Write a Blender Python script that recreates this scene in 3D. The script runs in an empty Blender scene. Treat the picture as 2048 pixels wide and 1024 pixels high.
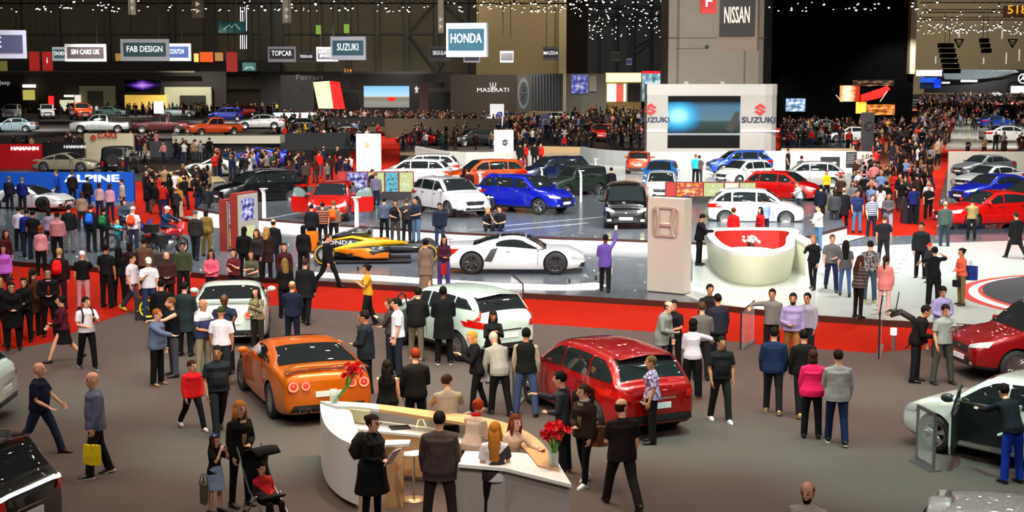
import bpy, bmesh, math, random
import numpy as np
from mathutils import Vector, Matrix
from mathutils.bvhtree import BVHTree
S = bpy.context.scene
COL = S.collection
R = math.radians
rng = random.Random(7)

# ---------------------------------------------------------------- camera, world, light, exposure
FPX, CH, HOR = 2950.0, 6.75, 150.0
PITCH = math.atan((512 - HOR) / FPX)
cam = bpy.data.cameras.new('camera'); cam.lens = 36 * FPX / 2048; cam.sensor_width = 36; cam.clip_end = 1200
camo = bpy.data.objects.new('camera', cam); COL.objects.link(camo)
camo.location = (0, 0, CH); camo.rotation_euler = (R(90) - PITCH, 0, 0)
S.camera = camo
W = bpy.data.worlds.new('world'); S.world = W; W.use_nodes = True
W.node_tree.nodes['Background'].inputs[0].default_value = (.10, .096, .09, 1)
W.node_tree.nodes['Background'].inputs[1].default_value = 0.28
S.view_settings.view_transform = 'Standard'; S.view_settings.look = 'None'
S.view_settings.gamma = 1; S.view_settings.use_curve_mapping = False
S.view_settings.exposure = 0.35
try:
    S.cycles.sample_clamp_indirect = 2.5; S.cycles.max_bounces = 5; S.cycles.use_light_tree = True
    S.cycles.diffuse_bounces = 2; S.cycles.glossy_bounces = 3; S.cycles.transparent_max_bounces = 8
    S.cycles.caustics_reflective = False; S.cycles.caustics_refractive = False
except Exception: pass

def ray(u, v):
    a, b = (u - 1024) / FPX, -(v - 512) / FPX
    c, s = math.cos(PITCH), math.sin(PITCH)
    return Vector((a, c + b * s, b * c - s))
def G(u, v, z=0.0):                      # the point at height z seen at a photo position
    d = ray(u, v); t = (z - CH) / d.z
    return Vector((d.x * t, d.y * t, z))
def V(u, v, Y):                          # the point at distance Y seen at a photo position
    d = ray(u, v); t = Y / d.y
    return Vector((d.x * t, Y, CH + d.z * t))

def spot(x, y, z, e, col=(1, .93, .84), ang=95, rad=.16, tx=0, ty=0, blend=.6):
    l = bpy.data.lights.new('spot_light', 'SPOT'); l.energy = e; l.color = col; l.spot_size = R(ang)
    l.shadow_soft_size = rad; l.spot_blend = blend
    o = bpy.data.objects.new('spot_light', l); COL.objects.link(o); o.location = (x, y, z)
    o.rotation_euler = Vector((tx, ty, -z)).to_track_quat('-Z', 'Y').to_euler()
    o['kind'] = 'helper'
LR = random.Random(3)
# rigs of ceiling spots: (x0,x1,y0,y1, nx,ny, energy, colour)
for (x0, x1, y0, y1, nx, ny, e, c) in (
        (-14, 14, 20, 40, 6, 4, 1100, (1, .80, .70)),
        (-7.0, -2.0, 28, 36, 2, 2, 700, (.6, 1, .92)),
        (4, 13, 24, 30, 2, 1, 700, (.65, .95, 1)),
        (-20, 22, 42, 62, 7, 3, 2500, (.98, .98, 1)),
        (6, 22, 42, 60, 4, 3, 1500, (.98, 1, .95)),
        (-32, 40, 66, 112, 8, 5, 3300, (1, .96, .9)),
        (-60, 75, 125, 240, 8, 5, 9500, (1, .92, .82)),
        (60, 170, 260, 470, 5, 5, 26000, (1, .97, .95))):
    for i in range(nx):
        for j in range(ny):
            x = x0 + (x1 - x0) * ((i + .5) / nx) + LR.uniform(-1, 1)
            y = y0 + (y1 - y0) * ((j + .5) / ny) + LR.uniform(-1, 1)
            spot(x, y, 11.5 + LR.uniform(0, 1.5), e * LR.uniform(.7, 1.3), c, tx=LR.uniform(-3, 3), ty=(LR.uniform(-2, 2) if (i + j) % 2 else LR.uniform(6, 13)))

for x, y, ax, ay, e in ((-9, 14, -9, 50, 5000), (0, 13, -2, 50, 5000), (8, 14, 6, 50, 7000), (14, 14, 16, 52, 4000), (-14, 40, -10, 66, 4000), (2, 42, 2, 66, 4500), (12, 44, 10, 68, 4500), (16, 70, 14, 100, 5000), (-30, 108, -36, 140, 9000), (-42, 108, -46, 140, 9000), (0, 70, 0, 96, 6000), (-4, 5, -3, 24, 2600), (5, 5, 5, 26, 2600)):  # front fill: spots added to brighten upright faces on the stands
    spot(x, y, 12.5, e, (1, .96, .9), 50, .2, ax - x, (ay - y) * 1.0 * 12.5 / 11)
for x, y, e in ((-2.3, 20.6, 900), (.4, 20.2, 900), (-1, 22.5, 700)): spot(x, y, 8, e, (1, .82, .6), 38, .12, 0, .6)  # warm fill spots added over the front counter
for u, v, e, a in ((520, 890, 7000, 30), (870, 770, 6000, 26), (1430, 880, 7500, 30), (1840, 960, 8000, 30), (130, 800, 3500, 26), (430, 720, 5000, 24), (1090, 880, 5000, 24), (1850, 790, 4000, 26)):
    p = G(u, v); spot(p.x, p.y - 2, 11.5, e * .62, (.35, 1, .88), a, .12, 0, 2, 1)
for x, y, z, e, sx, c, aim in ((-75, 233, 19, 900, 40, (1, .93, .72), (-75, 250, 12)), (-25, 233, 19, 2600, 40, (1, .93, .72), (-25, 250, 12)), (8, 226, 20, 2600, 20, (1, .86, .6), (8, 240, 12)),
                          (12, 360, 22, 7000, 50, (1, 1, 1), (10, 430, 12)), (150, 470, 26, 16000, 70, (1, .9, .75), (160, 520, 18)), (19, 95, 13, 5200, 8, (1, .92, .84), (18, 128, 10))):
    l = bpy.data.lights.new('wall_fill', 'AREA'); l.shape = 'RECTANGLE'; l.size = sx; l.size_y = 2; l.energy = e; l.color = c  # unseen area lights added to brighten the far walls and pillar
    o = bpy.data.objects.new('wall_fill', l); COL.objects.link(o); o.location = (x, y, z); o['kind'] = 'helper'
    o.rotation_euler = (Vector(aim) - Vector((x, y, z))).to_track_quat('-Z', 'Y').to_euler()
# ---------------------------------------------------------------- materials
MC = {}
def mat(col, rough=.6, metal=0, coat=0, emis=0, spec=.5, key='', name=None, noise=0, nscale=30, bump=0, trans=0, nosample=False, alpha=1):
    k = (tuple(round(c, 3) for c in col), rough, metal, coat, emis, spec, key, noise, bump, trans, alpha)
    if k in MC: return MC[k]
    m = bpy.data.materials.new(name or 'surface'); m.use_nodes = True
    nt = m.node_tree; b = nt.nodes['Principled BSDF']
    b.inputs['Base Color'].default_value = (*col, 1)
    b.inputs['Roughness'].default_value = rough; b.inputs['Metallic'].default_value = metal
    b.inputs['Coat Weight'].default_value = coat; b.inputs['Coat Roughness'].default_value = .015
    b.inputs['Specular IOR Level'].default_value = spec
    b.inputs['Transmission Weight'].default_value = trans
    b.inputs['Alpha'].default_value = alpha
    if emis:
        b.inputs['Emission Color'].default_value = (*col, 1); b.inputs['Emission Strength'].default_value = emis
    if nosample: m.cycles.emission_sampling = 'NONE'
    if noise or bump:
        tc = nt.nodes.new('ShaderNodeTexCoord'); n = nt.nodes.new('ShaderNodeTexNoise')
        n.inputs['Scale'].default_value = nscale; n.inputs['Detail'].default_value = 4
        nt.links.new(tc.outputs['Object'], n.inputs['Vector'])
        if noise:
            mx = nt.nodes.new('ShaderNodeMix'); mx.data_type = 'RGBA'
            mx.inputs[6].default_value = (*[c * (1 - noise) for c in col], 1)
            mx.inputs[7].default_value = (*[min(1, c * (1 + noise)) for c in col], 1)
            nt.links.new(n.outputs['Fac'], mx.inputs[0]); nt.links.new(mx.outputs[2], b.inputs['Base Color'])
        if bump:
            bp = nt.nodes.new('ShaderNodeBump'); bp.inputs['Strength'].default_value = bump; bp.inputs['Distance'].default_value = .02
            nt.links.new(n.outputs['Fac'], bp.inputs['Height']); nt.links.new(bp.outputs[0], b.inputs['Normal'])
    MC[k] = m; return m
def lin(h):
    h = h.lstrip('#'); return tuple((int(h[i:i + 2], 16) / 255) ** 2.2 for i in (0, 2, 4))
def paint(h): return mat(lin(h), .28, .25, 1, name='car_paint')
def cloth(h): return mat(lin(h), .85, spec=.2, noise=.22, nscale=9, bump=.55, key='c', name='cloth')
def lit(h, e): return mat(lin(h), .5, emis=e, name='lit')
BLACK = mat((.012, .012, .013), .45, name='black_plastic')
RUB = mat((.014, .014, .014), .75, name='rubber')
GLASS = mat((.012, .016, .017), .04, 0, 1, spec=.8, name='dark_glass')
CHROME = mat((.75, .75, .76), .12, 1, name='chrome')
ALU = mat((.5, .5, .52), .28, 1, name='alloy')
WHITE = mat((.85, .85, .83), .35, name='white_gloss', coat=.3)
STEEL = mat((.35, .35, .36), .35, .9, name='steel')

# ---------------------------------------------------------------- mesh building
class MB:
    def __init__(s): s.v = []; s.f = []; s.m = []; s.cur = 0
    def add(s, vs, fs, mi=None):
        b = len(s.v); s.v += [tuple(p) for p in vs]; s.f += [tuple(i + b for i in f) for f in fs]
        s.m += [s.cur if mi is None else mi] * len(fs)
    def box(s, x0, x1, y0, y1, z0, z1, mi=None, M=None):
        vs = [Vector((x, y, z)) for x in (x0, x1) for y in (y0, y1) for z in (z0, z1)]
        if M: vs = [M @ p for p in vs]
        s.add(vs, [(0, 1, 3, 2), (4, 6, 7, 5), (0, 4, 5, 1), (2, 3, 7, 6), (0, 2, 6, 4), (1, 5, 7, 3)], mi)
    def prism(s, pts, z0, z1, mi=None, M=None):       # pts: xy outline, counter-clockwise
        a = sum(pts[i][0] * pts[(i + 1) % len(pts)][1] - pts[(i + 1) % len(pts)][0] * pts[i][1] for i in range(len(pts)))
        if a < 0: pts = pts[::-1]
        n = len(pts); vs = [Vector((p[0], p[1], z0)) for p in pts] + [Vector((p[0], p[1], z1)) for p in pts]
        if M: vs = [M @ p for p in vs]
        s.add(vs, [tuple(range(n - 1, -1, -1)), tuple(range(n, 2 * n))] + [(i, (i + 1) % n, n + (i + 1) % n, n + i) for i in range(n)], mi)
    def loft(s, P, rad, n=10, xd=None, mi=None, cap=True, sq=1.0):
        # P centres, rad (a,b) or r per centre, xd direction of axis a
        P = [Vector(p) for p in P]; m = len(P); vs = []; last = None
        for i, p in enumerate(P):
            t = (P[min(i + 1, m - 1)] - P[max(i - 1, 0)])
            t = t.normalized() if t.length > 1e-9 else Vector((0, 0, 1))
            x = Vector(xd[i] if isinstance(xd, list) else xd) if xd is not None else (last if last else Vector((1, 0, 0)) if abs(t.x) < .9 else Vector((0, 1, 0)))
            x = (x - t * x.dot(t)); x = x.normalized() if x.length > 1e-6 else t.orthogonal().normalized()
            last = x; y = t.cross(x); r = rad[i] if isinstance(rad, (list, tuple)) else rad
            a, b = r if isinstance(r, (list, tuple)) else (r, r)
            for k in range(n):
                c, q = math.cos(2 * math.pi * k / n), math.sin(2 * math.pi * k / n)
                if sq != 1: c = math.copysign(abs(c) ** sq, c); q = math.copysign(abs(q) ** sq, q)
                vs.append(p + x * a * c + y * b * q)
        fs = [(i * n + k, i * n + (k + 1) % n, (i + 1) * n + (k + 1) % n, (i + 1) * n + k) for i in range(m - 1) for k in range(n)]
        if cap: fs += [tuple(range(n - 1, -1, -1)), tuple((m - 1) * n + k for k in range(n))]
        s.add(vs, fs, mi)
    def ell(s, c, r, n=10, m=6, mi=None, M=None):
        c = Vector(c); r = r if isinstance(r, (tuple, list)) else (r, r, r); vs = [Vector((0, 0, -r[2]))]
        for j in range(1, m):
            a = math.pi * j / m
            for k in range(n):
                t = 2 * math.pi * k / n; vs.append(Vector((math.sin(a) * math.cos(t) * r[0], math.sin(a) * math.sin(t) * r[1], -math.cos(a) * r[2])))
        vs.append(Vector((0, 0, r[2])))
        vs = [(M @ p if M else p) + c for p in vs]; L = len(vs) - 1
        fs = [(0, 1 + (k + 1) % n, 1 + k) for k in range(n)] + [(L, L - n + k, L - n + (k + 1) % n) for k in range(n)]
        fs += [(1 + j * n + k, 1 + j * n + (k + 1) % n, 1 + (j + 1) * n + (k + 1) % n, 1 + (j + 1) * n + k) for j in range(m - 2) for k in range(n)]
        s.add(vs, fs, mi)
    def cyl(s, a, b, r, n=12, mi=None, r2=None): s.loft([a, b], [r, r if r2 is None else r2], n, mi=mi)
    def lathe(s, prof, n=24, c=(0, 0, 0), axis='z', mi=None):  # prof (r, h)
        m = len(prof); vs = []; c = Vector(c)
        for r, h in prof:
            for k in range(n):
                t = 2 * math.pi * k / n; x, y = r * math.cos(t), r * math.sin(t)
                vs.append(c + (Vector((x, y, h)) if axis == 'z' else Vector((y, h, x))))
        s.add(vs, [(i * n + k, i * n + (k + 1) % n, (i + 1) * n + (k + 1) % n, (i + 1) * n + k) for i in range(m - 1) for k in range(n)], mi)
    def mesh(s, name, mats, smooth=False):
        me = bpy.data.meshes.new(name); me.from_pydata(s.v, [], s.f)
        mats = mats if isinstance(mats, (list, tuple)) else [mats]
        for m in mats: me.materials.append(m)
        if len(mats) > 1: me.polygons.foreach_set('material_index', s.m)
        if smooth: me.polygons.foreach_set('use_smooth', [True] * len(s.f))
        me.update(); return me
    def build(s, name, mats, parent=None, smooth=False, label=None, autosm=0):
        me = s.mesh(name, mats, smooth)
        if autosm: smooth_angle(me, autosm)
        return link(name, me, parent, label)
def smooth_angle(me, deg):
    me.polygons.foreach_set('use_smooth', [True] * len(me.polygons))
    bm = bmesh.new(); bm.from_mesh(me); c = R(deg)
    for e in bm.edges:
        if len(e.link_faces) == 2 and e.calc_face_angle(0) > c: e.smooth = False
    bm.to_mesh(me); bm.free()
def link(name, data, parent=None, label=None):
    o = bpy.data.objects.new(name, data); COL.objects.link(o)
    if parent: o.parent = parent
    if label: o['label'] = label
    return o
def thing(name, label, cat, loc=(0, 0, 0), rz=0, group=None, sc=1):
    o = link(name, None); o.empty_display_size = .2; o.location = loc; o.rotation_euler = (0, 0, rz); o.scale = (sc, sc, sc)
    return tag(o, label, cat, group)
def tag(o, label, cat, group=None, kind=None):
    o['label'] = label; o['category'] = cat
    if group: o['group'] = group
    if kind: o['kind'] = kind
    return o
def struct(o, label=None):
    o['kind'] = 'structure'
    if label: o['label'] = label
    return o
def dup(o, parent=None):
    c = o.copy(); COL.objects.link(c); c.parent = parent
    for ch in list(o.children): dup(ch, c)
    return c
def text(name, s, h, parent, loc, m, rot=(R(90), 0, 0), ext=.01, sx=1.0, align='CENTER', shear=0, bold=0):
    c = bpy.data.curves.new(name, 'FONT'); c.body = s; c.size = h / .72; c.align_x = align; c.align_y = 'BOTTOM'
    c.extrude = ext; c.shear = shear; c.offset = bold; c.resolution_u = 2
    c.materials.append(m); o = link(name, c, parent); o.location = loc; o.rotation_euler = rot; o.scale = (sx, 1, 1)
    return o
def wallmat(name, col, rough=.8, noise=.12, ns=.6): return mat(col, rough, noise=noise, nscale=ns, name=name)
# ---------------------------------------------------------------- the setting: floors, platforms, walls
def slab(name, px, z0, z1, m, label=None, zpx=None, kind='structure'):
    pts = [tuple(G(u, v, z1 if zpx is None else zpx)[:2]) for u, v in px]
    b = MB(); b.prism(pts, z0, z1); o = b.build(name, m); o['kind'] = kind
    if label: o['label'] = label
    return o
RED = mat(lin('9c200f'), .95, spec=.08, noise=.12, nscale=2.0, bump=.1, name='red_carpet')
GREY = mat(lin('4c3f3a'), .95, noise=.18, nscale=60, bump=.15, name='grey_carpet')
DARKG = mat(lin('565c62'), .26, coat=.18, noise=.06, nscale=.4, name='dark_gloss_floor')
WFLOOR = mat((.58, .625, .58), .2, coat=.5, name='white_gloss_floor')
BROWN = mat(lin('3b211b'), .4, name='brown_edge')
LEDW = mat((1, .98, .9), .5, emis=1.6, name='led_strip')
b = MB(); b.box(-190, 330, 2, 560, -.3, 0); struct(b.build('floor', RED), 'red carpet of the hall aisles')
# Nissan-side grey carpet
slab('floor_grey_carpet', [(-500, 1500), (2600, 1500), (2700, 690), (2048, 694), (1816, 700), (1746, 707), (1519, 690), (1299, 664), (1051, 647), (545, 612),
                    (430, 600), (345, 600), (268, 621), (200, 645), (100, 686), (0, 704), (-300, 740)], -.02, .012, GREY, 'grey carpet of the front stand', zpx=0)
# lower show platform: dark floor and white floor, brown edge
FRONT = [(-300, 500), (0, 521), (190, 535), (380, 545), (512, 555), (1024, 585), (1408, 607)]
slab('floor_dark_platform', FRONT + [(1640, 580), (1700, 478), (1400, 440), (900, 430), (420, 440), (380, 470), (0, 412), (-300, 405)], .0, .15, DARKG, 'dark glossy platform floor')
def edge(name, px, z0, z1, t, m, zp, dy=0.0):
    pts = [G(u, v, zp) for u, v in px]; b = MB()
    for a, c in zip(pts, pts[1:]):
        d = (c - a).normalized(); n = Vector((d.y, -d.x, 0))
        if n.y > 0: n = -n
        b.prism([tuple((a + n * dy)[:2]), tuple((c + n * dy)[:2]), tuple((c + n * (t + dy))[:2]), tuple((a + n * (t + dy))[:2])], z0, z1)
    return struct(b.build(name, m))
WF = [(1408, 607), (1481, 615), (1616, 630), (1776, 641), (2048, 655), (2500, 680)]
edge('trim_1', FRONT + WF[:1], 0, .165, .09, BROWN, .15); edge('trim_2', WF, 0, .165, .09, BROWN, .15)
slab('floor_white_platform', [(1410, 607), (1481, 615), (1616, 630), (1776, 641), (2048, 655), (2500, 680), (2500, 460), (2046, 481), (1830, 488), (1700, 494),
                       (1560, 470), (1440, 470), (1385, 500), (1385, 560), (1370, 590)], .0, .158, WFLOOR, 'white glossy platform floor', zpx=.15)
slab('floor_platform_step', [(620, 545), (760, 552), (1010, 568), (1130, 571), (1190, 566), (1212, 571), (1190, 579), (1100, 580), (1000, 577), (760, 561), (620, 553)], .14, .168, LEDW, 'lit white strip in the platform', zpx=.15)
slab('floor_strip_left', [(400, 452), (640, 474), (640, 468), (410, 443)], .14, .165, mat((.9, .9, .85), .3, emis=.5, name='lit_floor'), zpx=.15)
slab('floor_strip_right', [(1384, 572), (1480, 600), (1536, 612), (1530, 617), (1470, 606), (1384, 578)], .15, .17, LEDW, zpx=.15)
# tile dots in the white floor
b = MB()
for k in range(15):
    p = G(1820 - k * 5, 500 + k * 9.2, .16); b.box(p.x - .12, p.x + .05, p.y - .04, p.y + .04, .155, .162)
struct(b.build('floor_inlay', BLACK), 'dark dashes inlaid in the white floor')
# turntable on the right
c = G(2322, 599, .15); b = MB()
b.lathe([(0, .158), (5.75, .158), (5.75, .166), (0, .166)], 96, c=(c.x, c.y, 0), mi=1)
b.lathe([(0, .166), (5.45, .166), (5.45, .172), (0, .172)], 96, c=(c.x, c.y, 0), mi=2)
b.lathe([(0, .172), (5.05, .172), (5.05, .25), (5.0, .26), (0, .26)], 96, c=(c.x, c.y, 0), mi=0)
b.lathe([(5.06, .16), (5.18, .16), (5.18, .22), (5.06, .22)], 96, c=(c.x, c.y, 0), mi=1)
tag(b.build('turntable', [mat(lin('2b2b2f'), .5, name='charcoal'), mat(lin('a8281c'), .5, name='red_rim'), LEDW]), 'round charcoal car turntable ringed in red and white on the white floor', 'turntable')
# upper tier with white riser
TIER = [(395, 432), (500, 452), (620, 462), (760, 472), (900, 482), (1024, 489), (1130, 494), (1230, 497), (1300, 500), (1420, 505), (1600, 495), (1690, 470)]
TZ = .5
tpts = [G(u, v, .15) for u, v in TIER]
b = MB(); b.prism([tuple(p[:2]) for p in tpts] + [tuple(G(1660, 400, 0)[:2]), tuple(G(1120, 398, 0)[:2]), tuple(G(700, 395, 0)[:2]), tuple(G(430, 378, 0)[:2])], .1, TZ)
struct(b.build('floor_upper_tier', DARKG), 'dark glossy upper platform floor')
b = MB(); b2 = MB(); b3 = MB()
for a, c in zip(tpts, tpts[1:]):
    d = (c - a).normalized(); n = Vector((d.y, -d.x, 0)); q = lambda p, t: tuple((p + n * t)[:2])
    b.prism([q(a, 0), q(c, 0), q(c, .08), q(a, .08)], .1, TZ - .06)
    b2.prism([q(a, -.03), q(c, -.03), q(c, .11), q(a, .11)], TZ - .06, TZ + .02)
    b3.prism([q(a, .09), q(c, .09), q(c, .9), q(a, .9)], .15, .166)
struct(b.build('wall_riser', mat((.9, .9, .86), .4, emis=.35, name='backlit_riser')), 'backlit white riser'); struct(b2.build('trim_3', BROWN)); struct(b3.build('floor_riser_strip', WFLOOR))
# white line inlays on the tier
b = MB()
for (u0, v0, u1, v1) in ((1000, 452, 1215, 433), (1010, 461, 1175, 446), (530, 438, 600, 425)):
    a, c = G(u0, v0, TZ), G(u1, v1, TZ); d = (c - a).normalized(); n = Vector((-d.y, d.x, 0)) * .07
    b.prism([tuple((a - n)[:2]), tuple((c - n)[:2]), tuple((c + n)[:2]), tuple((a + n)[:2])], TZ, TZ + .006)
struct(b.build('floor_lines', WFLOOR), 'white lines inlaid in the upper floor')
# Suzuki stand: white stage with red kick
SZ = [(770, 372), (900, 400), (1010, 412), (1100, 420), (1205, 424), (1300, 427), (1400, 434), (1560, 446), (1700, 436)]
spts = [G(u, v, 0) for u, v in SZ]
b = MB(); b.prism([tuple(p[:2]) for p in spts] + [tuple(G(1760, 345, 0)[:2]), tuple(G(1700, 320, 0)[:2]), tuple(G(1300, 312, 0)[:2]), tuple(G(820, 322, 0)[:2])], 0, .42)
struct(b.build('floor_white_stage', WFLOOR), 'white stage floor of the stand behind')
b = MB()
for a, c in zip(spts, spts[1:]):
    d = (c - a).normalized(); n = Vector((d.y, -d.x, 0)); q = lambda p, t: tuple((p + n * t)[:2])
    b.prism([q(a, 0), q(c, 0), q(c, .06), q(a, .06)], 0.0, .40)
struct(b.build('trim_4', mat(lin('d8200f'), .5, name='red_kick')))
# dark floors far
slab('floor_dark_right', [(1872, 470), (2300, 455), (2300, 332), (1896, 332), (1880, 400)], 0, .1, mat(lin('4c5157'), .12, coat=.3, name='dark_gloss_2'))
slab('floor_walkway_right', [(1690, 492), (1830, 487), (2100, 478), (2100, 468), (1872, 470), (1700, 474)], .0, .12, DARKG, zpx=.12)
slab('floor_white_far', [(1890, 297), (2200, 297), (2200, 232), (1915, 236)], 0, .12, WFLOOR)
slab('floor_black_far', [(1560, 300), (1745, 300), (1745, 215), (1560, 215)], 0, .1, mat(lin('15151a'), .3, name='black_floor'))
slab('floor_left_far', [(-200, 322), (430, 310), (760, 300), (760, 215), (-200, 215)], 0, .08, mat(lin('1b1a1a'), .5, name='dark_floor'))
slab('floor_left_grey', [(-200, 425), (268, 410), (268, 340), (-200, 330)], 0, .05, mat(lin('55565a'), .4, name='grey_floor'))
slab('floor_centre_far', [(800, 330), (1290, 312), (1290, 205), (800, 215)], 0, .06, mat(lin('2c2420'), .5, name='brown_floor'))

# hall walls far behind
YB = 250.0
def vrect(u0, v0, u1, v1, Y):
    a, c = V(u0, v1, Y), V(u1, v0, Y); return a.x, c.x, a.z, c.z      # x0,x1,z0,z1
HALL = mat((.05, .042, .028), .8, noise=.25, nscale=.25, name='hall_cladding')
HALL2 = mat((.16, .125, .065), .8, noise=.12, nscale=.2, name='ochre_wall')
x0 = V(-80, 0, YB).x; x1 = V(1062, 0, YB).x
b = MB(); b.box(x0 - 30, x1, YB, YB + 1, 0, 22); struct(b.build('wall_back', HALL))
b = MB()
for u in (38, 115, 215, 345, 420, 500, 530, 555, 640, 697, 755, 813, 873, 932):
    p = V(u, 0, YB); w = .9 if u in (420, 555, 530) else .35; b.box(p.x - w, p.x + w, YB - .5, YB, 6, 22)
for v in (67, 147): z = V(0, v, YB).z; b.box(x0, x1, YB - .35, YB, z - .18, z + .18)
for (u0, v0, u1, v1) in ((818, 64, 868, 8), (818, 70, 872, 146), (885, 10, 960, 75), (872, 146, 888, 126)):
    a, c = V(u0, v0, YB - .4), V(u1, v1, YB - .4); b.cyl(a, c, .16, 6)
struct(b.build('wall_steelwork', mat((.012, .011, .01), .6, name='dark_steel')), 'dark steel posts and braces on the back wall')
b = MB(); b.box(V(952, 0, 240).x, V(1130, 0, 240).x, 240, 250, 0, 22); struct(b.build('wall_ochre', HALL2), 'ochre wall block')
b = MB(); b.box(V(1118, 0, 239).x, V(1133, 0, 239).x, 238.6, 240, 0, 22); struct(b.build('wall_ochre_edge', mat((.2, .17, .11), .7, name='ochre_edge')))
# hall beyond, centre gap and right
b = MB(); b.box(V(1090, 0, 430).x, V(1600, 0, 430).x, 430, 431, 0, 40); struct(b.build('wall_far', mat((.10, .10, .095), .8, noise=.2, nscale=.1, name='far_cladding')))
b = MB()
for u in (1198, 1234, 1268, 1302): p = V(u, 0, 429); b.box(p.x - .25, p.x + .25, 428.6, 430, 0, 40)
for (u0, v0, u1, v1) in ((1270, 95, 1302, 78), (1270, 110, 1300, 85)): b.cyl(V(u0, v0, 429), V(u1, v1, 429), .12, 6)
struct(b.build('wall_far_steelwork', mat((.03, .03, .03), .6, name='far_steel')))
YR = 520.0
b = MB(); b.box(V(1830, 0, YR).x, V(2400, 0, YR).x, YR, YR + 1, 0, 40); struct(b.build('wall_right_far', mat((.26, .21, .13), .8, name='tan_wall')))
x0, x1, z0, z1 = vrect(1828, 145, 2300, 122, YR - 2); b = MB(); b.box(x0, x1, YR - 3, YR - 1, z0 - 3, z1); struct(b.build('wall_right_band', mat((.01, .01, .01), .7, name='black_band')))
x0, x1, z0, z1 = vrect(1130, 150, 1175, 20, 270); b = MB(); b.box(x0, x1, 270, 272, 0, 24); struct(b.build('wall_brown', mat((.05, .035, .025), .8, name='brown_wall')))
# black block right of the pillar
YK = 190.0
x0, x1, _, _ = vrect(1562, 0, 1832, 0, YK); b = MB(); b.box(x0, x1, YK, YK + 6, 0, 24)
struct(b.build('wall_black', mat((.002, .002, .0022), .8, name='black_drape', spec=0)), 'tall black wall')
x0, x1, _, _ = vrect(1822, 0, 1833, 0, YK - 1); b = MB(); b.box(x0, x1, YK - 1.4, YK + 1, V(0, 148, YK).z, 24); struct(b.build('wall_black_edge', mat((.3, .28, .2), .7, name='pale_edge')))
# giant concrete pillar
YP = 128.0
CONC = mat((.33, .30, .25), .75, noise=.12, nscale=.5, name='concrete')
xa, xb, _, _ = vrect(1338, 0, 1531, 0, YP); b = MB()
b.prism([(xa, YP), (xa + .0, YP + 6.5), (xb, YP + 6.5), (xb, YP + .5), (xb - .5, YP), (xb - 1.6, YP), (xb - 1.8, YP - .25), (xa + .9, YP - .25), (xa + .7, YP)], 0, 22)
struct(b.build('wall_pillar', CONC), 'giant concrete hall pillar')
b = MB(); z = V(0, 76, YP).z; b.box(xa - .02, xb + .02, YP - .28, YP + 6, z - .03, z + .03)
a, c = V(1352, 97, YP - .3), V(1412, 96, YP - .3); b.box(a.x, c.x, YP - .3, YP - .24, a.z - .02, a.z + .02); b.ell(V(1414, 94, YP - .3), .18, 8, 5)
struct(b.build('wall_pillar_joints', mat((.1, .09, .08), .8, name='joint')))
# ceiling slab over the far half (the part of it the photograph looks along)
b = MB(); b.box(-190, 330, 120, 560, 33, 33.4); struct(b.build('ceiling', mat((.004, .004, .004), .9, name='black_ceiling')))

slab('floor_aisle_far', [(1690, 340), (1880, 340), (1900, 190), (1840, 195)], 0, .02, mat(lin('7a3a18'), .9, noise=.15, nscale=1, name='orange_carpet'), 'orange-brown carpet of the far aisle')
slab('floor_left_dark', [(-200, 385), (60, 345), (265, 362), (430, 372), (560, 345), (700, 322), (700, 296), (-200, 296)], 0, .03, mat(lin('2a201c'), .6, name='dark_brown_floor'))
slab('floor_hall_far', [(-400, 215), (2400, 215), (2300, 186), (0, 186)], 0, .03, mat(lin('1a1613'), .7, name='hall_floor_far'))
# ---------------------------------------------------------------- cars
def pchip(X, Y, x):
    X, Y = np.asarray(X, float), np.asarray(Y, float); h = np.diff(X); d = np.diff(Y) / h; m = np.zeros(len(X))
    for i in range(1, len(X) - 1):
        if d[i - 1] * d[i] > 0:
            w1, w2 = 2 * h[i] + h[i - 1], h[i] + 2 * h[i - 1]; m[i] = (w1 + w2) / (w1 / d[i - 1] + w2 / d[i])
    m[0], m[-1] = d[0], d[-1]
    i = np.clip(np.searchsorted(X, x) - 1, 0, len(h) - 1); t = (x - X[i]) / h[i]
    return (2*t**3-3*t**2+1)*Y[i] + (t**3-2*t**2+t)*h[i]*m[i] + (-2*t**3+3*t**2)*Y[i+1] + (t**3-t**2)*h[i]*m[i+1]

def Cspec(L, Wd, H, cowl, head, rend, rbase, zc, zn, zrb, zt, gc=.2, wr=.33, wx=None, inset=.2, nose=.22, tail=.16, belt=None, zh=None, flare=.03, dlo=None, rim=0, hoodr=.84):
    """x of cowl, roof front, roof end, rear glass base; z of cowl, nose, rear glass base, tail"""
    h = L / 2; zh = zh or zc - .08
    top = [(-h, zt), (-h + .04, zt + (zrb - zt) * .55), (min(rbase - .05, -h + .12), zrb - .02), (rbase, zrb)]
    if rbase > -h + .45: top = [(-h, zt), (-h + .06, zt + (zrb - zt) * .7), (-h + .16, zrb - .03), (rbase, zrb)]
    top += [(rbase + (rend - rbase) * .55, zrb + (H - .05 - zrb) * .68), (rend, H - .05), ((rend + head) / 2, H), (head, H - .045),
            (head + (cowl - head) * .5, zc + (H - .045 - zc) * .56), (cowl, zc), (cowl + (h - cowl) * .45, zh), (h - .22, zn + (zh - zn) * .55), (h - .05, zn + .08), (h, zn)]
    belt = belt or [(-h, zt - .04), (rbase + .1, zrb - .06), (0, (zc + zrb) / 2 - .05), (cowl, zc - .08), (h - .3, zn + (zh - zn) * .35), (h, zn - .05)]
    return dict(L=L, W=Wd, H=H, top=top, belt=belt, cowl=cowl, head=head, rend=rend, rbase=rbase, gc=gc, wr=wr, wx=wx or (h - .85, -h + .8), inset=inset, nose=nose, tail=tail, flare=flare, dlo=dlo, rim=rim, hoodr=hoodr)

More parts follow.
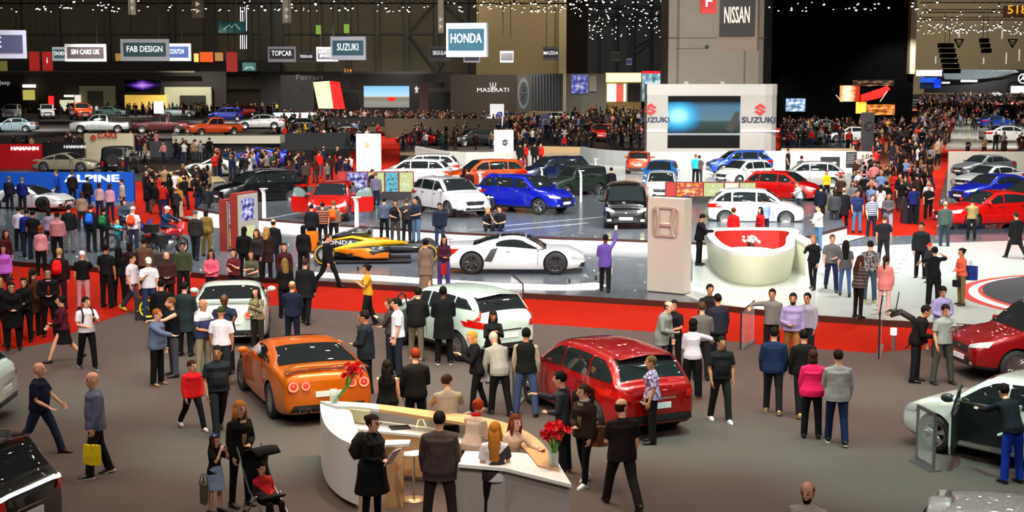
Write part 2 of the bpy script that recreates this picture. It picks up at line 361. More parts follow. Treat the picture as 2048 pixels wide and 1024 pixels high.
SPECS = {
 'coupe':  Cspec(4.70, .95, 1.37, 1.02, .30, -.62, -1.62, .97, .60, 1.09, .88, .14, .355, (1.40, -1.38), .25, .25, .10, rim=1, flare=.045, zh=.86),
 'juke':   Cspec(4.14, .89, 1.57, 1.12, .42, -1.48, -1.92, 1.08, .72, 1.14, .92, .22, .34, (1.25, -1.28), .21, .26, .22, rim=1, flare=.06, zh=1.0),
 'hatch':  Cspec(4.38, .90, 1.53, 1.15, .38, -1.55, -2.02, 1.02, .62, 1.06, .88, .17, .33, (1.36, -1.33), .21, .26, .18, rim=2),
 'suv':    Cspec(4.30, .89, 1.60, 1.12, .42, -1.50, -2.00, 1.08, .68, 1.12, .92, .21, .34, (1.30, -1.30), .19, .22, .17, rim=2),
 'bigsuv': Cspec(4.60, .93, 1.68, 1.25, .50, -1.70, -2.15, 1.12, .75, 1.12, .95, .22, .36, (1.38, -1.35), .18, .18, .14, rim=1),
 'boxy':   Cspec(3.65, .80, 1.72, .72, .38, -1.62, -1.74, 1.12, .82, 1.12, 1.0, .25, .35, (1.15, -1.12), .08, .08, .05, zh=1.06, rim=3, flare=.07),
 'small':  Cspec(3.85, .86, 1.50, 1.10, .40, -1.25, -1.78, 1.00, .66, 1.02, .88, .16, .31, (1.20, -1.22), .18, .24, .18, rim=1),
 'minivan':Cspec(3.95, .85, 1.62, 1.45, .72, -1.70, -1.92, 1.02, .66, 1.05, .92, .16, .30, (1.25, -1.28), .15, .18, .10, rim=3),
 'sedan':  Cspec(4.60, .90, 1.42, 1.02, .30, -.95, -1.75, .95, .60, 1.04, .90, .15, .33, (1.38, -1.32), .21, .25, .16, rim=1),
 'mid':    Cspec(4.48, .97, 1.20, 1.05, .35, -.45, -1.35, .80, .48, .93, .80, .11, .345, (1.30, -1.33), .26, .30, .10, rim=4, flare=.06, zh=.80),
 'pickup': Cspec(5.60, .98, 1.86, 1.15, .50, -.75, -.90, 1.22, .95, 1.15, 1.06, .30, .39, (1.75, -1.75), .16, .12, .03, zh=1.18, rim=3, flare=.05),
 'vintage':Cspec(4.45, .90, 1.28, .95, .25, -.5, -1.7, .88, .55, .85, .70, .13, .33, (1.3, -1.28), .24, .25, .2, rim=0),
}
BODYC = {}
def car_shell(key):
    """paint shell with wheel wells cut, plus a BVH of it for laying panels onto its surface"""
    if key in BODYC: return BODYC[key]
    s = SPECS[key]; h = s['L'] / 2; tx, tz = zip(*s['top']); bx, bz = zip(*s['belt'])
    e = 1 - np.cos(np.linspace(0, math.pi / 2, 9)); xs = set(np.round(np.linspace(-h + .3, h - .3, 40), 3)) | set(np.round(-h + .3 * e, 3)) | set(np.round(h - .3 * e, 3)) | set(np.round(tx, 3))
    for a, c in ((s['rbase'], s['rend']), (s['cowl'], s['head'])): xs |= set(np.round(np.linspace(a, c, 7), 3))
    xs = np.array(sorted(xs)); T = pchip(tx, tz, xs); B = np.minimum(pchip(bx, bz, xs), T - .03)
    f = np.clip(xs / h, 0, 1); r = np.clip(-xs / h, 0, 1)
    Wx = s['W'] * (1 - s['nose'] * f ** 5 - s['tail'] * r ** 6) - .09 * s['W'] * (np.clip((f - .97) / .03, 0, 1) ** 2 + np.clip((r - .97) / .03, 0, 1) ** 2)
    fl = sum(s['flare'] * np.exp(-((xs - w) / .42) ** 2) for w in s['wx']); bot = s['gc'] + .10 * f ** 8 + .12 * r ** 8
    m = MB(); n = 0; vs = []; Tm = s['H']
    for i, x in enumerate(xs):
        t = max(0, min(1, (T[i] - B[i]) / (Tm - B[i] + 1e-6))); w = Wx[i]; z0 = bot[i]
        ry = (1 - t) * s['hoodr'] * w + t * (w * .97 - s['inset']); rz = (1 - t) * (T[i] - .025) + t * (T[i] - .06)
        zm = z0 + .45 * (B[i] - z0)
        cy = [0, .80 * w, w * .955, w + fl[i], w * .985 + fl[i] * .5, .955 * w, ry, ry * .55, 0]
        cz = [z0, z0, z0 + .05, zm, zm + .6 * (B[i] - zm), B[i], max(rz, B[i] + .004), T[i] - .008, T[i]]
        k = np.arange(9); q = np.concatenate([np.linspace(0, 2, 4, endpoint=False), np.linspace(2, 8, 21)]); Yq, Zq = pchip(k, cy, q), pchip(k, cz, q)
        ring = [(x, -a, b) for a, b in zip(Yq, Zq)] + [(x, a, b) for a, b in list(zip(Yq, Zq))[-2:0:-1]]
        n = len(ring); vs += ring
    N = len(xs); m.add(vs, [(i * n + k, (i + 1) * n + k, (i + 1) * n + (k + 1) % n, i * n + (k + 1) % n) for i in range(N - 1) for k in range(n)] + [tuple(range(n)), tuple((N - 1) * n + k for k in range(n - 1, -1, -1))], 0)
    me = m.mesh('body', [WHITE, BLACK]); o = bpy.data.objects.new('tmp', me); COL.objects.link(o)
    bvh = BVHTree.FromPolygons([v.co for v in me.vertices], [p.vertices[:] for p in me.polygons])
    c = MB()
    for w in s['wx']:
        for sd in (-1, 1):
            R_ = s['wr'] * 1.13; ys = (sd * (s['W'] - .30), sd * (s['W'] + .3)); c.cyl((w, min(ys), s['wr'] + .01), (w, max(ys), s['wr'] + .01), R_, 36)
    co = c.build('tmpc', [BLACK]); md = o.modifiers.new('b', 'BOOLEAN'); md.object = co; md.operation = 'DIFFERENCE'; md.solver = 'EXACT'
    try: md.material_mode = 'TRANSFER'
    except Exception: pass
    dg = bpy.context.evaluated_depsgraph_get(); me2 = bpy.data.meshes.new_from_object(o.evaluated_get(dg))
    bpy.data.objects.remove(o); bpy.data.objects.remove(co)
    # lower sill band in dark plastic
    names = [x.name if x else '' for x in me2.materials]
    while len(me2.materials) < 2: me2.materials.append(BLACK)
    me2.materials[0] = WHITE; me2.materials[1] = BLACK
    for p in me2.polygons:
        if p.material_index > 1: p.material_index = 1
        if p.center.z < s['gc'] + (.16 if key in ('suv', 'juke', 'bigsuv', 'boxy') else .07): p.material_index = 1
    smooth_angle(me2, 38); BODYC[key] = (me2, bvh, s, dict(top=(tx, tz), belt=(bx, bz))); return BODYC[key]
AX = {'side': lambda a, b, sg: (Vector((a, 3 * sg, b)), Vector((0, -sg, 0))), 'front': lambda a, b, sg: (Vector((4, a, b)), Vector((-1, 0, 0))),
      'rear': lambda a, b, sg: (Vector((-4, a, b)), Vector((1, 0, 0))), 'top': lambda a, b, sg: (Vector((a, b, 4)), Vector((0, 0, -1)))}
def patch(bvh, view, lo, hi, sg=1, nu=10, nv=5, off=.012):
    """a panel hugging the shell between two outlines lo/hi given in that view's two coordinates"""
    def res(pl, n):
        d = [0]
        for p, q in zip(pl, pl[1:]): d.append(d[-1] + math.dist(p, q))
        return [(np.interp(t, d, [p[0] for p in pl]), np.interp(t, d, [p[1] for p in pl])) for t in np.linspace(0, d[-1], n)]
    a, b = res(lo, nu), res(hi, nu); m = MB(); vs = []; okk = True
    for j in range(nv):
        for i in range(nu):
            t = j / (nv - 1); p = (a[i][0] * (1 - t) + b[i][0] * t, a[i][1] * (1 - t) + b[i][1] * t)
            o, d = AX[view](p[0], p[1], sg); hit, nn, _, _ = bvh.ray_cast(o, d)
            if hit is None: vs.append(None)
            else:
                if nn.dot(d) > 0: nn = -nn
                vs.append(hit + nn * off)
    idx = {}; out = []
    for i, v in enumerate(vs):
        if v is not None: idx[i] = len(out); out.append(v)
    fs = []
    for j in range(nv - 1):
        for i in range(nu - 1):
            q = (j * nu + i, j * nu + i + 1, (j + 1) * nu + i + 1, (j + 1) * nu + i)
            if all(k in idx for k in q): fs.append(tuple(idx[k] for k in q))
    if not fs: return None
    d = AX[view](0, 0, sg)[1]
    f = fs[0]; nn = (out[f[1]] - out[f[0]]).cross(out[f[2]] - out[f[0]])
    if nn.dot(d) > 0: fs = [x[::-1] for x in fs]
    m.add(out, fs); return m
WHC = {}; DALU = mat((.04, .04, .042), .25, .8, name='dark_alloy')
def wheel_meshes(r, style):
    if (r, style) in WHC: return WHC[(r, style)]
    t = MB(); w = .11; t.lathe([(r * .66, -w), (r * .92, -w * 1.05), (r * .99, -w * .75), (r, 0), (r * .99, w * .75), (r * .92, w * 1.05), (r * .66, w)], 32, axis='y')
    g = MB(); g.lathe([(r * .68, w * .95), (r * .60, w * .9), (r * .60, -w)], 28, axis='y', mi=0); g.lathe([(r * .6, -w * .1), (0, -w * .1)], 20, axis='y', mi=1)
    ns = {0: 5, 1: 10, 2: 5, 3: 6, 4: 9}[style]
    for k in range(ns):
        a = 2 * math.pi * k / ns
        for da in ((-.16, .16) if style in (1, 2) else (0,)):
            wd = .028 if style in (1, 2) else .05
            p = Vector((math.sin(a) * r * .1, w * .55, math.cos(a) * r * .1)); q = Vector((math.sin(a + da) * r * .64, w * .8, math.cos(a + da) * r * .64))
            g.loft([p, q], [(wd * 1.2, .018), (wd, .014)], 6, xd=(math.cos(a), 0, -math.sin(a)), mi=0)
    g.cyl((0, w * .4, 0), (0, w * .78, 0), r * .16, 12, mi=0)
    WHC[(r, style)] = (t.mesh('tyre', RUB, True), g.mesh('rim', [DALU if style == 4 else ALU, BLACK])); return WHC[(r, style)]

HLON = lit('ffffff', 9); HLOFF = mat((.55, .58, .6), .08, .3, 1, name='headlight_lens'); TAIL = mat(lin('b01510'), .15, 0, 1, emis=.06, name='tail_lens')
AMBER = lit('ffe9a0', 7); PLATE = mat((.8, .8, .78), .4, name='plate')
def rectp(a0, a1, b0, b1): return ([(a0, b0), (a1, b0)], [(a0, b1), (a1, b1)])
CARC = {}
def car_parts(key, var=''):
    """list of (name, mesh, matrix, sub-list) in car coordinates; +x is the front"""
    ck = (key, var)
    if ck in CARC: return CARC[ck]
    me, bvh, s, c = car_shell(key); out = [['body', me, None, []]]; h = s['L'] / 2; Wd = s['W']; rr = s['rend']
    T = lambda x: float(pchip(*c['top'], np.array([x]))[0]); B = lambda x: float(pchip(*c['belt'], np.array([x]))[0])
    def add(name, m, mt, sub=None, sm=True, loc=None):
        if m is None: return None
        e = [name, m.mesh(name, mt, sm) if isinstance(m, MB) else m, loc, sub or []]; out.append(e); return e
    # side windows
    xa, xb = s['cowl'] - .12, s['rbase'] + .14
    if key in ('coupe',): xb = s['rbase'] + .45
    if key == 'mid': xb = s['rend'] - .15
    if key == 'pickup': xb = s['rend'] + .05
    cuts = {'coupe': [-.62], 'mid': [], 'pickup': [-.05], 'vintage': [-.55], 'boxy': [-.15]}.get(key, [.02, -1.02] if s['L'] > 4.0 else [.02, -.95])
    zt_ = lambda x: max(B(x) + .06, T(x) - .115 - (.05 if x > s['head'] or x < s['rend'] else 0))
    zb_ = lambda x: B(x) + .035 + (.10 if key == 'juke' and x < -.6 else 0)
    segs = []; prev = xa
    for q in cuts + [xb]: segs.append((prev, q + .03)); prev = q - .03
    for i, (p, q) in enumerate(segs):
        X = np.linspace(p, q, 12)
        for sg in (1, -1):
            add('side_window', patch(bvh, 'side', [(x, zb_(x)) for x in X], [(x, zt_(x)) for x in X], sg, 12, 5), GLASS)
    def wy(x, z):
        hit = bvh.ray_cast(Vector((x, 3, z)), Vector((0, -1, 0)))[0]; return hit.y if hit else .6
    def topglass(x0, x1, name, mg=.07):
        X = np.linspace(x0, x1, 9); Wh = [min(wy(x, T(x) - .075), Wd * .9) - mg for x in X]
        add(name, patch(bvh, 'top', [(x, -w) for x, w in zip(X, Wh)], [(x, w) for x, w in zip(X, Wh)], 1, 9, 13, .010), GLASS)
    topglass(s['head'] + .03, s['cowl'] - .05, 'windshield')
    if key not in ('boxy', 'pickup', 'minivan'): topglass(s['rbase'] + .05, s['rend'] - .04, 'rear_window')
    else:
        zr0, zr1 = T(s['rbase']) + .02, s['H'] - .17; add('rear_window', patch(bvh, 'rear', *rectp(-.55, .55, zr0, zr1), nu=9), GLASS)
    # wheels
    ty, rm = wheel_meshes(s['wr'], s['rim'])
    for w in s['wx']:
        for sg in (1, -1):
            M = Matrix.Translation((w, sg * (Wd - .125 + s['flare'] * .5), s['wr'])) @ Matrix.Rotation(0 if sg > 0 else math.pi, 4, 'Z')
            out.append(['wheel', ty, M, [['rim', rm, None, []]]])
    # door seams and handles
    for sg in (1, -1):
        X0 = s['wx'][0] - s['wr'] - .22
        for x in [X0] + [c_ for c_ in cuts[:1]] + ([-.98] if len(cuts) > 1 else []):
            add('door_seam', patch(bvh, 'side', [(x, s['gc'] + .2), (x, B(x) + .01)], [(x + .018, s['gc'] + .2), (x + .018, B(x) + .01)], sg, 8, 2, .004), BLACK)
        for x in (cuts[0] + .14 if cuts else -.25,) + ((-.86,) if len(cuts) > 1 else ()):
            add('door_handle', patch(bvh, 'side', *rectp(x - .02, x + .15, B(x) - .13, B(x) - .10), sg, 4, 2, .03), None or CHROME)
        m = MB(); xm = s['cowl'] - .28; ym = wy(xm, B(xm) + .02); m.ell((xm, sg * (ym + .13), B(xm) + .09), (.06, .12, .075), 10, 6); m.cyl((xm, sg * (ym - .02), B(xm) + .02), (xm, sg * (ym + .1), B(xm) + .07), .025, 6)
        add('mirror', m, [WHITE])
    fz = s['top'][-1][1]; gz = s['gc']
    # front end
    slim = key in ('mid', 'coupe', 'vintage')
    on = 'on' in var
    for sg in (1, -1):
        y0, y1 = (.46, .80) if not slim else (.50, .80); z0 = fz - (.02 if not slim else .04); z1 = fz + (.12 if not slim else .07)
        if key == 'boxy':
            m = MB(); m.cyl((h - .04, sg * .52, fz - .06), (h + .02, sg * .52, fz - .06), .12, 16); add('headlight', m, HLON if on else HLOFF)
        else:
            A = [(sg * y0 * Wd / .9, z0), (sg * y1 * Wd / .9, z0 + .05)]; Bq = [(sg * y0 * Wd / .9, z0 + .07), (sg * y1 * Wd / .9, z1 + .04)]
            add('headlight', patch(bvh, 'front', A, Bq, 1, 6, 4, .015), HLON if on else HLOFF)
            add('fog_light', patch(bvh, 'front', *rectp(sg * .55, sg * .68, gz + .16, gz + .23), nu=3, nv=3, off=.02), AMBER if 'fog' in var else HLOFF)
    add('grille', patch(bvh, 'front', [(-.38, fz - .14), (.38, fz - .14)], [(-.46, fz + .02), (.46, fz + .02)], nu=8, off=.01), BLACK)
    add('lower_grille', patch(bvh, 'front', [(-.5, gz + .12), (.5, gz + .12)], [(-.42, fz - .24), (.42, fz - .24)], nu=8, off=.01), BLACK)
    m = MB(); m.ell((h + .0, 0, fz - .04), (.02, .06, .045), 10, 6); add('badge', m, CHROME)
    def plate(rear):
        o, d = AX['rear' if rear else 'front'](0, .62 if rear else gz + .26, 1); hit = bvh.ray_cast(o, d)[0]
        if hit: m = MB(); m.box(hit.x - .02, hit.x + .02, -.26, .26, hit.z - .055, hit.z + .055); add('license_plate', m, PLATE, sm=False)
    plate(0); plate(1)
    # rear end
    zr = B(-h + .1)
    if key == 'coupe':
        for sg in (1, -1):
            for y, r_ in ((.70, .115), (.46, .095)):
                o, d = AX['rear'](sg * y, .80, 1); hit = bvh.ray_cast(o, d)[0]; m = MB()
                m.lathe([(0, -.05), (r_, -.05), (r_, .02), (0, .02)], 20, axis='y'); M = Matrix.Translation(hit) @ Matrix.Rotation(R(90), 4, 'Z')
                mi = MB(); mi.lathe([(r_ * .55, .03), (r_ * .9, .035), (r_ * .9, .02)], 20, axis='y'); mj = MB(); mj.ell((0, .02, 0), r_ * .35, 8, 5)
                out.append(['taillight', m.mesh('taillight', TAIL, False), M, [['light_ring', mi.mesh('light_ring', lit('ff6e58', 1.1)), None, []], ['bulb', mj.mesh('bulb', lit('ff4030', .9)), None, []]]])
        m = MB(); m.loft([(-2.16, -.82, 1.07), (-2.2, -.6, 1.17), (-2.2, .6, 1.17), (-2.16, .82, 1.07)], [(.11, .02)] * 4, 10, xd=(1, 0, 0)); add('spoiler', m, [WHITE])
        add('diffuser', patch(bvh, 'rear', [(-.84, gz + .03), (.84, gz + .03)], [(-.70, .42), (.70, .42)], nu=10, off=.02), BLACK)
        for sg in (1, -1):
            for y in (.56, .42): m = MB(); m.lathe([(.05, -.08), (.05, .1), (.04, .1), (.04, -.02), (0, -.02)], 14, axis='y'); out.append(['exhaust', m.mesh('exhaust', CHROME), Matrix.Translation((-h + .0, sg * y, .33)) @ Matrix.Rotation(R(90), 4, 'Z'), []])
    elif key == 'boxy':
        for sg in (1, -1): add('taillight', patch(bvh, 'rear', *rectp(sg * .55, sg * .68, .55, .85), nu=3, nv=3, off=.02), TAIL)
        m = MB(); m.cyl((-h - .17, 0, .95), (-h - .01, 0, .95), .33, 24); out.append(['spare_wheel', m.mesh('spare_wheel', RUB), None, []])
    else:
        for sg in (1, -1):
            y0, y1 = (.45, .86) if key not in ('juke', 'hatch', 'suv', 'bigsuv', 'small') else (.56, .88)
            A = [(sg * y0 * Wd / .9, zr - .17), (sg * y1 * Wd / .9, zr - .14)]; Bq = [(sg * (y0 + .04) * Wd / .9, zr - .04), (sg * y1 * Wd / .9, zr + .03)]
            add('taillight', patch(bvh, 'rear', A, Bq, 1, 8, 4, .015), TAIL)
            if key not in ('pickup', 'juke'):
                xx = -h + .12; add('taillight', patch(bvh, 'side', [(xx, zr - .15), (xx + .17, zr - .08)], [(xx, zr - .02), (xx + .12, zr + .01)], sg, 6, 4, .015), TAIL)
            if key == 'juke': add('taillight', patch(bvh, 'rear', [(sg * .70, zr + .02), (sg * .78, zr + .02)], [(sg * .60, zr + .20), (sg * .64, zr + .20)], 1, 4, 5, .02), TAIL)
        add('rear_bumper', patch(bvh, 'rear', [(-.8, gz + .04), (.8, gz + .04)], [(-.66, .46), (.66, .46)], nu=12, off=.02), BLACK)
        add('chrome_strip', patch(bvh, 'rear', *rectp(-.36, .36, .74, .77), nu=6, nv=2, off=.02), CHROME)
    if key in ('bigsuv', 'suv', 'juke') and 'rail' in var:
        for sg in (1, -1):
            m = MB(); X = np.linspace(s['rend'], s['head'], 7); m.loft([(x, sg * (Wd * .97 - s['inset'] - .06), T(x) + .0 + (.045 if 0 < i < 6 else 0)) for i, x in enumerate(X)], .018, 6); add('roof_rail', m, STEEL)
    if key in ('hatch', 'small', 'juke', 'suv', 'bigsuv', 'minivan'):
        m = MB(); ys = Wd * .97 - s['inset'] - .09; xr = s['rend'] + .02; m.loft([(xr - .1, -ys, T(xr) - .05), (xr - .13, 0, T(xr) + .012), (xr - .1, ys, T(xr) - .05)], [(.15, .014)] * 3, 8, xd=(1, 0, 0)); add('roof_spoiler', m, [WHITE])
        m = MB(); m.cyl((s['rbase'] + .13, 0, T(s['rbase'] + .13) + .02), (s['rbase'] + .22, .38, T(s['rbase'] + .22) + .025), .012, 5); add('wiper', m, BLACK)
    if key == 'mid':
        add('roof_panel', patch(bvh, 'top', [(s['rend'], -.42), (s['head'], -.48)], [(s['rend'], .42), (s['head'], .48)], 1, 10, 9, .008), GLASS)
        for sg in (1, -1):
            add('air_intake', patch(bvh, 'side', [(-.95, .42), (-.70, .40)], [(-.72, .80), (-.50, .84)], sg, 5, 6, .012), BLACK)
            add('front_intake', patch(bvh, 'front', [(sg * .42, .20), (sg * .78, .24)], [(sg * .46, .40), (sg * .76, .36)], 1, 6, 4, .014), BLACK)
        m = MB(); m.loft([(-2.12, -.80, .90), (-2.16, -.5, .97), (-2.16, .5, .97), (-2.12, .80, .90)], [(.09, .016)] * 4, 8, xd=(1, 0, 0)); add('spoiler', m, [WHITE])
    if key == 'pickup':
        m = MB(); m.box(-h + .1, s['rbase'] - .12, -.78, .78, 1.12, 1.165); add('bed', m, BLACK, sm=False)
    CARC[ck] = out; return out
ROOFY = {'GLASSROOF'}
def put(name, entry, parent, pm, cnt=[0]):
    nm, me, M, subs = entry
    o = link(nm, me, parent)
    if M is not None: o.matrix_local = M
    for i, m in enumerate(me.materials):
        if m == WHITE: o.material_slots[i].link = 'OBJECT'; o.material_slots[i].material = pm
    for e in subs: put(name, e, o, pm)
    return o
def car(key, u, v, rot, col, label, var='', z=0.0, group=None, sc=1, name='car', cat='car', skip=(), loc=None, sy=1):
    """rot: heading of the nose in degrees, 0 = to the right, 90 = away from the camera"""
    p = loc or G(u, v, z); t = thing(name, label, cat, (p.x, p.y, z), R(rot), group, sc); pm = col if not isinstance(col, str) else paint(col)
    for e in car_parts(key, var):
        if e[0] in skip: continue
        put(name, e, t, pm)
    return t
# ---- the main cars (u, v = photo position of the middle of the car's footprint)
SG = .012
car('coupe', 600, 800, 112, 'cf620a', 'orange two-door sports coupe with four round tail lights behind the front counter', z=SG)
car('coupe', 466, 662, 99, 'e4f2e8', 'white two-door sports coupe with round tail lights by the red carpet', z=SG)
jk = car('juke', 918, 697, 125, 'd6efe3', 'white compact crossover with an open door seen from behind beside the red carpet', z=SG, sc=1.04)
ht = car('hatch', 1202, 828, 115, '9c0b0c', 'glossy red hatchback seen from behind, right of the front counter', z=SG, sc=1.02)
car('bigsuv', 2108, 746, 188, '8a0a12', 'dark red crossover cut by the right edge of the photo on grey carpet', var='rail', z=SG)
lf = car('hatch', 2064, 919, 130, 'e6efe8', 'pearl white hatchback with its front door open at the right edge', z=SG, sc=1.03)
car('suv', 2150, 1278, -22, 'e8ecea', 'white car of which only the roof shows in the bottom right corner', z=SG)
car('suv', -205, 842, 183, 'e6efe8', 'white car of which only the tail shows at the left edge', z=SG)
bk = car('bigsuv', -205, 1082, 163, '08080a', 'black crossover seen from behind in the bottom left corner', z=SG)
car('mid', 1030, 541, -2, 'e8e9ea', 'white low mid-engined sports car on the dark platform', z=.15, sc=1.06)
rd = car('suv', 668, 436, -92, 'c5180d', 'red crossover facing the camera with both front doors open', z=TZ, var='on')
car('suv', 900, 428, -58, 'e9e9ea', 'white crossover with black grille parked on the upper dark floor', z=TZ, sc=1.05)
car('suv', 1050, 423, -36, '1220b0', 'deep blue crossover on the upper dark floor', z=TZ, sc=1.08)
car('bigsuv', 520, 408, 212, '0a0b0c', 'black crossover at the left end of the upper dark floor', z=.3, var='rail')
car('minivan', 1251, 449, -94, '0b0b0d', 'black small van facing the camera with yellow fog lamps lit', z=TZ, var='fog', sc=1.08)
car('small', 1510, 449, -8, 'e9ecec', 'white hatchback behind the round white counter', z=.3, sc=1.06)
SZZ = .42
for k, u, v, r, c, l, z, sc in (
    ('suv', 850, 360, 176, 'd8d8d8', 'white and grey crossover behind the white one, nose to the left', SZZ, 1),
    ('suv', 828, 373, 172, 'eeeeee', 'white crossover with a red tail light on the white stage', SZZ, 1),
    ('suv', 970, 378, 200, 'c9470e', 'copper orange crossover on the white stage', SZZ, 1.05),
    ('suv', 1108, 366, 207, '101c3c', 'navy crossover behind the dark green off-roader', SZZ, 1),
    ('boxy', 1150, 392, 214, '26332c', 'dark green boxy off-roader on the white stage', SZZ, .93),
    ('small', 1278, 345, 83, 'd2420c', 'orange small car seen from behind below the big screen', SZZ, .95),
    ('small', 1322, 373, -104, '1a6fd0', 'bright blue hatchback facing the camera on the white stage', SZZ, 1),
    ('small', 1322, 398, -96, 'e6e6e6', 'white small car half hidden behind the picture boards', SZZ, .95),
    ('small', 1478, 349, 186, '1d50b8', 'metallic blue hatchback right of the big screen', SZZ, 1.06),
    ('small', 1488, 368, 215, 'efefef', 'white small car in front of the metallic blue hatchback', SZZ, .95),
    ('small', 1618, 375, 172, 'b9babb', 'silver hatchback behind the red striped one', SZZ, 1),
    ('small', 1565, 401, -32, 'c60f10', 'red small car with white bonnet stripes on the white stage', SZZ, 1),
    ('sedan', 1966, 352, 208, '6d7378', 'grey saloon, rearmost of the four parked on the dark floor at the right', .1, 1),
    ('sedan', 1978, 378, 208, 'c9cdd0', 'silver saloon between the grey and the blue cars at the right', .1, 1),
    ('sedan', 1985, 404, 206, '1528b0', 'blue saloon behind the bright red one at the right', .1, 1.06),
    ('hatch', 2062, 425, 200, 'c01010', 'red hatchback cut by the right edge behind the bright red saloon', .1, 1),
    ('sedan', 1982, 452, 196, 'd81410', 'bright red saloon parked by the white floor at the right', .12, 1.12),
    ('sedan', 2018, 285, 4, 'e8ecee', 'white hatchback with dark wheels on the pale glass-edged stage', .12, 1.2),
    ('sedan', 1990, 255, 20, '1c3c9c', 'blue hatchback behind the white one on the pale stage', .12, 1.1),
    ('sedan', 1700, 284, 178, 'dfe3e6', 'white saloon beside the black totem', .1, 1.1),
    ('sedan', 1640, 262, 190, '98a2aa', 'silver saloon left of the black totem', .1, 1),
    ('small', 1590, 242, 180, 'd6dadc', 'white car at the back of the black-floored stand', .1, 1),
    ('mid', 58, 418, -12, 'e6e8ea', 'white sports coupe in front of the blue wall', .05, 1),
    ('vintage', 136, 343, -8, '9a927e', 'silver champagne sports car above the blue wall', .05, 1.05),
    ('boxy', 242, 347, 90, '070707', 'black off-roader seen from behind with a round spare wheel', .05, 1.12),
    ('mid', 380, 378, -30, 'c9b48a', 'pale gold supercar with raised doors among the crowd', .05, 1),
    ('mid', 436, 350, 178, 'c7c8be', 'pale silver sports car behind the gold one', .05, 1),
    ('coupe', 514, 331, 184, '1a2cb4', 'blue coupe near the grey wall', .05, 1),
    ('bigsuv', 1208, 282, 78, 'c4100f', 'red crossover seen from behind in the far crowd', .06, 1.05),
    ('suv', 1122, 248, -25, 'd2e4d4', 'white and green car beyond the blue totem', .06, 1.05),
    ('suv', 1190, 226, -10, 'c6ced2', 'pale silver car in the far crowd left of the white wall', .06, 1.05),
    ('sedan', 838, 290, 150, '70101a', 'dark red coupe on the far brown floor', .06, 1),
    ('vintage', 905, 262, 200, 'b9c020', 'yellow-green sports car on the far brown floor', .06, 1)):
    car(k, u, v, r, c, l, z=z, sc=sc)
for k, u, v, r, c, l in (
    ('sedan', 1868, 232, 20, 'c8ccd0', 'silver car at the left of the far right hall'), ('sedan', 1930, 208, 0, '4a2a6a', 'purple sports car under the far right crowd'), ('sedan', 1975, 214, 10, 'd8dadc', 'white car below the purple one in the far hall'),
    ('sedan', 2030, 216, 0, 'b01c1c', 'red car at the right edge of the far hall'), ('suv', 2005, 228, 200, '3a7ac8', 'light blue crossover in the far right hall'), ('sedan', 1992, 193, 0, 'dcdcdc', 'white sports car on the black stage backdrop'),
    ('suv', 1668, 252, 170, '2a4ab0', 'blue crossover at the back of the black-floored stand'), ('sedan', 1742, 246, 10, 'b81c1c', 'red car behind the black totem'), ('suv', 1610, 290, 20, '22262a', 'charcoal crossover left on the black-floored stand'),
    ('sedan', 1056, 226, 10, 'e0a010', 'yellow-orange car in the far crowd'), ('sedan', 1010, 236, 190, '16308c', 'dark blue car right of the letter e board'), ('suv', 770, 232, 10, '5c1214', 'dark red car under the race video'),
    ('sedan', 600, 262, 170, '1c1c20', 'black car between the dark curved counters'), ('sedan', 700, 282, 10, '202226', 'charcoal car on the dark floor before the counters'), ('suv', 950, 292, 200, '1c1e22', 'black crossover left of the cream white block')):
    car(k, u, v, r, c, l, z=.06, sc=1.05)
# cars on the far-left raised stage
LZ = 1.2
b = MB(); b.prism([tuple(G(u, v, LZ)[:2]) for u, v in ((-60, 274), (300, 276), (480, 279), (540, 262), (560, 232), (-60, 226))], 0, LZ)
struct(b.build('floor_left_stage', mat(lin('26221f'), .5, name='stage_dark')), 'dark raised stage on the left')
for k, u, v, r, c, l, sc in (
    ('pickup', 202, 266, 186, 'e8ebea', 'white pickup truck parked side-on above the cars sign', 1),
    ('pickup', 322, 266, 186, '4a0b12', 'dark red pickup truck right of the white one', .95),
    ('pickup', 428, 271, 214, 'e8501a', 'orange pickup truck facing the lit white tables', .9),
    ('sedan', 28, 264, 186, '9cb6c4', 'pale blue saloon at the left edge of the raised stage', 1),
    ('boxy', 24, 240, -80, 'dfe6ea', 'white off-roader at the back of the raised stage, far left', 1.15),
    ('boxy', 94, 238, -70, 'e4e6e6', 'white off-roader in the back row, behind the grey shell', 1.1),
    ('boxy', 162, 240, -60, 'ee4a20', 'orange-red off-roader in the back row', 1.25),
    ('sedan', 224, 233, -10, '5e7a78', 'grey-green saloon in the back row beneath the purple screen', 1),
    ('sedan', 358, 234, 10, '8f9ea2', 'silver saloon in the back row in front of the beige booth', 1),
    ('small', 452, 242, 190, '1630a8', 'blue hatchback at the right of the back row', 1.1),
    ('small', 490, 232, 180, 'c8191c', 'red hatchback at the far right of the back row', 1),
    ('sedan', 520, 258, 190, 'dfe3e3', 'white saloon by the dark curved counters', 1.1)):
    car(k, u, v, r, c, l, z=LZ, sc=sc)

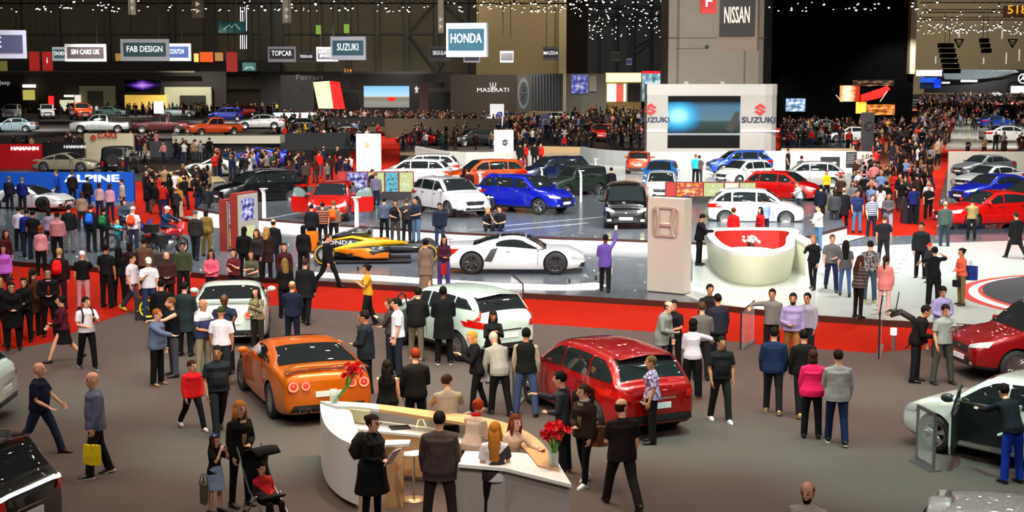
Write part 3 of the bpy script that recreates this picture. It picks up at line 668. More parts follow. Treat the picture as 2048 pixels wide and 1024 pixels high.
# open doors, as parts of their cars (local car coordinates)
def open_door(cr, pm, key, side, x0, L_, ang, bname='door'):
    s = SPECS[key]; sg = side; hg = Matrix.Translation((x0, sg * (s['W'] - .02), 0)) @ Matrix.Rotation(-sg * R(ang), 4, 'Z')
    m = MB(); z0, zb = s['gc'] + .12, 1.0
    out = [(0, z0), (-L_ + .08, z0), (-L_, z0 + .15), (-L_, zb), (0, zb - .03)]
    def slabp(pl, y0, y1, mi): m.add([(x, y, z) for y in (y0, y1) for x, z in pl], [tuple(range(len(pl) - 1, -1, -1)), tuple(range(len(pl), 2 * len(pl)))] + [(i, (i + 1) % len(pl), len(pl) + (i + 1) % len(pl), len(pl) + i) for i in range(len(pl))], mi)
    slabp(out, 0, sg * .035, 0); slabp([(x * .94 - .02, z + (.03 if z < .7 else -.03)) for x, z in out], -sg * .05, 0, 1)
    o = m.build(bname, [pm, BLACK], cr); o.matrix_local = hg
    f = MB(); f.loft([(0, 0, zb - .03), (-.45, -sg * .08, 1.34), (-.75, -sg * .12, 1.42), (-L_ + .05, -sg * .10, 1.38), (-L_, 0, zb)], .022, 6); f.build('window_frame', BLACK, o)
    g = MB(); g.add([(-.05, 0, zb - .02), (-.46, -sg * .07, 1.31), (-.75, -sg * .11, 1.4), (-L_ + .08, -sg * .09, 1.36), (-L_ + .03, 0, zb)], [(0, 1, 2, 3, 4)]); g.build('door_glass', mat((.4, .55, .5), .05, alpha=.35, name='clear_glass'), o)
    h = MB(); h.ell((-.12, sg * .16, zb + .06), (.07, .12, .08), 10, 6); h.build('door_mirror', [BLACK], o)
open_door(rd, paint('c5180d'), 'suv', 1, .86, 1.05, 62); open_door(rd, paint('c5180d'), 'suv', -1, .86, 1.05, 62)
open_door(lf, paint('e6efe8'), 'hatch', 1, .92, 1.08, 62)
# dark cabin opening behind the open door
m = MB(); m.box(-.1, .84, .86, .93, .34, 1.0); m.box(-.15, -.08, .86, .935, .3, 1.05); m.build('door_opening', BLACK, lf)
m = MB(); m.loft([(.1, .72, .55), (-.1, .72, .62), (-.25, .7, 1.1)], [(.24, .1), (.26, .1), (.2, .06)], 8, xd=(0, 1, 0)); m.build('car_seat', mat(lin('cfcfc8'), .6, name='seat_pale'), lf)
open_door(jk, paint('d6efe3'), 'juke', 1, .90, 1.0, 50)
# bonnet stripes are part of the red car's paintwork
# tail light bar of the black car
me_, bvh_, s_, c_ = car_shell('bigsuv')
p_ = patch(bvh_, 'rear', [(-.86, .93), (-.5, .97), (.5, .97), (.86, .93)], [(-.84, .99), (-.5, 1.02), (.5, 1.02), (.84, .99)], nu=16, nv=3, off=.025)
if p_: p_.build('light_bar', lit('bfeaf2', 2.5), bk)

# racing car
t = thing('racing_car', 'orange and black open-wheel racing car on the dark platform', 'racing car', tuple(G(760, 522, .15)), R(4))
ORG = paint('f07c0a'); DKP = paint('17181c'); YEL = paint('f5b818')
t.scale = (1.1,) * 3
b = MB()
b.loft([(-2.3, 0, .42), (-1.6, 0, .48), (-.9, 0, .52), (-.2, 0, .48), (.5, 0, .45), (1.3, 0, .42), (2.1, 0, .34), (2.75, 0, .24)],
       [(.10, .14), (.20, .24), (.30, .26), (.34, .22), (.28, .20), (.19, .16), (.13, .11), (.08, .05)], 16, xd=(0, 1, 0), mi=0, sq=.8)
b.build('body', DKP, t, True)
b = MB(); b.loft([(-1.9, 0, .62), (-1.3, 0, .78), (-.8, 0, .88), (-.42, 0, .93), (-.3, 0, .86)], [(.03, .08), (.07, .16), (.12, .2), (.16, .16), (.12, .1)], 14, xd=(0, 1, 0)); b.build('engine_cover', DKP, t, True)
b = MB(); b.loft([(-1.5, 0, .70), (-.9, 0, .80), (-.35, 0, .70), (.3, 0, .64), (.9, 0, .58)], [(.12, .04), (.20, .06), (.30, .08), (.27, .06), (.2, .04)], 14, xd=(0, 1, 0)); b.build('engine_cover', YEL, t, True, label='yellow-orange stripe panel')
b = MB(); b.loft([(-1.75, -.40, .36), (-1.2, -.52, .46), (-.5, -.50, .60), (.1, -.40, .66), (.8, -.22, .62)], [(.02, .02), (.10, .03), (.13, .04), (.10, .04), (.05, .03)], 10, xd=(0, 0, 1)); b.build('flank_panel', YEL, t, True, label='yellow-orange flank sweep')
for sg in (1, -1):
    b = MB(); b.loft([(-1.5, sg * .35, .25), (-.9, sg * .48, .33), (-.2, sg * .58, .38), (.35, sg * .58, .38)], [(.1, .12), (.24, .19), (.26, .21), (.22, .18)], 12, xd=(0, 1, 0), sq=.8); b.build('side_pod', ORG if sg > 0 else DKP, t, True)
    b = MB(); b.loft([(-1.3, sg * .62, .42), (-.4, sg * .80, .34), (.3, sg * .80, .28)], [(.05, .02), (.18, .02), (.1, .02)], 8, xd=(0, 0, 1)); b.build('side_stripe', ORG, t, True)
b = MB(); b.loft([(1.2, 0, .52), (2.0, 0, .42), (2.72, 0, .29)], [(.14, .05), (.11, .05), (.07, .04)], 10, xd=(0, 1, 0)); b.build('nose_cone', ORG, t, True)
b = MB(); b.box(-1.7, 1.0, -.75, .75, .06, .11); b.build('floor_board', BLACK, t)
b = MB(); b.box(2.35, 2.75, -.95, .95, .10, .14); b.box(2.3, 2.8, -.97, -.94, .1, .34); b.box(2.3, 2.8, .94, .97, .1, .34); b.box(2.2, 2.4, -.95, .95, .2, .23); b.build('front_wing', ORG, t)
b = MB(); b.box(-2.45, -2.1, -.42, .42, .86, .9); b.box(-2.45, -2.2, -.42, .42, .76, .78); b.box(-2.5, -2.0, -.44, -.42, .4, .95); b.box(-2.5, -2.0, .42, .44, .4, .95); b.build('rear_wing', ORG, t)
b = MB(); b.ell((.0, 0, .66), (.36, .20, .06), 12, 6); b.build('cockpit', BLACK, t, True)
b = MB(); b.lathe([(.25, -.02), (.28, -.02), (.28, .03), (.25, .03)], 20, c=(.05, 0, .72)); b.build('halo_rim', ORG, t)
for x, r_, w_ in ((-1.75, .34, .17), (1.55, .33, .14)):
    for sg in (1, -1):
        b = MB(); b.lathe([(r_ * .5, -w_), (r_ * .94, -w_), (r_, -w_ * .7), (r_, w_ * .7), (r_ * .94, w_), (r_ * .5, w_)], 28, axis='y'); o = b.build('wheel', RUB, t, True); o.location = (x, sg * .80, r_)
        b = MB(); b.lathe([(0, w_ * .8 * sg), (r_ * .55, w_ * .9 * sg)], 16, axis='y'); b.build('rim', STEEL, o)
        b = MB(); b.lathe([(r_ * .80, w_ * 1.02 * sg), (r_ * .90, w_ * 1.02 * sg)], 28, axis='y'); b.build('tyre_stripe', mat(lin('f5b418'), .6, name='yellow_mark'), o)
    for sg in (1, -1):
        b = MB(); b.cyl((x - .05, sg * .1, .4), (x, sg * .72, .36), .018, 5); b.cyl((x + .35, sg * .12, .42), (x, sg * .72, .40), .018, 5); b.build('suspension_arm', BLACK, t)
text('lettering', 'HONDA', .13, t, (-1.35, -.37, .56), mat((.85, .85, .85), .5, name='white_mark'), rot=(R(75), 0, 0), sx=1.5)

# motorcycles
def motorbike(u, v, rot, col, label, box=True):
    t = thing('motorcycle', label, 'motorcycle', tuple(G(u, v, .15)), R(rot)); pm = paint(col)
    for x in (-.72, .75):
        b = MB(); b.lathe([(.24, -.06), (.30, -.07), (.33, 0), (.30, .07), (.24, .06)], 24, axis='y'); o = b.build('wheel', RUB, t, True); o.location = (x, 0, .33)
        b = MB(); b.lathe([(.24, .03), (.22, 0), (.24, -.03)], 20, axis='y')
        for k in range(8): a = k * math.pi / 4; b.cyl((0, 0, 0), (.23 * math.cos(a), 0, .23 * math.sin(a)), .008, 4)
        b.build('rim', ALU, o)
    b = MB(); b.loft([(-.2, 0, .38), (.1, 0, .42), (.35, 0, .5)], [(.16, .18), (.2, .2), (.14, .16)], 10, xd=(0, 1, 0)); b.build('engine', STEEL, t, True)
    b = MB(); b.loft([(-.15, 0, .82), (.1, 0, .9), (.4, 0, .86), (.55, 0, .74)], [(.09, .08), (.17, .13), (.18, .15), (.12, .1)], 12, xd=(0, 1, 0)); b.build('fuel_tank', pm, t, True)
    b = MB(); b.loft([(.45, 0, .7), (.7, 0, .95), (.78, 0, 1.2)], [(.16, .18), (.2, .1), (.15, .02)], 12, xd=(0, 1, 0)); b.build('fairing', pm, t, True)
    b = MB(); b.loft([(-.75, 0, .85), (-.4, 0, .8), (-.1, 0, .84)], [(.14, .05), (.16, .06), (.1, .05)], 10, xd=(0, 1, 0)); b.build('seat', BLACK, t, True)
    b = MB(); b.cyl((.52, .0, 1.0), (.75, .09, .33), .025, 6); b.cyl((.52, 0, 1.0), (.75, -.09, .33), .025, 6); b.build('fork', STEEL, t)
    b = MB(); b.loft([(.3, -.4, 1.05), (.5, -.15, 1.02), (.5, .15, 1.02), (.3, .4, 1.05)], .018, 6); b.build('handlebar', BLACK, t)
    b = MB(); b.loft([(-.72, .14, .33), (-.2, .14, .3), (.1, .1, .35)], .045, 8); b.build('exhaust', CHROME, t)
    if box:
        b = MB(); b.box(-1.05, -.7, -.22, .22, .95, 1.25); b.box(-.95, -.45, .2, .42, .5, .85); b.box(-.95, -.45, -.42, -.2, .5, .85); b.build('pannier', BLACK, t)
        b = MB(); b.box(-1.08, -1.04, -.1, .1, .82, .9); b.build('taillight', TAIL, t)
motorbike(337, 512, 62, 'b3121a', 'touring motorcycle with black luggage boxes and a red tail light')
motorbike(262, 500, 20, '1a2a7a', 'dark motorcycle a child is leaning on', box=False)
# ---------------------------------------------------------------- counters, pylons, walls of the stands
def M2(fr, z): return lambda u, v: tuple(G(u, v, z)[:2])
def ptsz(px, z): return [Vector(G(u, v, z)) for u, v in px]
WPL = mat((.80, .80, .77), .35, coat=.2, name='white_panel')
WARM = mat(lin('c89a68'), .5, name='warm_wood'); CREAM = mat(lin('cdbfa0'), .45, name='cream_panel'); GREYP = mat(lin('8f8982'), .5, name='grey_panel')
# --- big curved front counter
t = thing('reception_counter', 'curved white reception counter with a wooden rim in the foreground', 'counter', tuple(G(850, 960, SG)))
def cloc(m): return [tuple(Vector(p) - t.location) for p in m]
def band(name, outer, inner, z0, z1, m, sub=None, par=None):
    b = MB(); o, i = ptsz(outer, z1), ptsz(inner, z1); L0 = (par or t).matrix_world.translation if False else t.location
    for k in range(len(o) - 1):
        q = [o[k], o[k + 1], i[k + 1], i[k]]; b.prism([(p.x - L0.x, p.y - L0.y) for p in q], z0 - L0.z, z1 - L0.z)
    return b.build(name, m, par or t)
def smooth(px, n=6):
    px = [Vector((*p, 0)) for p in px]; out = []
    for k in range(len(px) - 1):
        p0, p1, p2, p3 = px[max(k - 1, 0)], px[k], px[k + 1], px[min(k + 2, len(px) - 1)]
        for j in range(n):
            s = j / n; q = .5 * ((2 * p1) + (-p0 + p2) * s + (2 * p0 - 5 * p1 + 4 * p2 - p3) * s * s + (-p0 + 3 * p1 - 3 * p2 + p3) * s ** 3); out.append((q.x, q.y))
    return out + [tuple(px[-1][:2])]
LO = smooth([(716, 892), (682, 878), (655, 856), (643, 830), (640, 802)]); LI = smooth([(716, 852), (713, 851), (710, 850), (700, 822), (672, 812)])
band('left_desk', LO, LI, 0.10, 1.05, WPL); band('plinth', [(u + 2, v) for u, v in LO], LI, 0.012, .10, BLACK)
BO = smooth([(640, 802), (735, 806), (870, 822), (960, 833), (1030, 852), (1078, 880), (1105, 915), (1118, 940)]); BI = smooth([(672, 812), (740, 816), (868, 836), (950, 850), (1005, 868), (1040, 890), (1062, 912), (1075, 930)])
band('back_wall', [(u, v) for u, v in BO], [(u * .985 + 13, v + 3) for u, v in BO], .1, 1.0, WPL)
band('wooden_rim', BO[7:], BI[7:], 1.05, 1.10, WARM); band('white_rim', BO[:8], BI[:8], 1.05, 1.10, WPL)
IO = smooth([(688, 832), (760, 842), (868, 856), (940, 872), (1000, 895), (1030, 925)]); II = smooth([(715, 858), (775, 864), (868, 874), (925, 888), (975, 912), (1000, 942)])
band('work_top', IO, II, .78, .82, WPL); band('inner_panel', II, [(u, v + 4) for u, v in II], .1, .78, WARM)
band('glass_partition', [(668, 812), (740, 820)], [(668, 815), (740, 823)], .84, 1.06, mat(lin('c9c79a'), .3, name='frosted_glass'))
band('front_desk_top', [(916, 928), (1010, 936), (1143, 969)], [(930, 902), (1040, 905), (1112, 918)], 1.02, 1.07, WPL)
band('front_desk', [(912, 930), (1010, 938), (1141, 970)], [(930, 905), (1040, 908), (1110, 921)], .012, 1.02, mat(lin('a9a29a'), .5, name='desk_grey'))
band('inner_cabinet', [(1040, 905), (1075, 912)], [(1043, 925), (1078, 930)], .82, 1.05, CREAM)
# unseen warm area light added above the counter to brighten its inside
l = bpy.data.lights.new('counter_fill', 'AREA'); l.shape = 'RECTANGLE'; l.size = 2.6; l.size_y = .3; l.energy = 130; l.color = (1, .72, .42)
o = link('counter_fill', l); p = G(850, 905, 0); o.location = (p.x, p.y, 3.4); o['kind'] = 'helper'
# things on the counter
def onp(u, v, z): return tuple(G(u, v, z))
def flower(u, v, z, label, lean=(0, 0), n=9, hr=.16, fh=.42, seed=1, vr=.075):
    r_ = random.Random(seed); t = thing('vase_of_flowers', label, 'flowers', onp(u, v, z))
    b = MB(); b.lathe([(0, .005), (vr, .005), (vr * 1.02, .24), (vr * .94, .24), (vr * .92, .02), (0, .02)], 18); b.build('vase', mat((.75, .85, .8), .03, alpha=.35, coat=1, name='clear_vase'), t, True)
    b = MB(); c = MB()
    for k in range(n):
        a = 2 * math.pi * k / n + r_.uniform(-.3, .3); rr = hr * (.35 + .65 * r_.random()); e = Vector((lean[0] + rr * math.cos(a), lean[1] + rr * math.sin(a), fh + r_.uniform(-.08, .12)))
        b.loft([(0.02 * math.cos(a), .02 * math.sin(a), .02), (lean[0] * .5 + e.x * .2, lean[1] * .5, fh * .55), e], .009, 5)
        for q in range(4):      # several trumpet blooms per stem
            d = Vector((r_.uniform(-1, 1), r_.uniform(-1, 1), r_.uniform(-.2, 1))).normalized(); ce = e + d * .03
            for s in range(6):
                an = s * math.pi / 3; sd = d.orthogonal().normalized(); s2 = d.cross(sd); w = (sd * math.cos(an) + s2 * math.sin(an)); tip = ce + d * .06 + w * .07; md = ce + d * .05 + w * .035; tg = w.cross(d) * .022
                c.add([ce, md + tg, tip, md - tg], [(0, 1, 2, 3)])
    b.build('stems', mat(lin('4f8a2c'), .5, name='stem_green'), t, True); c.build('blooms', mat(lin('d8121c'), .45, name='red_petal'), t)
flower(1107, 936, 1.072, 'clear vase of bright red lilies on the right end of the counter', hr=.20, n=12, fh=.50)
flower(668, 806, 1.102, 'glass vase of red lilies leaning right on the left corner of the counter', lean=(.32, .05), hr=.15, n=10, fh=.52, seed=3)
b = MB(); b.box(-.17, .17, -.12, .12, 0, .015); b.box(-.17, .17, .11, .125, .0, .02, M=None); o = b.build('tablet_computer', BLACK); o.location = onp(800, 856, .823); o.rotation_euler = (0, 0, .3); tag(o, 'flat black tablet lying on the counter work top', 'tablet')
b = MB(); b.loft([(0, 0, .0), (.03, 0, .12), (.1, 0, .16), (.16, 0, .02)], .012, 6); o = b.build('card_holder', lit('f5e08a', .8)); o.location = onp(833, 855, .82); tag(o, 'small yellow bent card holder on the work top', 'card holder')  # bent yellow holder with an emissive colour
# pedestal table and stool
t = thing('pedestal_table', 'narrow pedestal with a slanted white top inside the counter', 'pedestal', tuple(G(790, 1012, SG)))
b = MB(); b.box(-.14, .14, -.10, .10, 0, .98); b.build('column', mat(lin('d9a878'), .5, name='peach_panel'), t)
b = MB(); b.prism([(-.20, -.16), (.24, -.05), (.24, .2), (-.20, .18)], .98, 1.02); b.build('table_top', WPL, t)
t = thing('bar_stool', 'white bar stool with a round foot beside the pedestal', 'stool', tuple(G(828, 1000, SG)))
b = MB(); b.lathe([(0, 0), (.21, 0), (.20, .02), (.03, .035), (0, .035)], 24); b.build('base', mat(lin('caa27a'), .3, .5, name='base_metal'), t, True)
b = MB(); b.cyl((0, 0, .03), (0, 0, .72), .022, 10); b.build('pole', CHROME, t); b = MB(); b.loft([(-.2, 0, .74), (.0, 0, .76), (.2, .0, .78), (.26, 0, .86)], [(.16, .02), (.19, .025), (.17, .02), (.14, .015)], 10, xd=(0, 1, 0)); b.build('seat', WPL, t, True)

# --- Honda pylon
p0 = G(1294, 583, .15); p1 = G(1367, 590, .15); p2 = G(1380, 583, .15)
t = thing('brand_pylon', 'tall pale grey pylon carrying a chrome letter H emblem', 'pylon', (p0.x, p0.y, .15), math.atan2(p1.y - p0.y, p1.x - p0.x))
w = (p1 - p0).length; hgt = 2.9; PYL = mat(lin('b9b1a6'), .45, name='pylon_panel')
b = MB(); b.box(0, w, 0, .45, .03, hgt); b.build('panel', PYL, t); b = MB(); b.box(.02, w - .02, .02, .42, 0, .03); b.build('base', BLACK, t)
e = MB(); cx, cz, hw, hh = w * .5, hgt - .72, .46, .47
def rrect(hw, hh, r, n=6, taper=0): 
    o = []
    for sx, sz, a0 in ((1, 1, 0), (-1, 1, 90), (-1, -1, 180), (1, -1, 270)):
        for k in range(n + 1):
            a = R(a0 + 90 * k / n); o.append((sx * (hw - r) + r * math.cos(a), sz * (hh - r) + r * math.sin(a)))
    return [(x * (1 + taper * z / hh), z) for x, z in o]
O_, I_ = rrect(hw, hh, .17, taper=.05), rrect(hw - .085, hh - .085, .11, taper=.05); n = len(O_)
vs = [(cx + x, -.10 if k % 2 else -.02, cz + z) for k in (0,) for x, z in O_]
vs = [(cx + x, 0, cz + z) for x, z in O_] + [(cx + x * .97, -.07, cz + z * .97) for x, z in O_] + [(cx + x * 1.03, -.07, cz + z * 1.03) for x, z in I_] + [(cx + x, 0, cz + z) for x, z in I_]
e.add(vs, [(j * n + i, j * n + (i + 1) % n, (j + 1) * n + (i + 1) % n, (j + 1) * n + i) for j in range(3) for i in range(n)])
for sg in (1, -1): e.loft([(cx + sg * .30, -.05, cz + .44), (cx + sg * .225, -.06, cz + .05), (cx + sg * .25, -.06, cz - .25), (cx + sg * .29, -.05, cz - .44)], [(.085, .05), (.055, .05), (.06, .05), (.085, .05)], 10, xd=(1, 0, 0))
e.loft([(cx - .22, -.05, cz - .08), (cx + .22, -.05, cz - .08)], [(.07, .05)] * 2, 10, xd=(0, 0, 1))
em = e.build('emblem', mat(lin('d8c0b2'), .22, .55, 1, name='rose_chrome'), t, autosm=40)

# --- round white counter with red inside
OUT = smooth([(1500, 455), (1425, 457), (1411, 463), (1418, 477), (1440, 495), (1475, 505), (1520, 508), (1565, 503), (1588, 493), (1590, 475), (1592, 458), (1500, 455)], 4)[:-1]
zt = 1.22; o_ = ptsz(OUT, zt); cc = sum(o_, Vector()) / len(o_); t = thing('round_counter', 'round white glowing counter lined in red on the white floor', 'counter', (cc.x, cc.y, .158))
P = [(p - cc) for p in o_]; n = len(P); b = MB()
prof = [(.90, 0), (.93, .10), (.965, .5), (1, .80), (1.0, .98)]
for s_, z in prof: b.v += [(p.x * s_ + 0, p.y * s_, z) for p in P]
b.f = [(j * n + i, j * n + (i + 1) % n, (j + 1) * n + (i + 1) % n, (j + 1) * n + i) for j in range(len(prof) - 1) for i in range(n)]; b.m = [0] * len(b.f)
b.build('outer_wall', mat((.66, .68, .48), .35, emis=.08, name='glow_white'), t, True)
b = MB(); tp = [(1.0, .98), (1.0, 1.065), (.99, 1.075), (.80, 1.075), (.79, 1.05)]
for s_, z in tp: b.v += [(p.x * s_, p.y * s_, z) for p in P]
b.f = [(j * n + i, j * n + (i + 1) % n, (j + 1) * n + (i + 1) % n, (j + 1) * n + i) for j in range(len(tp) - 1) for i in range(n)]; b.m = [0] * len(b.f); b.build('top_rim', WPL, t, False)
b = MB()
for s_, z in ((.79, 1.06), (.78, .05)): b.v += [(p.x * s_, p.y * s_, z) for p in P]
b.f = [(i, (i + 1) % n, n + (i + 1) % n, n + i) for i in range(n)]; b.m = [0] * n; b.build('inner_lining', mat(lin('a81b12'), .5, name='red_lining'), t)
b = MB(); b.lathe([(0, .70), (.75, .70), (.75, .74), (0, .74)], 28); b.lathe([(.5, 0), (.5, .7)], 24); b.build('inner_table', mat(lin('d8d4b0'), .4, name='cream_table'), t)
b = MB(); b.box(1.62, 2.0, -1.3, 1.7, 0, .98); b.build('side_cabinet', mat((.86, .88, .72), .4, emis=.06, name='glow_white2'), t)
b = MB(); b.box(1.6, 2.02, -1.32, 1.72, .98, 1.06); b.build('side_top', WPL, t)
flowers_w = thing('flower_bunch', 'bunch of white and pink flowers inside the red-lined counter', 'flowers', onp(1502, 486, .9))
b = MB()
for k in range(26): b.ell((LR.uniform(-.28, .28), LR.uniform(-.2, .2), LR.uniform(0, .22)), .06, 6, 4)
b.build('blooms', mat(lin('f0d8c8'), .5, name='pale_petal'), flowers_w, True); b = MB(); b.cyl((0, 0, -.45), (0, 0, .02), .1, 10, r2=.13); b.build('vase', GLASS, flowers_w)

# --- Suzuki wall with the big screen
def screen_mat(kind):
    m = bpy.data.materials.new('screen_picture'); m.use_nodes = True; nt = m.node_tree; N = nt.nodes; b = N['Principled BSDF']
    tc = N.new('ShaderNodeTexCoord'); sp = N.new('ShaderNodeSeparateXYZ'); nt.links.new(tc.outputs['Generated'], sp.inputs[0])
    no = N.new('ShaderNodeTexNoise'); nt.links.new(tc.outputs['Generated'], no.inputs[0]); no.inputs['Scale'].default_value = 4; no.inputs['Detail'].default_value = 5
    def ramp(src, st):
        r = N.new('ShaderNodeValToRGB'); e = r.color_ramp.elements
        while len(e) < len(st): e.new(.5)
        for q, (p, c) in zip(e, st): q.position = p; q.color = (*lin(c), 1)
        nt.links.new(src, r.inputs[0]); return r.outputs[0]
    def math_(op, a, b_=None, c=None):
        q = N.new('ShaderNodeMath'); q.operation = op
        for i, s in enumerate((a, b_, c)):
            if s is None: continue
            if isinstance(s, (int, float)): q.inputs[i].default_value = s
            else: nt.links.new(s, q.inputs[i])
        return q.outputs[0]
    def mix(f, a, c):
        q = N.new('ShaderNodeMix'); q.data_type = 'RGBA'; nt.links.new(f, q.inputs[0])
        for i, s in ((6, a), (7, c)): nt.links.new(s, q.inputs[i])
        return q.outputs[2]
    X, Z = sp.outputs[0], sp.outputs[2]
    if kind == 'smoke':
        base = ramp(Z, [(0, '050505'), (.24, '0b0e0f'), (.27, 'c8d0d0'), (.29, '26302f'), (.5, '3b4c4a'), (.55, '5a7a86'), (.8, '48708c'), (.88, '24384a'), (.9, '020202')])
        d = math_('ADD', math_('MULTIPLY', math_('SUBTRACT', X, .14), math_('SUBTRACT', X, .14)), math_('MULTIPLY', math_('SUBTRACT', Z, .62), math_('SUBTRACT', Z, .62)))
        f = math_('MULTIPLY', math_('ADD', d, math_('MULTIPLY', no.outputs['Fac'], .05)), 9); s_ = N.new('ShaderNodeClamp'); nt.links.new(math_('SUBTRACT', 1.35, f), s_.inputs[0])
        k = math_('MULTIPLY', s_.outputs[0], math_('LESS_THAN', Z, .89)); smk = ramp(d, [(0, 'b0ecf8'), (.03, '4cc4ee'), (.08, '1d8fd0'), (.15, '2a70a8')]); col = mix(k, base, smk)
    elif kind == 'race':
        col = ramp(Z, [(0, '7c7a76'), (.22, '8a8780'), (.45, '77705f'), (.5, 'b8b2a0'), (.56, 'a9d4ee'), (1, '7ab8de')])
    elif kind == 'purple':
        d = math_('ADD', math_('MULTIPLY', math_('ABSOLUTE', math_('SUBTRACT', X, .5)), 1.2), math_('MULTIPLY', math_('ABSOLUTE', math_('SUBTRACT', Z, .55)), 1.2))
        col = ramp(math_('ADD', d, math_('MULTIPLY', no.outputs['Fac'], .3)), [(0, 'e8c8f4'), (.35, '8a5ac0'), (.6, '3a1c66'), (.8, '0a0510'), (1, '020103')])
    elif kind == 'warm':
        col = ramp(math_('ADD', X, math_('MULTIPLY', no.outputs['Fac'], .1)), [(0, 'd8d4e6'), (.3, 'e8dfd8'), (.55, 'e8b46a'), (.62, 'e01410'), (1, 'd81410')])
    elif kind == 'fire':
        col = ramp(math_('ADD', math_('MULTIPLY', X, .8), math_('MULTIPLY', no.outputs['Fac'], .4)), [(0, '200a05'), (.25, 'f0a050'), (.4, 'fff0d0'), (.6, 'ffe0b0'), (.85, 'c03010')])
    else:
        col = ramp(no.outputs['Fac'], kind)
    nt.links.new(col, b.inputs['Emission Color']); b.inputs['Emission Strength'].default_value = 1.0; b.inputs['Base Color'].default_value = (.004, .004, .004, 1); b.inputs['Roughness'].default_value = .6; b.inputs['Specular IOR Level'].default_value = .1
    return m
def panel(name, px, Y, th, m, par=None, label=None, front=0, cat=None, group=None, kind=None):
    x0, x1, z0, z1 = vrect(px[0], px[1], px[2], px[3], Y); b = MB(); loc = Vector((0, 0, 0))
    if par: L0 = par.location; b.box(x0 - L0.x, x1 - L0.x, Y - L0.y, Y - L0.y + th, z0 - L0.z, z1 - L0.z); return b.build(name, m, par, label=label)
    b.box(0, x1 - x0, 0, th, 0, z1 - z0); o = b.build(name, m); o.location = (x0, Y, z0)
    if kind: o['kind'] = kind; o['label'] = label or name.replace('_', ' ')
    elif cat: tag(o, label, cat, group)
    return o
YS = 122.0
x0, x1, z0, z1 = vrect(1293, 168, 1560, 312, YS); t = thing('screen_wall', 'big white stand wall with a video screen and two red S emblems', 'display wall', ((x0 + x1) / 2, YS, .42))
hw = (x1 - x0) / 2; zt = z1 - .42; SWH = mat((.44, .43, .41), .5, name='stand_white')
b = MB(); pl = [(-hw, 0)] + [(-hw + .0, 2.4), (hw - .1, 2.4)] + [(hw - 1.2 + 1.2 * math.sin(R(a)), 1.2 - 1.2 * math.cos(R(a))) for a in (90, 60, 30, 0)]
b.prism(pl, 0, zt); b.build('wall_body', SWH, t)
b = MB(); b.prism([(p[0] * 1.004, p[1] - .03) for p in pl], zt - .9, zt - .02); b.build('fascia', mat((.52, .52, .5), .4, name='fascia_white'), t)
sx0, sx1, sz0, sz1 = vrect(1335, 192, 1481, 296, YS); ox, oz = t.location.x, .42
b = MB(); b.box(sx0 - ox, sx1 - ox, -.06, .05, sz0 - oz, sz1 - oz); b.build('video_screen', screen_mat('smoke'), t)
# rider in the video
b = MB(); b.loft([(sx1 - ox - .9, -.075, sz0 - oz + 1.4), (sx1 - ox - .45, -.075, sz0 - oz + 2.2), (sx1 - ox - .25, -.075, sz0 - oz + 3.0)], [(.3, .006), (.35, .006), (.15, .006)], 8, xd=(1, 0, 0)); b.build('video_figure', mat(lin('10161c'), .5, name='figure_dark'), t)
b = MB(); a, c = V(1483, 262, YS - .1), V(1560, 266, YS - .1); b.box(sx1 - ox + .1, hw, -.16, -.0, a.z - oz - .06, a.z - oz + .05); a = V(1294, 262, YS); b.box(-hw, sx0 - ox - .1, -.16, 0, a.z - oz - .06, a.z - oz + .05); b.build('light_ledge', lit('ffffff', .8), t)
REDM = mat(lin('e0231a'), .5, name='red_mark'); BLUEM = mat(lin('14234a'), .5, name='navy_mark'); WM = mat((.85, .85, .85), .5, emis=.25, name='white_mark2'); CH_ = mat(lin('1c1c20'), .5, name='dark_mark')
def s_logo(par, x, y, z, w, m=None, name='emblem'):
    """angular S mark: two interlocked chevron strokes"""
    h = w * 1.02; A = [(.0, .5), (.5, .17), (.5, .10), (.12, -.14), (.28, -.24), (.5, -.1), (.0, -.5), (-.5, -.17), (-.5, -.10), (-.12, .14), (-.28, .24), (-.5, .1)]
    A = [(0, .5), (.48, .16), (.28, .05), (0, .24), (-.16, .13), (.48, -.14), (0, -.5), (-.48, -.16), (-.28, -.05), (0, -.24), (.16, -.13), (-.48, .14)]
    b = MB(); vs = [(x + p * w, y, z + q * h) for p, q in A]; n = len(A); vs += [(a, y + .05, c) for a, _, c in vs]
    b.add(vs, [tuple(range(n)), tuple(range(2 * n - 1, n - 1, -1))] + [(i, n + i, n + (i + 1) % n, (i + 1) % n) for i in range(n)]); return b.build(name, m or REDM, par)
for u in (1302, 1521):
    q = V(u, 219, YS - .2); s_logo(t, q.x - ox, -.14, q.z - oz, 1.0)
q = V(1309, 247, YS); text('lettering', 'SUZUKI', .42, t, (q.x - ox + .0, -.1, q.z - oz), BLUEM, sx=1.25, bold=.015)
q = V(1517, 248, YS); text('lettering', 'SUZUKI', .46, t, (q.x - ox, -.1, q.z - oz), BLUEM, sx=1.3, bold=.015)
for u in (1373, 1446): q = V(u, 166, YS); b = MB(); b.box(q.x - ox - .18, q.x - ox + .18, .3, .5, zt, zt + .2); b.build('lamp_bracket', SWH, t)
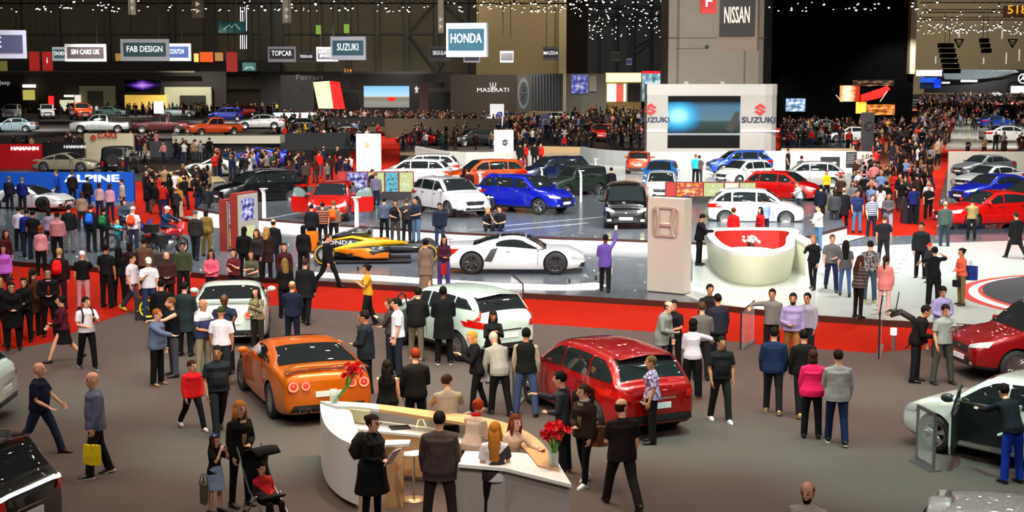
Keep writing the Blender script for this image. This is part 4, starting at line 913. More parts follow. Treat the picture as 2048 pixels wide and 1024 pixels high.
# low curved white wall in front, beige counters behind
def lowwall(name, px, z0, h, th, m, label):
    pts = [G(u, v, z0) for u, v in px]; b = MB()
    for a, c in zip(pts, pts[1:]):
        d = (c - a).normalized(); n = Vector((-d.y, d.x, 0)) * th; b.prism([tuple(a[:2]), tuple(c[:2]), tuple((c + n)[:2]), tuple((a + n)[:2])], z0, z0 + h)
    return struct(b.build(name, m), label)
lowwall('wall_low_curved', smooth([(1160, 322), (1195, 328), (1260, 333), (1300, 334), (1400, 334), (1560, 332), (1640, 332), (1745, 334)], 4), .42, 1.06, .15, mat((.36, .37, .38), .5, name='low_wall_white'), 'low curved white wall')
lowwall('wall_low_left', smooth([(830, 322), (900, 335), (1000, 336), (1080, 332)], 3), .42, 1.1, .15, mat((.55, .55, .52), .5, emis=.03, name='low_wall_bright'), 'low white wall')
lowwall('wall_beige', [(1078, 312), (1172, 314)], .0, .82, .2, mat(lin('d3b184'), .5, name='beige_wall'), 'beige counter wall')
lowwall('wall_beige_2', [(1562, 318), (1745, 318)], .0, .85, .2, mat(lin('b9a688'), .5, name='beige_wall2'), 'beige low wall')
lowwall('wall_right_white', [(1896, 348), (2200, 350)], .0, 1.55, .2, mat(lin('b9b4a6'), .5, name='right_low'), 'pale low wall at the right')
lowwall('wall_long_left', [(430, 312), (560, 303), (700, 300)], .0, 1.6, .2, mat(lin('24282c'), .4, name='slate'), 'dark slate wall')
panel('wall_recess', (1641, 314, 1680, 342), G(1660, 342, .42).y - .3, .1, BLACK, kind='structure')

# --- totems, boards, kiosks
def totem(name, u0, v0, u1, v1, zb, m, label, cat='totem', th=.35, grp=None):
    """upright block standing on height zb; v1 is the foot row"""
    p = G((u0 + u1) / 2, v1, zb); a, c = V(u0, v0, p.y), V(u1, v0, p.y); t = thing(name, label, cat, (p.x, p.y, zb), group=grp); t['w'] = (c.x - a.x); t['h'] = a.z - zb
    b = MB(); b.box(-t['w'] / 2, t['w'] / 2, 0, th, 0, t['h']); b.build('panel', m, t); return t
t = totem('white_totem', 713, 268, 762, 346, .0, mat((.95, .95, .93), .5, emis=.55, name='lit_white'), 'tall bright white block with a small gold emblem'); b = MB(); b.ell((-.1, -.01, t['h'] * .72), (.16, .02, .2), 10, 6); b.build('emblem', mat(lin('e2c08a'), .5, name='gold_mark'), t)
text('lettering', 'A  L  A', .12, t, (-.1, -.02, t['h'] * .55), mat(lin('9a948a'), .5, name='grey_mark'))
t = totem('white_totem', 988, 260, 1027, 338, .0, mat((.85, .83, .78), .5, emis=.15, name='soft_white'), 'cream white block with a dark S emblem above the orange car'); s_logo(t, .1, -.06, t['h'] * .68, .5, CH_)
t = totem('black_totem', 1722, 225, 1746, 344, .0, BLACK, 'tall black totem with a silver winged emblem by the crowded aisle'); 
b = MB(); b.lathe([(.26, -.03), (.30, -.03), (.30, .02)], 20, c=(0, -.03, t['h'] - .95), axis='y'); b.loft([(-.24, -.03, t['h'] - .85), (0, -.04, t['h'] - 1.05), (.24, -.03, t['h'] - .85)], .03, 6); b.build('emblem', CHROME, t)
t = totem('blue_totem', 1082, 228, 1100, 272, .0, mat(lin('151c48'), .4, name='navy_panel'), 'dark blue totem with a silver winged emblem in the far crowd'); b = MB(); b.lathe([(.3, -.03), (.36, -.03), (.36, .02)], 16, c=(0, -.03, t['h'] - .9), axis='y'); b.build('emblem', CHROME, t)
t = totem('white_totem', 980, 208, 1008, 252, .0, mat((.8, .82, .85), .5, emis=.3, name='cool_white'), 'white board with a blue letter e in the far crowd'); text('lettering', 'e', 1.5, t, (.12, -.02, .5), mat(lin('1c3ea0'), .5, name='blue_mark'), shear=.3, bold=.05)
t = totem('black_kiosk', 1804, 398, 1838, 447, .0, mat(lin('1c1d20'), .4, name='kiosk_black'), 'black information kiosk standing in the red aisle', 'kiosk'); text('lettering', 'INFO', .1, t, (0, -.02, t['h'] * .62), WM)
t = totem('notice_board', 1692, 304, 1713, 336, .6, mat(lin('1a1a1a'), .5, name='board_black'), 'black notice board on the beige low wall', 'board', .06); b = MB()
for k in range(6): b.box(-.3, .25 - .1 * (k % 2), -.012, 0, t['h'] * (.85 - .11 * k), t['h'] * (.85 - .11 * k) + .03)
b.build('text_lines', mat((.5, .5, .48), .6, name='pale_lines'), t)
# slim white info posts by the cars
for i, (u0, v0, u1, v1, z, l) in enumerate(((522, 378, 535, 436, TZ, 'beside the black crossover'), (706, 395, 721, 454, TZ, 'in front of the open doors of the red crossover'), (955, 345, 968, 402, SZZ, 'in front of the copper orange crossover'),
        (1080, 336, 1088, 385, SZZ, 'in front of the navy crossover'), (1157, 342, 1167, 407, SZZ, 'in front of the dark green off-roader'), (965, 395, 985, 430, TZ, 'between the white and the deep blue crossovers'),
        (1188, 318, 1195, 372, SZZ, 'on the open white stage'), (1353, 338, 1362, 392, SZZ, 'beside the bright blue hatchback'), (1678, 350, 1690, 402, SZZ, 'beside the silver hatchback'), (735, 452, 750, 478, .15, 'behind the racing car'))):
    p = G((u0 + u1) / 2, v1, z); a, c = V(u0, v0, p.y), V(u1, v0, p.y); t = thing('info_post', 'slim post with reading panel ' + l, 'info post', (p.x, p.y, z), group='slim info posts'); w = (c.x - a.x); h = a.z - z
    b = MB(); b.loft([(0, 0, 0), (0, .02, h * .85), (-.05, -.05, h)], [(w * .38, .04), (w * .34, .04), (w * .4, .03)], 4, xd=(1, 1, 0)); b.build('post', WPL if i < 9 else STEEL, t)
    b = MB(); b.box(-w * .6, w * .6, -.15, .12, h, h + .03, M=Matrix.Rotation(R(0), 4, 'X')); b.build('reading_panel', WHITE if i < 9 else STEEL, t)
# picture boards
def boards(name, u0, v0, v1, cols, z, label, cat='picture board', redw=0, rz=0):
    W_ = sum(c[0] for c in cols); p = G(u0 + W_ / 2, v1, z); sc = p.y / FPX; t = thing(name, label, cat, (p.x, p.y, z), R(rz)); h = V(u0, v0, p.y).z - z; x = -W_ * sc / 2
    b = MB(); b.box(x, -x, .03, .16, 0, h); b.build('frame', mat(lin('6e1c18'), .5, name='dark_red_frame'), t)
    for w, kd in cols:
        b = MB(); b.box(x + .04, x + w * sc - .04, -.02, .03, h * .38 if kd != 'dark' else .05, h - .05)
        m = {'dark': BLACK, 'red': mat(lin('a8271e'), .5, name='red_card'), 'white': mat(lin('cfc8b4'), .5, name='cream_card')}.get(kd) if isinstance(kd, str) else screen_mat(kd)
        b.build('picture', m, t); x += w * sc
    b = MB(); b.box(-W_ * sc / 2 + .05, W_ * sc / 2 - .05, .0, .03, .04, h * .36); b.build('lower_panel', BLACK, t); return t
PURP = [(.3, 'f0ecf6'), (.5, '8a88c8'), (.6, '302c5c')]; GRN = [(.3, 'dfe4c0'), (.5, 'b9c48a'), (.7, 'c8c48a')]; CAR = [(.3, 'f4f0ea'), (.45, 'f0a032'), (.55, 'c8302a'), (.7, '5a7ac0')]; TEAL = [(.3, '20444c'), (.5, '6cb8c8'), (.7, '14262c')]
boards('picture_board', 676, 343, 408, [(18, 'red'), (42, PURP), (34, GRN), (28, TEAL), (30, GRN)], .3, 'row of picture boards behind the red crossover with open doors')
boards('picture_board', 1330, 364, 410, [(22, 'red'), (54, CAR), (42, GRN), (30, 'white'), (34, GRN)], SZZ, 'row of picture boards behind the letter H pylon')
boards('picture_board', 1228, 368, 402, [(30, 'red'), (14, 'white'), (20, CAR)], SZZ, 'short picture board left of the pylon')
def standboard(u, v, w, h, z, rz, label, seed):
    t = thing('display_stand', label, 'display panel', tuple(G(u, v, z)), R(rz))
    b = MB(); b.box(-w / 2, w / 2, 0, .3, 0, h); b.build('frame', mat(lin('7c2a24'), .5, name='brick_frame'), t)
    b = MB(); b.box(-w / 2 + .06, w / 2 - .06, -.02, 0, .05, h - .06); b.build('face', mat(lin('a39e92'), .5, name='face_grey'), t)
    b = MB(); b.box(-w * .32, w * .28, -.03, -.02, h * .52, h * .9); b.build('picture', screen_mat(PURP), t)
    b = MB(); b.box(-w * .3, w * .3, -.03, -.02, h * .1, h * .42); b.build('picture', screen_mat(GRN if seed else CAR), t)
standboard(468, 500, 1.0, 1.95, .15, 68, 'red-framed display panel facing right beside the tall crowd', 0)
standboard(497, 500, 1.5, 2.2, .15, 68, 'red-framed display panel with a blue-white picture, right of its twin', 1)
# low wall on the front platform left edge, bench
b = MB(); b.box(-.9, .9, -.35, .35, 0, .42); o = b.build('black_bench', mat(lin('2b2320'), .6, name='bench_dark')); o.location = G(298, 530, .15); tag(o, 'dark box seat in front of the touring motorcycle', 'bench')

# --- blue brand wall, banner walls on the left
def brandwall(u0, v0, u1, v1, z, m, label, txt=None, th=.4, tm=None, tu=None, thh=None, sx=1.2, ta='CENTER', tv=None):
    p = G((u0 + u1) / 2, v1, z); t = thing('brand_wall', label, 'brand wall', (p.x, p.y, z)); a, c = V(u0, v0, p.y), V(u1, v0, p.y); h = a.z - z; w = c.x - a.x
    b = MB(); b.box(-w / 2, w / 2, 0, th, 0, h); b.build('panel', m, t)
    if txt:
        q = V(tu, tv, p.y); text('lettering', txt, thh * p.y / FPX, t, (q.x - p.x, -.05, q.z - z), tm or WM, sx=sx, ext=.04, align=ta, bold=.01)
    return t
brandwall(-20, 345, 268, 403, .05, mat(lin('0a4cb0'), .4, emis=.06, name='brand_blue'), 'long bright blue wall with white letters behind the white coupe', 'ALPINE', tu=185, thh=14, tm=lit('ffffff', 1.3), sx=1.75, tv=367)
brandwall(-30, 288, 84, 338, .05, mat(lin('c81c1c'), .4, emis=.05, name='brand_red'), 'red banner wall with white letters at the left edge', 'HAMANN', tu=50, thh=7, sx=1.3, tv=302, tm=lit('ffffff', 1))
b = brandwall(84, 285, 170, 336, .05, mat(lin('1d1e20'), .4, name='brand_dark'), 'dark banner wall with grey letters right of the red one', 'HAMANN', tu=150, thh=6, sx=1.2, tv=298)
b = brandwall(170, 267, 268, 330, .05, mat(lin('cfc3a8'), .5, name='brand_cream'), 'cream banner wall with rust-red letters behind the black off-roader', 'CARS', tu=215, thh=10, sx=1.2, tv=278, tm=mat(lin('c83c2a'), .5, name='rust_mark'))
s_logo(b, V(187, 277, b.location.y).x - b.location.x, -.08, V(187, 277, b.location.y).z, .5, mat(lin('c83c2a'), .5, name='rust_mark'))
brandwall(300, 283, 520, 315, .05, mat(lin('5a5f62'), .3, name='glass_grey'), 'long grey glazed wall under the lit white tables')
panel('white_table_row', (345, 272, 560, 287), G(450, 315, 0).y - 3.2, 2.5, mat((.6, .57, .45), .5, emis=.03, name='lit_tables'), cat='counter', label='long lit cream counter below the orange pickup truck')
panel('lit_counter', (545, 226, 628, 236), 200, 2, lit('d8f0f4', .9), cat='counter', label='glowing pale counter in front of the red and white panel')
panel('dark_counter', (660, 236, 770, 262), 165, 4, mat(lin('17181a'), .3, name='counter_black'), cat='counter', label='black counter below the race video screen')
panel('wall_beige_left', (770, 238, 1000, 296), 160, 1, mat(lin('5f5440'), .6, name='tan_panel'), kind='structure', label='tan partition wall')
panel('wall_tan_low', (800, 305, 988, 330), 124, 1, mat(lin('8a7358'), .6, name='tan_low'), kind='structure', label='tan low wall')
panel('banner_strip', (728, 254, 770, 264), 158, .3, mat(lin('6a604c'), .6, name='dim_sign'), cat='sign', label='dim tan sign strip beside the bright white block')

# --- far booths
YF = 239.0
def booth(name, px, m, label, cat='booth', Y=YF, th=.8): return panel(name, px, Y, th, m, cat=cat, label=label)
panel('wall_booth_left', (-80, 143, 452, 226), 240, 1, mat(lin('1c1712'), .7, name='booth_dark'), kind='structure', label='dark booth backdrop')
b = panel('wall_mezzanine', (-80, 120, 560, 143), 246, 2, mat(lin('0d0b0a'), .7, name='mezz'), kind='structure', label='dark mezzanine band'); 
panel('trim_mezzanine', (-80, 142, 390, 145), 237, 1, mat(lin('5a5246'), .6, name='mezz_edge'), kind='structure')
for u0, u1, v0, v1, c, e in ((231, 245, 107, 122, 'b88a50', .4), (388, 396, 107, 124, 'f0c060', 1), (400, 425, 104, 124, 'e05a28', .7), (430, 445, 105, 122, 'b88a50', .5), (0, 13, 122, 142, '6a6838', .5)):
    panel('window', (u0, v0, u1, v1), 245.5, .4, lit(c, e), kind='structure', label='lit mezzanine window')
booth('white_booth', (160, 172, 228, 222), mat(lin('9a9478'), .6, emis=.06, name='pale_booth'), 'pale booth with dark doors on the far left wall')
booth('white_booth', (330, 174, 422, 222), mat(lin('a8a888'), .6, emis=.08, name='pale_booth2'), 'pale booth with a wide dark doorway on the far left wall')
for u0, v0, u1, v1, c, e in ((360, 191, 410, 222, '15120f', 0), (176, 182, 205, 220, '6a6450', 0), (45, 169, 70, 175, 'fff6d8', 2), (46, 180, 68, 200, 'c8c060', .6), (250, 190, 332, 219, 'c8a048', .8), (120, 200, 146, 222, 'd8dcb8', .7), (150, 190, 160, 222, 'e8e0d0', .8), (97, 192, 106, 212, 'e83030', .9), (128, 190, 146, 194, 'fff0c8', 1.5)):
    panel('booth_light', (u0, v0, u1, v1), YF - .4, .4, lit(c, e) if e else mat(lin(c), .6, name='door_dark'), cat='panel', label='small %s panel on the far left booths' % ('dark' if not e else 'glowing'), group='small far booth panels')  # flat patches for doors and lit interiors, their light put in as glow
panel('video_screen', (250, 160, 320, 183), YF - .5, .4, screen_mat('purple'), cat='screen', label='dark screen showing a purple sports car above the far booths')
panel('white_banner', (308, 203, 326, 227), 190, .3, lit('d8e4f0', 1), cat='banner', label='white and blue flag banner in the far left crowd')
o = panel('brand_wall', (-40, 150, 44, 222), YF, 1, mat(lin('120e0b'), .6, name='jeep_dark'), cat='brand panel', label='dark panel with a pale four-letter word on the far left'); text('lettering', 'Jeep', .75, o, (V(10, 172, YF).x - o.location.x, -.05, V(10, 172, YF).z - o.location.z), WM)
# red car brand stand
t = thing('red_brand_stand', 'dark stand with a slanted white and red panel and a race video', 'stand', (V(700, 0, 228).x, 228, 0))
def sub(name, px, dy, m, th=.5): 
    x0, x1, z0, z1 = vrect(*px, 228); z0 = 0 if px[3] > 217 else z0; b = MB(); b.box(x0 - t.location.x, x1 - t.location.x, dy, dy + th, z0, z1); return b.build(name, m, t)
sub('back_panel', (512, 143, 905, 226), 5, mat(lin('0a0a0b'), .6, name='stand_black'), 1); sub('top_band', (680, 148, 900, 166), 1.5, mat(lin('050505'), .6, name='band_black')); sub('side_panel', (560, 150, 625, 222), 1.2, mat(lin('1a1a18'), .5, name='side_dark'))
sub('video_screen', (728, 172, 818, 215), 0, screen_mat('race')); sub('red_glow_panel', (838, 166, 856, 222), .8, mat(lin('3a0c0c'), .5, name='deep_red'))
b = MB(); 
for px, mi in (((626, 164), (659, 162), (667, 217), (637, 217)), 0), (((659, 162), (679, 164), (690, 218), (667, 218)), 1):
    q = [V(u, v, 227.2) for u, v in px]; vs = [(p.x - t.location.x, -.8, p.z) for p in q] + [(p.x - t.location.x, -.4, p.z) for p in q]
    b.add(vs, [(0, 1, 2, 3), (7, 6, 5, 4), (0, 4, 5, 1), (1, 5, 6, 2), (2, 6, 7, 3), (3, 7, 4, 0)], mi)
b.build('slanted_panel', [lit('e8cfa8', .9), lit('e01410', .9)], t)
q = V(617, 163, 228); text('lettering', 'Ferrari', .85, t, (q.x - t.location.x, .9, q.z), mat(lin('6a6a62'), .5, emis=.1, name='dim_letters'), sx=1.3)
b = MB(); q = V(833, 180, 228); s_ = [(0, .9), (.25, .4), (.6, .5), (.2, .0), (.3, -.8), (0, -.4), (-.35, -.8), (-.2, 0), (-.5, .3)]; b.add([(q.x - t.location.x + x * .7, .3, q.z + z * .7) for x, z in s_], [tuple(range(len(s_)))]); b.build('emblem', WM, t)
o = None; b = MB(); q = V(783, 198, 228); b.ell((q.x - t.location.x, -.1, q.z), (.7, .06, .32), 12, 6); b.build('video_figure', lit('d81a14', .8), t)
# brown brand wall
o = booth('brown_brand_wall', (901, 149, 1036, 226), mat(lin('2e251b'), .7, name='brown_wall_m'), 'brown stand wall with a white trident and letters', 'brand wall', Y=222)
def onw(o, u, v): q = V(u, v, o.location.y); return (q.x - o.location.x, -.05, q.z - o.location.z)
text('lettering', 'MASERATI', .62, o, onw(o, 986, 186), WM, sx=1.25)
b = MB(); x, y, z = onw(o, 986, 171)
for dx in (-.4, 0, .4): b.loft([(x + dx * .5, y, z - .35), (x + dx, y, z), (x + dx, y, z + .45)], .06, 6)
b.loft([(x, y, z - .6), (x, y, z)], .07, 6); b.build('emblem', WM, o)
for u in (915, 1010): pass
booth('ribbed_drum', (1060, 147, 1126, 222), mat(lin('090d14'), .5, name='drum_blue'), 'dark blue ribbed wall beside the brown one', 'wall', Y=215)
b = MB(); 
for k in range(11): q = V(1063 + k * 6, 185, 214.8); b.box(q.x - .06, q.x + .06, 214.6, 214.9, V(0, 221, 214.8).z, V(0, 148, 214.8).z)
tag(b.build('wall_rib', mat(lin('242b34'), .5, name='rib_grey')), 'row of pale vertical ribs on the dark blue wall', 'ribs')
o = booth('wheel_graphic', (1034, 150, 1059, 226), mat(lin('2c281f'), .6, name='wheel_wall'), 'grey panel carrying a large car wheel graphic', 'panel', Y=218); b = MB(); wx, wy, wz = onw(o, 1047, 187); x = z = 0; y = 0; b.lathe([(1.5, -.05), (2.0, -.05)], 24, c=(x, y, z), axis='y')
for k in range(10): a = k * .628; b.cyl((x, y - .05, z), (x + 1.5 * math.cos(a), y - .05, z + 1.5 * math.sin(a) * 1), .1, 4)
wp_ = b.build('wheel_picture', mat(lin('4c545c'), .4, name='wheel_grey'), o); wp_.location = (wx, wy, wz); wp_.scale = (.42, 1, 1.15); o.scale = (.8, 1, 1) if False else (1, 1, 1)
booth('grey_booth', (1128, 147, 1212, 232), mat(lin('6c6c66'), .6, name='booth_grey'), 'grey booth with a purple car picture in the far centre', Y=250)
panel('poster', (1143, 150, 1176, 187), 249.6, .4, screen_mat([(.3, 'c8ccd4'), (.5, '5a5aa0'), (.7, '2a2a50')]), cat='picture', label='picture panel with a blue-violet car on the grey booth')
panel('poster', (1178, 152, 1193, 183), 249.6, .4, mat(lin('9a9a9a'), .5, name='pic_grey'), cat='picture', label='grey picture panel right of the violet one')
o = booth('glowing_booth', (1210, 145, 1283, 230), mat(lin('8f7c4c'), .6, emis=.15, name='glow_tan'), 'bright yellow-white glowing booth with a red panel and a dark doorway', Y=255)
for px, mt, nm in (((1211, 146, 1282, 164), lit('ffe9a8', 1.3), 'light_band'), ((1214, 168, 1232, 203), lit('fff2dc', 1.6), 'white_panel'), ((1233, 170, 1245, 203), lit('e05048', 1), 'red_panel'), ((1247, 168, 1252, 203), lit('ffffff', 1.2), 'white_panel'), ((1255, 166, 1280, 203), BLACK, 'doorway')):
    x0, x1, z0, z1 = vrect(*px, 255); b = MB(); b.box(x0 - o.location.x, x1 - o.location.x, -.3, 0, z0 - o.location.z, z1 - o.location.z); b.build(nm, mt, o)
panel('poster', (1284, 147, 1337, 203), 240, .4, screen_mat([(.3, '20303c'), (.5, '6c98a8'), (.62, 'c8d8dc')]), cat='picture', label='large blue-grey picture panel with a red top edge')
panel('light_strip', (1284, 142, 1337, 147), 240, .5, lit('d82028', .8), cat='trim', label='red strip along the top of the blue-grey picture')  # red display edge, no lamp; its brightness is put in as emission
# right of pillar
panel('video_screen', (1572, 197, 1611, 223), 189.6, .3, screen_mat([(.3, '10202c'), (.5, '7ca0c8'), (.6, 'e0e8f0')]), cat='screen', label='small blue-white screen against the black wall')
panel('video_screen', (1680, 171, 1720, 203), 189.6, .3, screen_mat('fire'), cat='screen', label='glowing orange-white screen on the black wall')
t = thing('light_sculpture', 'red glowing arrow of light on the black wall', 'light sculpture', tuple(V(1750, 185, 189)))
q = [V(u, v, 189.3) for u, v in ((1722, 190), (1775, 172), (1781, 178), (1760, 196), (1722, 204))]; b = MB(); n = 5; vs = [tuple(p - t.location) for p in q] + [tuple(p - t.location + Vector((0, .3, 0))) for p in q]; b.add(vs, [tuple(range(n)), tuple(range(9, 4, -1))] + [(i, n + i, n + (i + 1) % n, (i + 1) % n) for i in range(n)]); b.build('arrow', lit('e01008', .9), t)
b = MB(); b.cyl(V(1775, 182, 185.8) - t.location, V(1760, 203, 185.8) - t.location, .05, 5); b.cyl(V(1672, 190, 185.8) - t.location, V(1684, 204, 185.8) - t.location, .06, 5); b.build('thin_beam', lit('f0c8b8', .8), t)
panel('yellow_banner', (1712, 204, 1733, 227), 189.6, .3, lit('d8b43c', .8), cat='panel', label='tilted yellow panel below the glowing screen')
panel('lit_bar', (1732, 209, 1790, 230), 189.5, .4, screen_mat([(.35, '3a1c08'), (.5, 'c8661e'), (.62, 'f0b060')]), cat='bar', label='orange lit bar counter under the red arrow')
panel('warm_lights', (1706, 160, 1788, 172), 189.6, .3, screen_mat([(.4, '120a06'), (.55, '3a2414'), (.66, 'c89060')]), cat='light strip', label='dim warm light strip above the red arrow')
# far right
panel('blue_screen', (1840, 155, 1874, 165), 479.6, .3, lit('2a56c8', .8), cat='screen', label='blue screen strip at the far right hall'); panel('blue_screen', (1868, 158, 1882, 176), 479.2, .3, lit('1238c0', .9), cat='screen', label='small upright blue screen right of the strip')
panel('blue_stand', (1840, 165, 1870, 178), 479.6, .3, mat(lin('1c2c6c'), .5, name='navy2'), cat='stand', label='navy stand panel below the blue strip')
panel('white_canopy_strip', (1832, 140, 1884, 152), 479.6, .3, lit('fff0dc', 1.2), cat='canopy', label='bright white canopy edge at the far right hall')
t = thing('slatted_canopy', 'curved canopy of pale slats hanging in the far right hall', 'canopy', tuple(V(1935, 150, 470))); b = MB()
for k in range(42):
    s_ = k / 41; u = 1885 + 145 * s_; v0 = 139 + 2 * s_; v1 = 158 - 14 * s_ + 6 * math.sin(s_ * 3.1); b.cyl(V(u, v0, 468) - t.location, V(u + 6, v1, 474) - t.location, .19, 4)
b.build('slats', mat(lin('b8c4c8'), .5, emis=.35, name='slat_pale'), t)
panel('wall_black_stage', (1850, 152, 2300, 186), 480, 1, mat(lin('08090b'), .4, name='stage_black'), kind='structure', label='black stage backdrop')
t = thing('star_emblem', 'three-pointed star in a ring at the right edge', 'emblem', tuple(V(2046, 157, 470)), sc=2.1); b = MB(); b.lathe([(.62, -.05), (.75, -.05), (.75, .05), (.62, .05)], 28, axis='y')
for a in (90, 210, 330): b.loft([(0, 0, 0), (.65 * math.cos(R(a)), 0, .65 * math.sin(R(a)))], [(.12, .04), (.02, .02)], 6)
b.build('star', lit('e8eef2', .8), t)
for u0, v0, u1, v1, c, l in ((1922, 160, 1955, 164, 'ffffff', 'white light bar left of the small white car'), (1884, 164, 1900, 167, 'ffffff', 'short white light bar on the black stage'), (2022, 172, 2060, 186, 'f4ece8', 'white lit stage block at the right edge')):
    panel('light_bar', (u0, v0, u1, v1), 479.6, .3, lit(c, 1.4), cat='light bar', label=l)
# ---------------------------------------------------------------- people
ARM = {'down': (4, 9, 12, 4), 'phone': (28, 8, 100, 30), 'cross': (28, 6, 95, 62), 'up': (150, 12, 25, 0), 'point': (72, 12, 22, 0), 'hip': (-28, 34, 95, 62), 'pocket': (-12, 17, 38, 28),
       'fwd': (28, 6, 22, 4), 'back': (-22, 8, 12, 0), 'hold': (10, 8, 66, 44), 'desk': (48, 14, 42, 10), 'head': (95, 55, 128, 48), 'face': (48, 10, 128, 26), 'side': (60, 50, 10, 0), 'behind': (-26, 14, 42, 55), 'reach': (62, 8, 18, 8), 'strap': (20, 10, 128, 30), 'lift': (60, 14, 80, 14)}
LEG = {'stand': ((2, 4, 3), (-2, 4, 2)), 'walk': ((26, 3, 6), (-20, 3, 22)), 'walkr': ((-20, 3, 22), (26, 3, 6)), 'step': ((13, 3, 6), (-10, 3, 10)), 'stepr': ((-10, 3, 10), (13, 3, 6)), 'sit': ((82, 8, 80), (86, 8, 84)), 'wide': ((2, 9, 1), (-3, 9, 1)), 'lean': ((10, 4, 6), (-8, 4, 2)), 'cross': ((6, -3, 6), (-4, -2, 3))}
def rotx(d, a): c, s = math.cos(a), math.sin(a); return Vector((d.x, d.y * c - d.z * s, d.y * s + d.z * c))
def figure(h=1.75, legs='stand', arms=('down', 'down'), lean=0, top='tee', bottom='trousers', fem=False, bulk=1.0, yaw=0, nod=0, hair='short', child=False, loose=0.0, hem=None, n=12, hands=True, shoeh=.0):
    """all meshes of one person, standing at the origin and facing -Y"""
    k = h / 1.75; out = {}
    L1, L2, FH = .44, .43, .085
    joints = []
    for i, (f, ab, kn) in enumerate(LEG[legs]):
        sd = 1 if i == 0 else -1; hipj = Vector((sd * .088, 0, 0))
        td = Vector((sd * math.sin(R(ab)), -math.sin(R(f)), -math.cos(R(f)))); sdv = Vector((sd * math.sin(R(ab)) * .6, -math.sin(R(f - kn)), -math.cos(R(f - kn))))
        kneep = hipj + td * L1; ank = kneep + sdv * L2; joints.append((hipj, kneep, ank, f - kn))
    low = min(j[2].z for j in joints); pz = -low + FH
    joints = [tuple([p + Vector((0, 0, pz)) for p in j[:3]] + [j[3]]) for j in joints]
    ll = R(lean); up = Vector((0, -math.sin(ll), math.cos(ll))); P0 = Vector((0, 0, pz)); fw = Vector((0, -math.cos(ll), -math.sin(ll)))
    sp = lambda s, yo=0: P0 + (up * s if s > 0 else Vector((0, -.02 * 0, s))) + fw * yo
    hs = 1.2 if child else 1.07
    B = bulk * 1.06; belly = .03 * max(0, B - 1) * 6
    if fem: rings = [(-.07, .13, .10, 0), (0, .172 * B, .118 * B, -.01), (.09, .15 * B, .108 * B, 0), (.18, .125 * B, .095 * B, 0), (.27, .138 * B, .11 * B, .01), (.345, .155 * B, .125 * B, .02), (.39, .158, .105, .005), (.425, .15, .088, 0), (.455, .115, .07, 0), (.48, .075, .06, 0), (.50, .05, .05, 0)]
    else: rings = [(-.07, .13, .10, 0), (0, .162 * B, .115 * B, 0), (.1, .158 * B, .11 * B + belly, belly * .5), (.2, .155 * B, .108 * B + belly, belly * .5), (.3, .17 * B, .115 * B, .005), (.38, .180 * B, .118 * B, .01), (.42, .178, .106, 0), (.45, .145, .09, 0), (.48, .092, .07, 0), (.505, .06, .056, 0)]
    hc = P0 + up * .643 + fw * .035 - Vector((0, 0, 0)); HM = Matrix.Translation(hc) @ Matrix.Rotation(R(yaw), 4, 'Z') @ Matrix.Rotation(R(lean * .5 + nod), 4, 'X')
    body = MB(); bn = n
    torso_p = [sp(s, yo) for s, a, b, yo in rings]; torso_r = [(a * .93, b * .93) for s, a, b, yo in rings]
    neckr = .046 if fem else .056
    body.loft(torso_p + [hc + Vector((0, .01, -.10)) - fw * .02, hc + Vector((0, .0, -.04))], torso_r + [(neckr, neckr), (neckr, neckr)], bn, xd=(1, 0, 0))
    # head: chin to crown, front is -Y
    hr = [(-.118, .026, .030, -.050), (-.105, .042, .050, -.032), (-.075, .056, .074, -.012), (-.04, .066, .088, -.002), (0, .072, .094, .004), (.04, .074, .096, .008), (.075, .068, .088, .010), (.102, .048, .064, .012), (.118, .018, .024, .012)]
    m_ = 10; rr = []
    hb = MB(); hb.loft([(0, yo, z) for z, a, b, yo in hr], [(a, b) for z, a, b, yo in hr], 14, xd=(1, 0, 0))
    hb.loft([(0, -.088, .022), (0, -.108, -.022), (0, -.094, -.036)], [(.010, .010), (.017, .012), (.014, .006)], 8, xd=(1, 0, 0))
    for sd in (1, -1): hb.ell((sd * .076, .010, -.004), (.010, .02, .033), 6, 5)
    hb.ell((0, -.086, -.062), (.024, .012, .010), 8, 4)
    body.add([HM @ (Vector(p) * hs) for p in hb.v], hb.f)
    # arms
    shz = .408; shw = .182 if not fem else .155
    sleeves = []; wr = []
    for i, a in enumerate(arms):
        A = ARM[a] if isinstance(a, str) else a; sd = 1 if i == 0 else -1
        S0 = P0 + up * shz + Vector((sd * shw * (1 + .3 * (B - 1)), 0, 0))
        def dr(fl, abd): d = Vector((sd * math.sin(R(abd)), -math.sin(R(fl)) * math.cos(R(abd)), -math.cos(R(fl)) * math.cos(R(abd)))); return rotx(d, 0 if abs(lean) < 25 else 0)
        d1 = dr(A[0], A[1]); E = S0 + d1 * .285; fl2 = A[0] + A[2]; d2 = Vector((-sd * math.sin(R(A[3])), -math.sin(R(fl2)) * math.cos(R(A[3])), -math.cos(R(fl2)) * math.cos(R(A[3])))); Wp = E + d2 * .25
        body.loft([S0 - Vector((sd * .05, 0, -.0)), S0, S0 + d1 * .1, E, E + d2 * .07, Wp], [.048, .052, .047, .037, .040, .026], 8)
        sleeves.append((S0, d1, E, d2, Wp, sd)); sidev = d2.cross(Vector((0, 0, 1)))
        sidev = (sidev if sidev.length > .2 else Vector((0, 1, 0))).normalized()
        if abs(d2.z) > .6: sidev = (Vector((0, -1, 0)) - d2 * d2.dot(Vector((0, -1, 0)))).normalized()
        nrm = d2.cross(sidev)
        if nrm.x * sd > 0: nrm = -nrm          # palm faces the body
        body.loft([Wp - d2 * .02, Wp + d2 * .03, Wp + d2 * .085], [(.026, .018), (.040, .016), (.043, .013)], 8, xd=sidev)
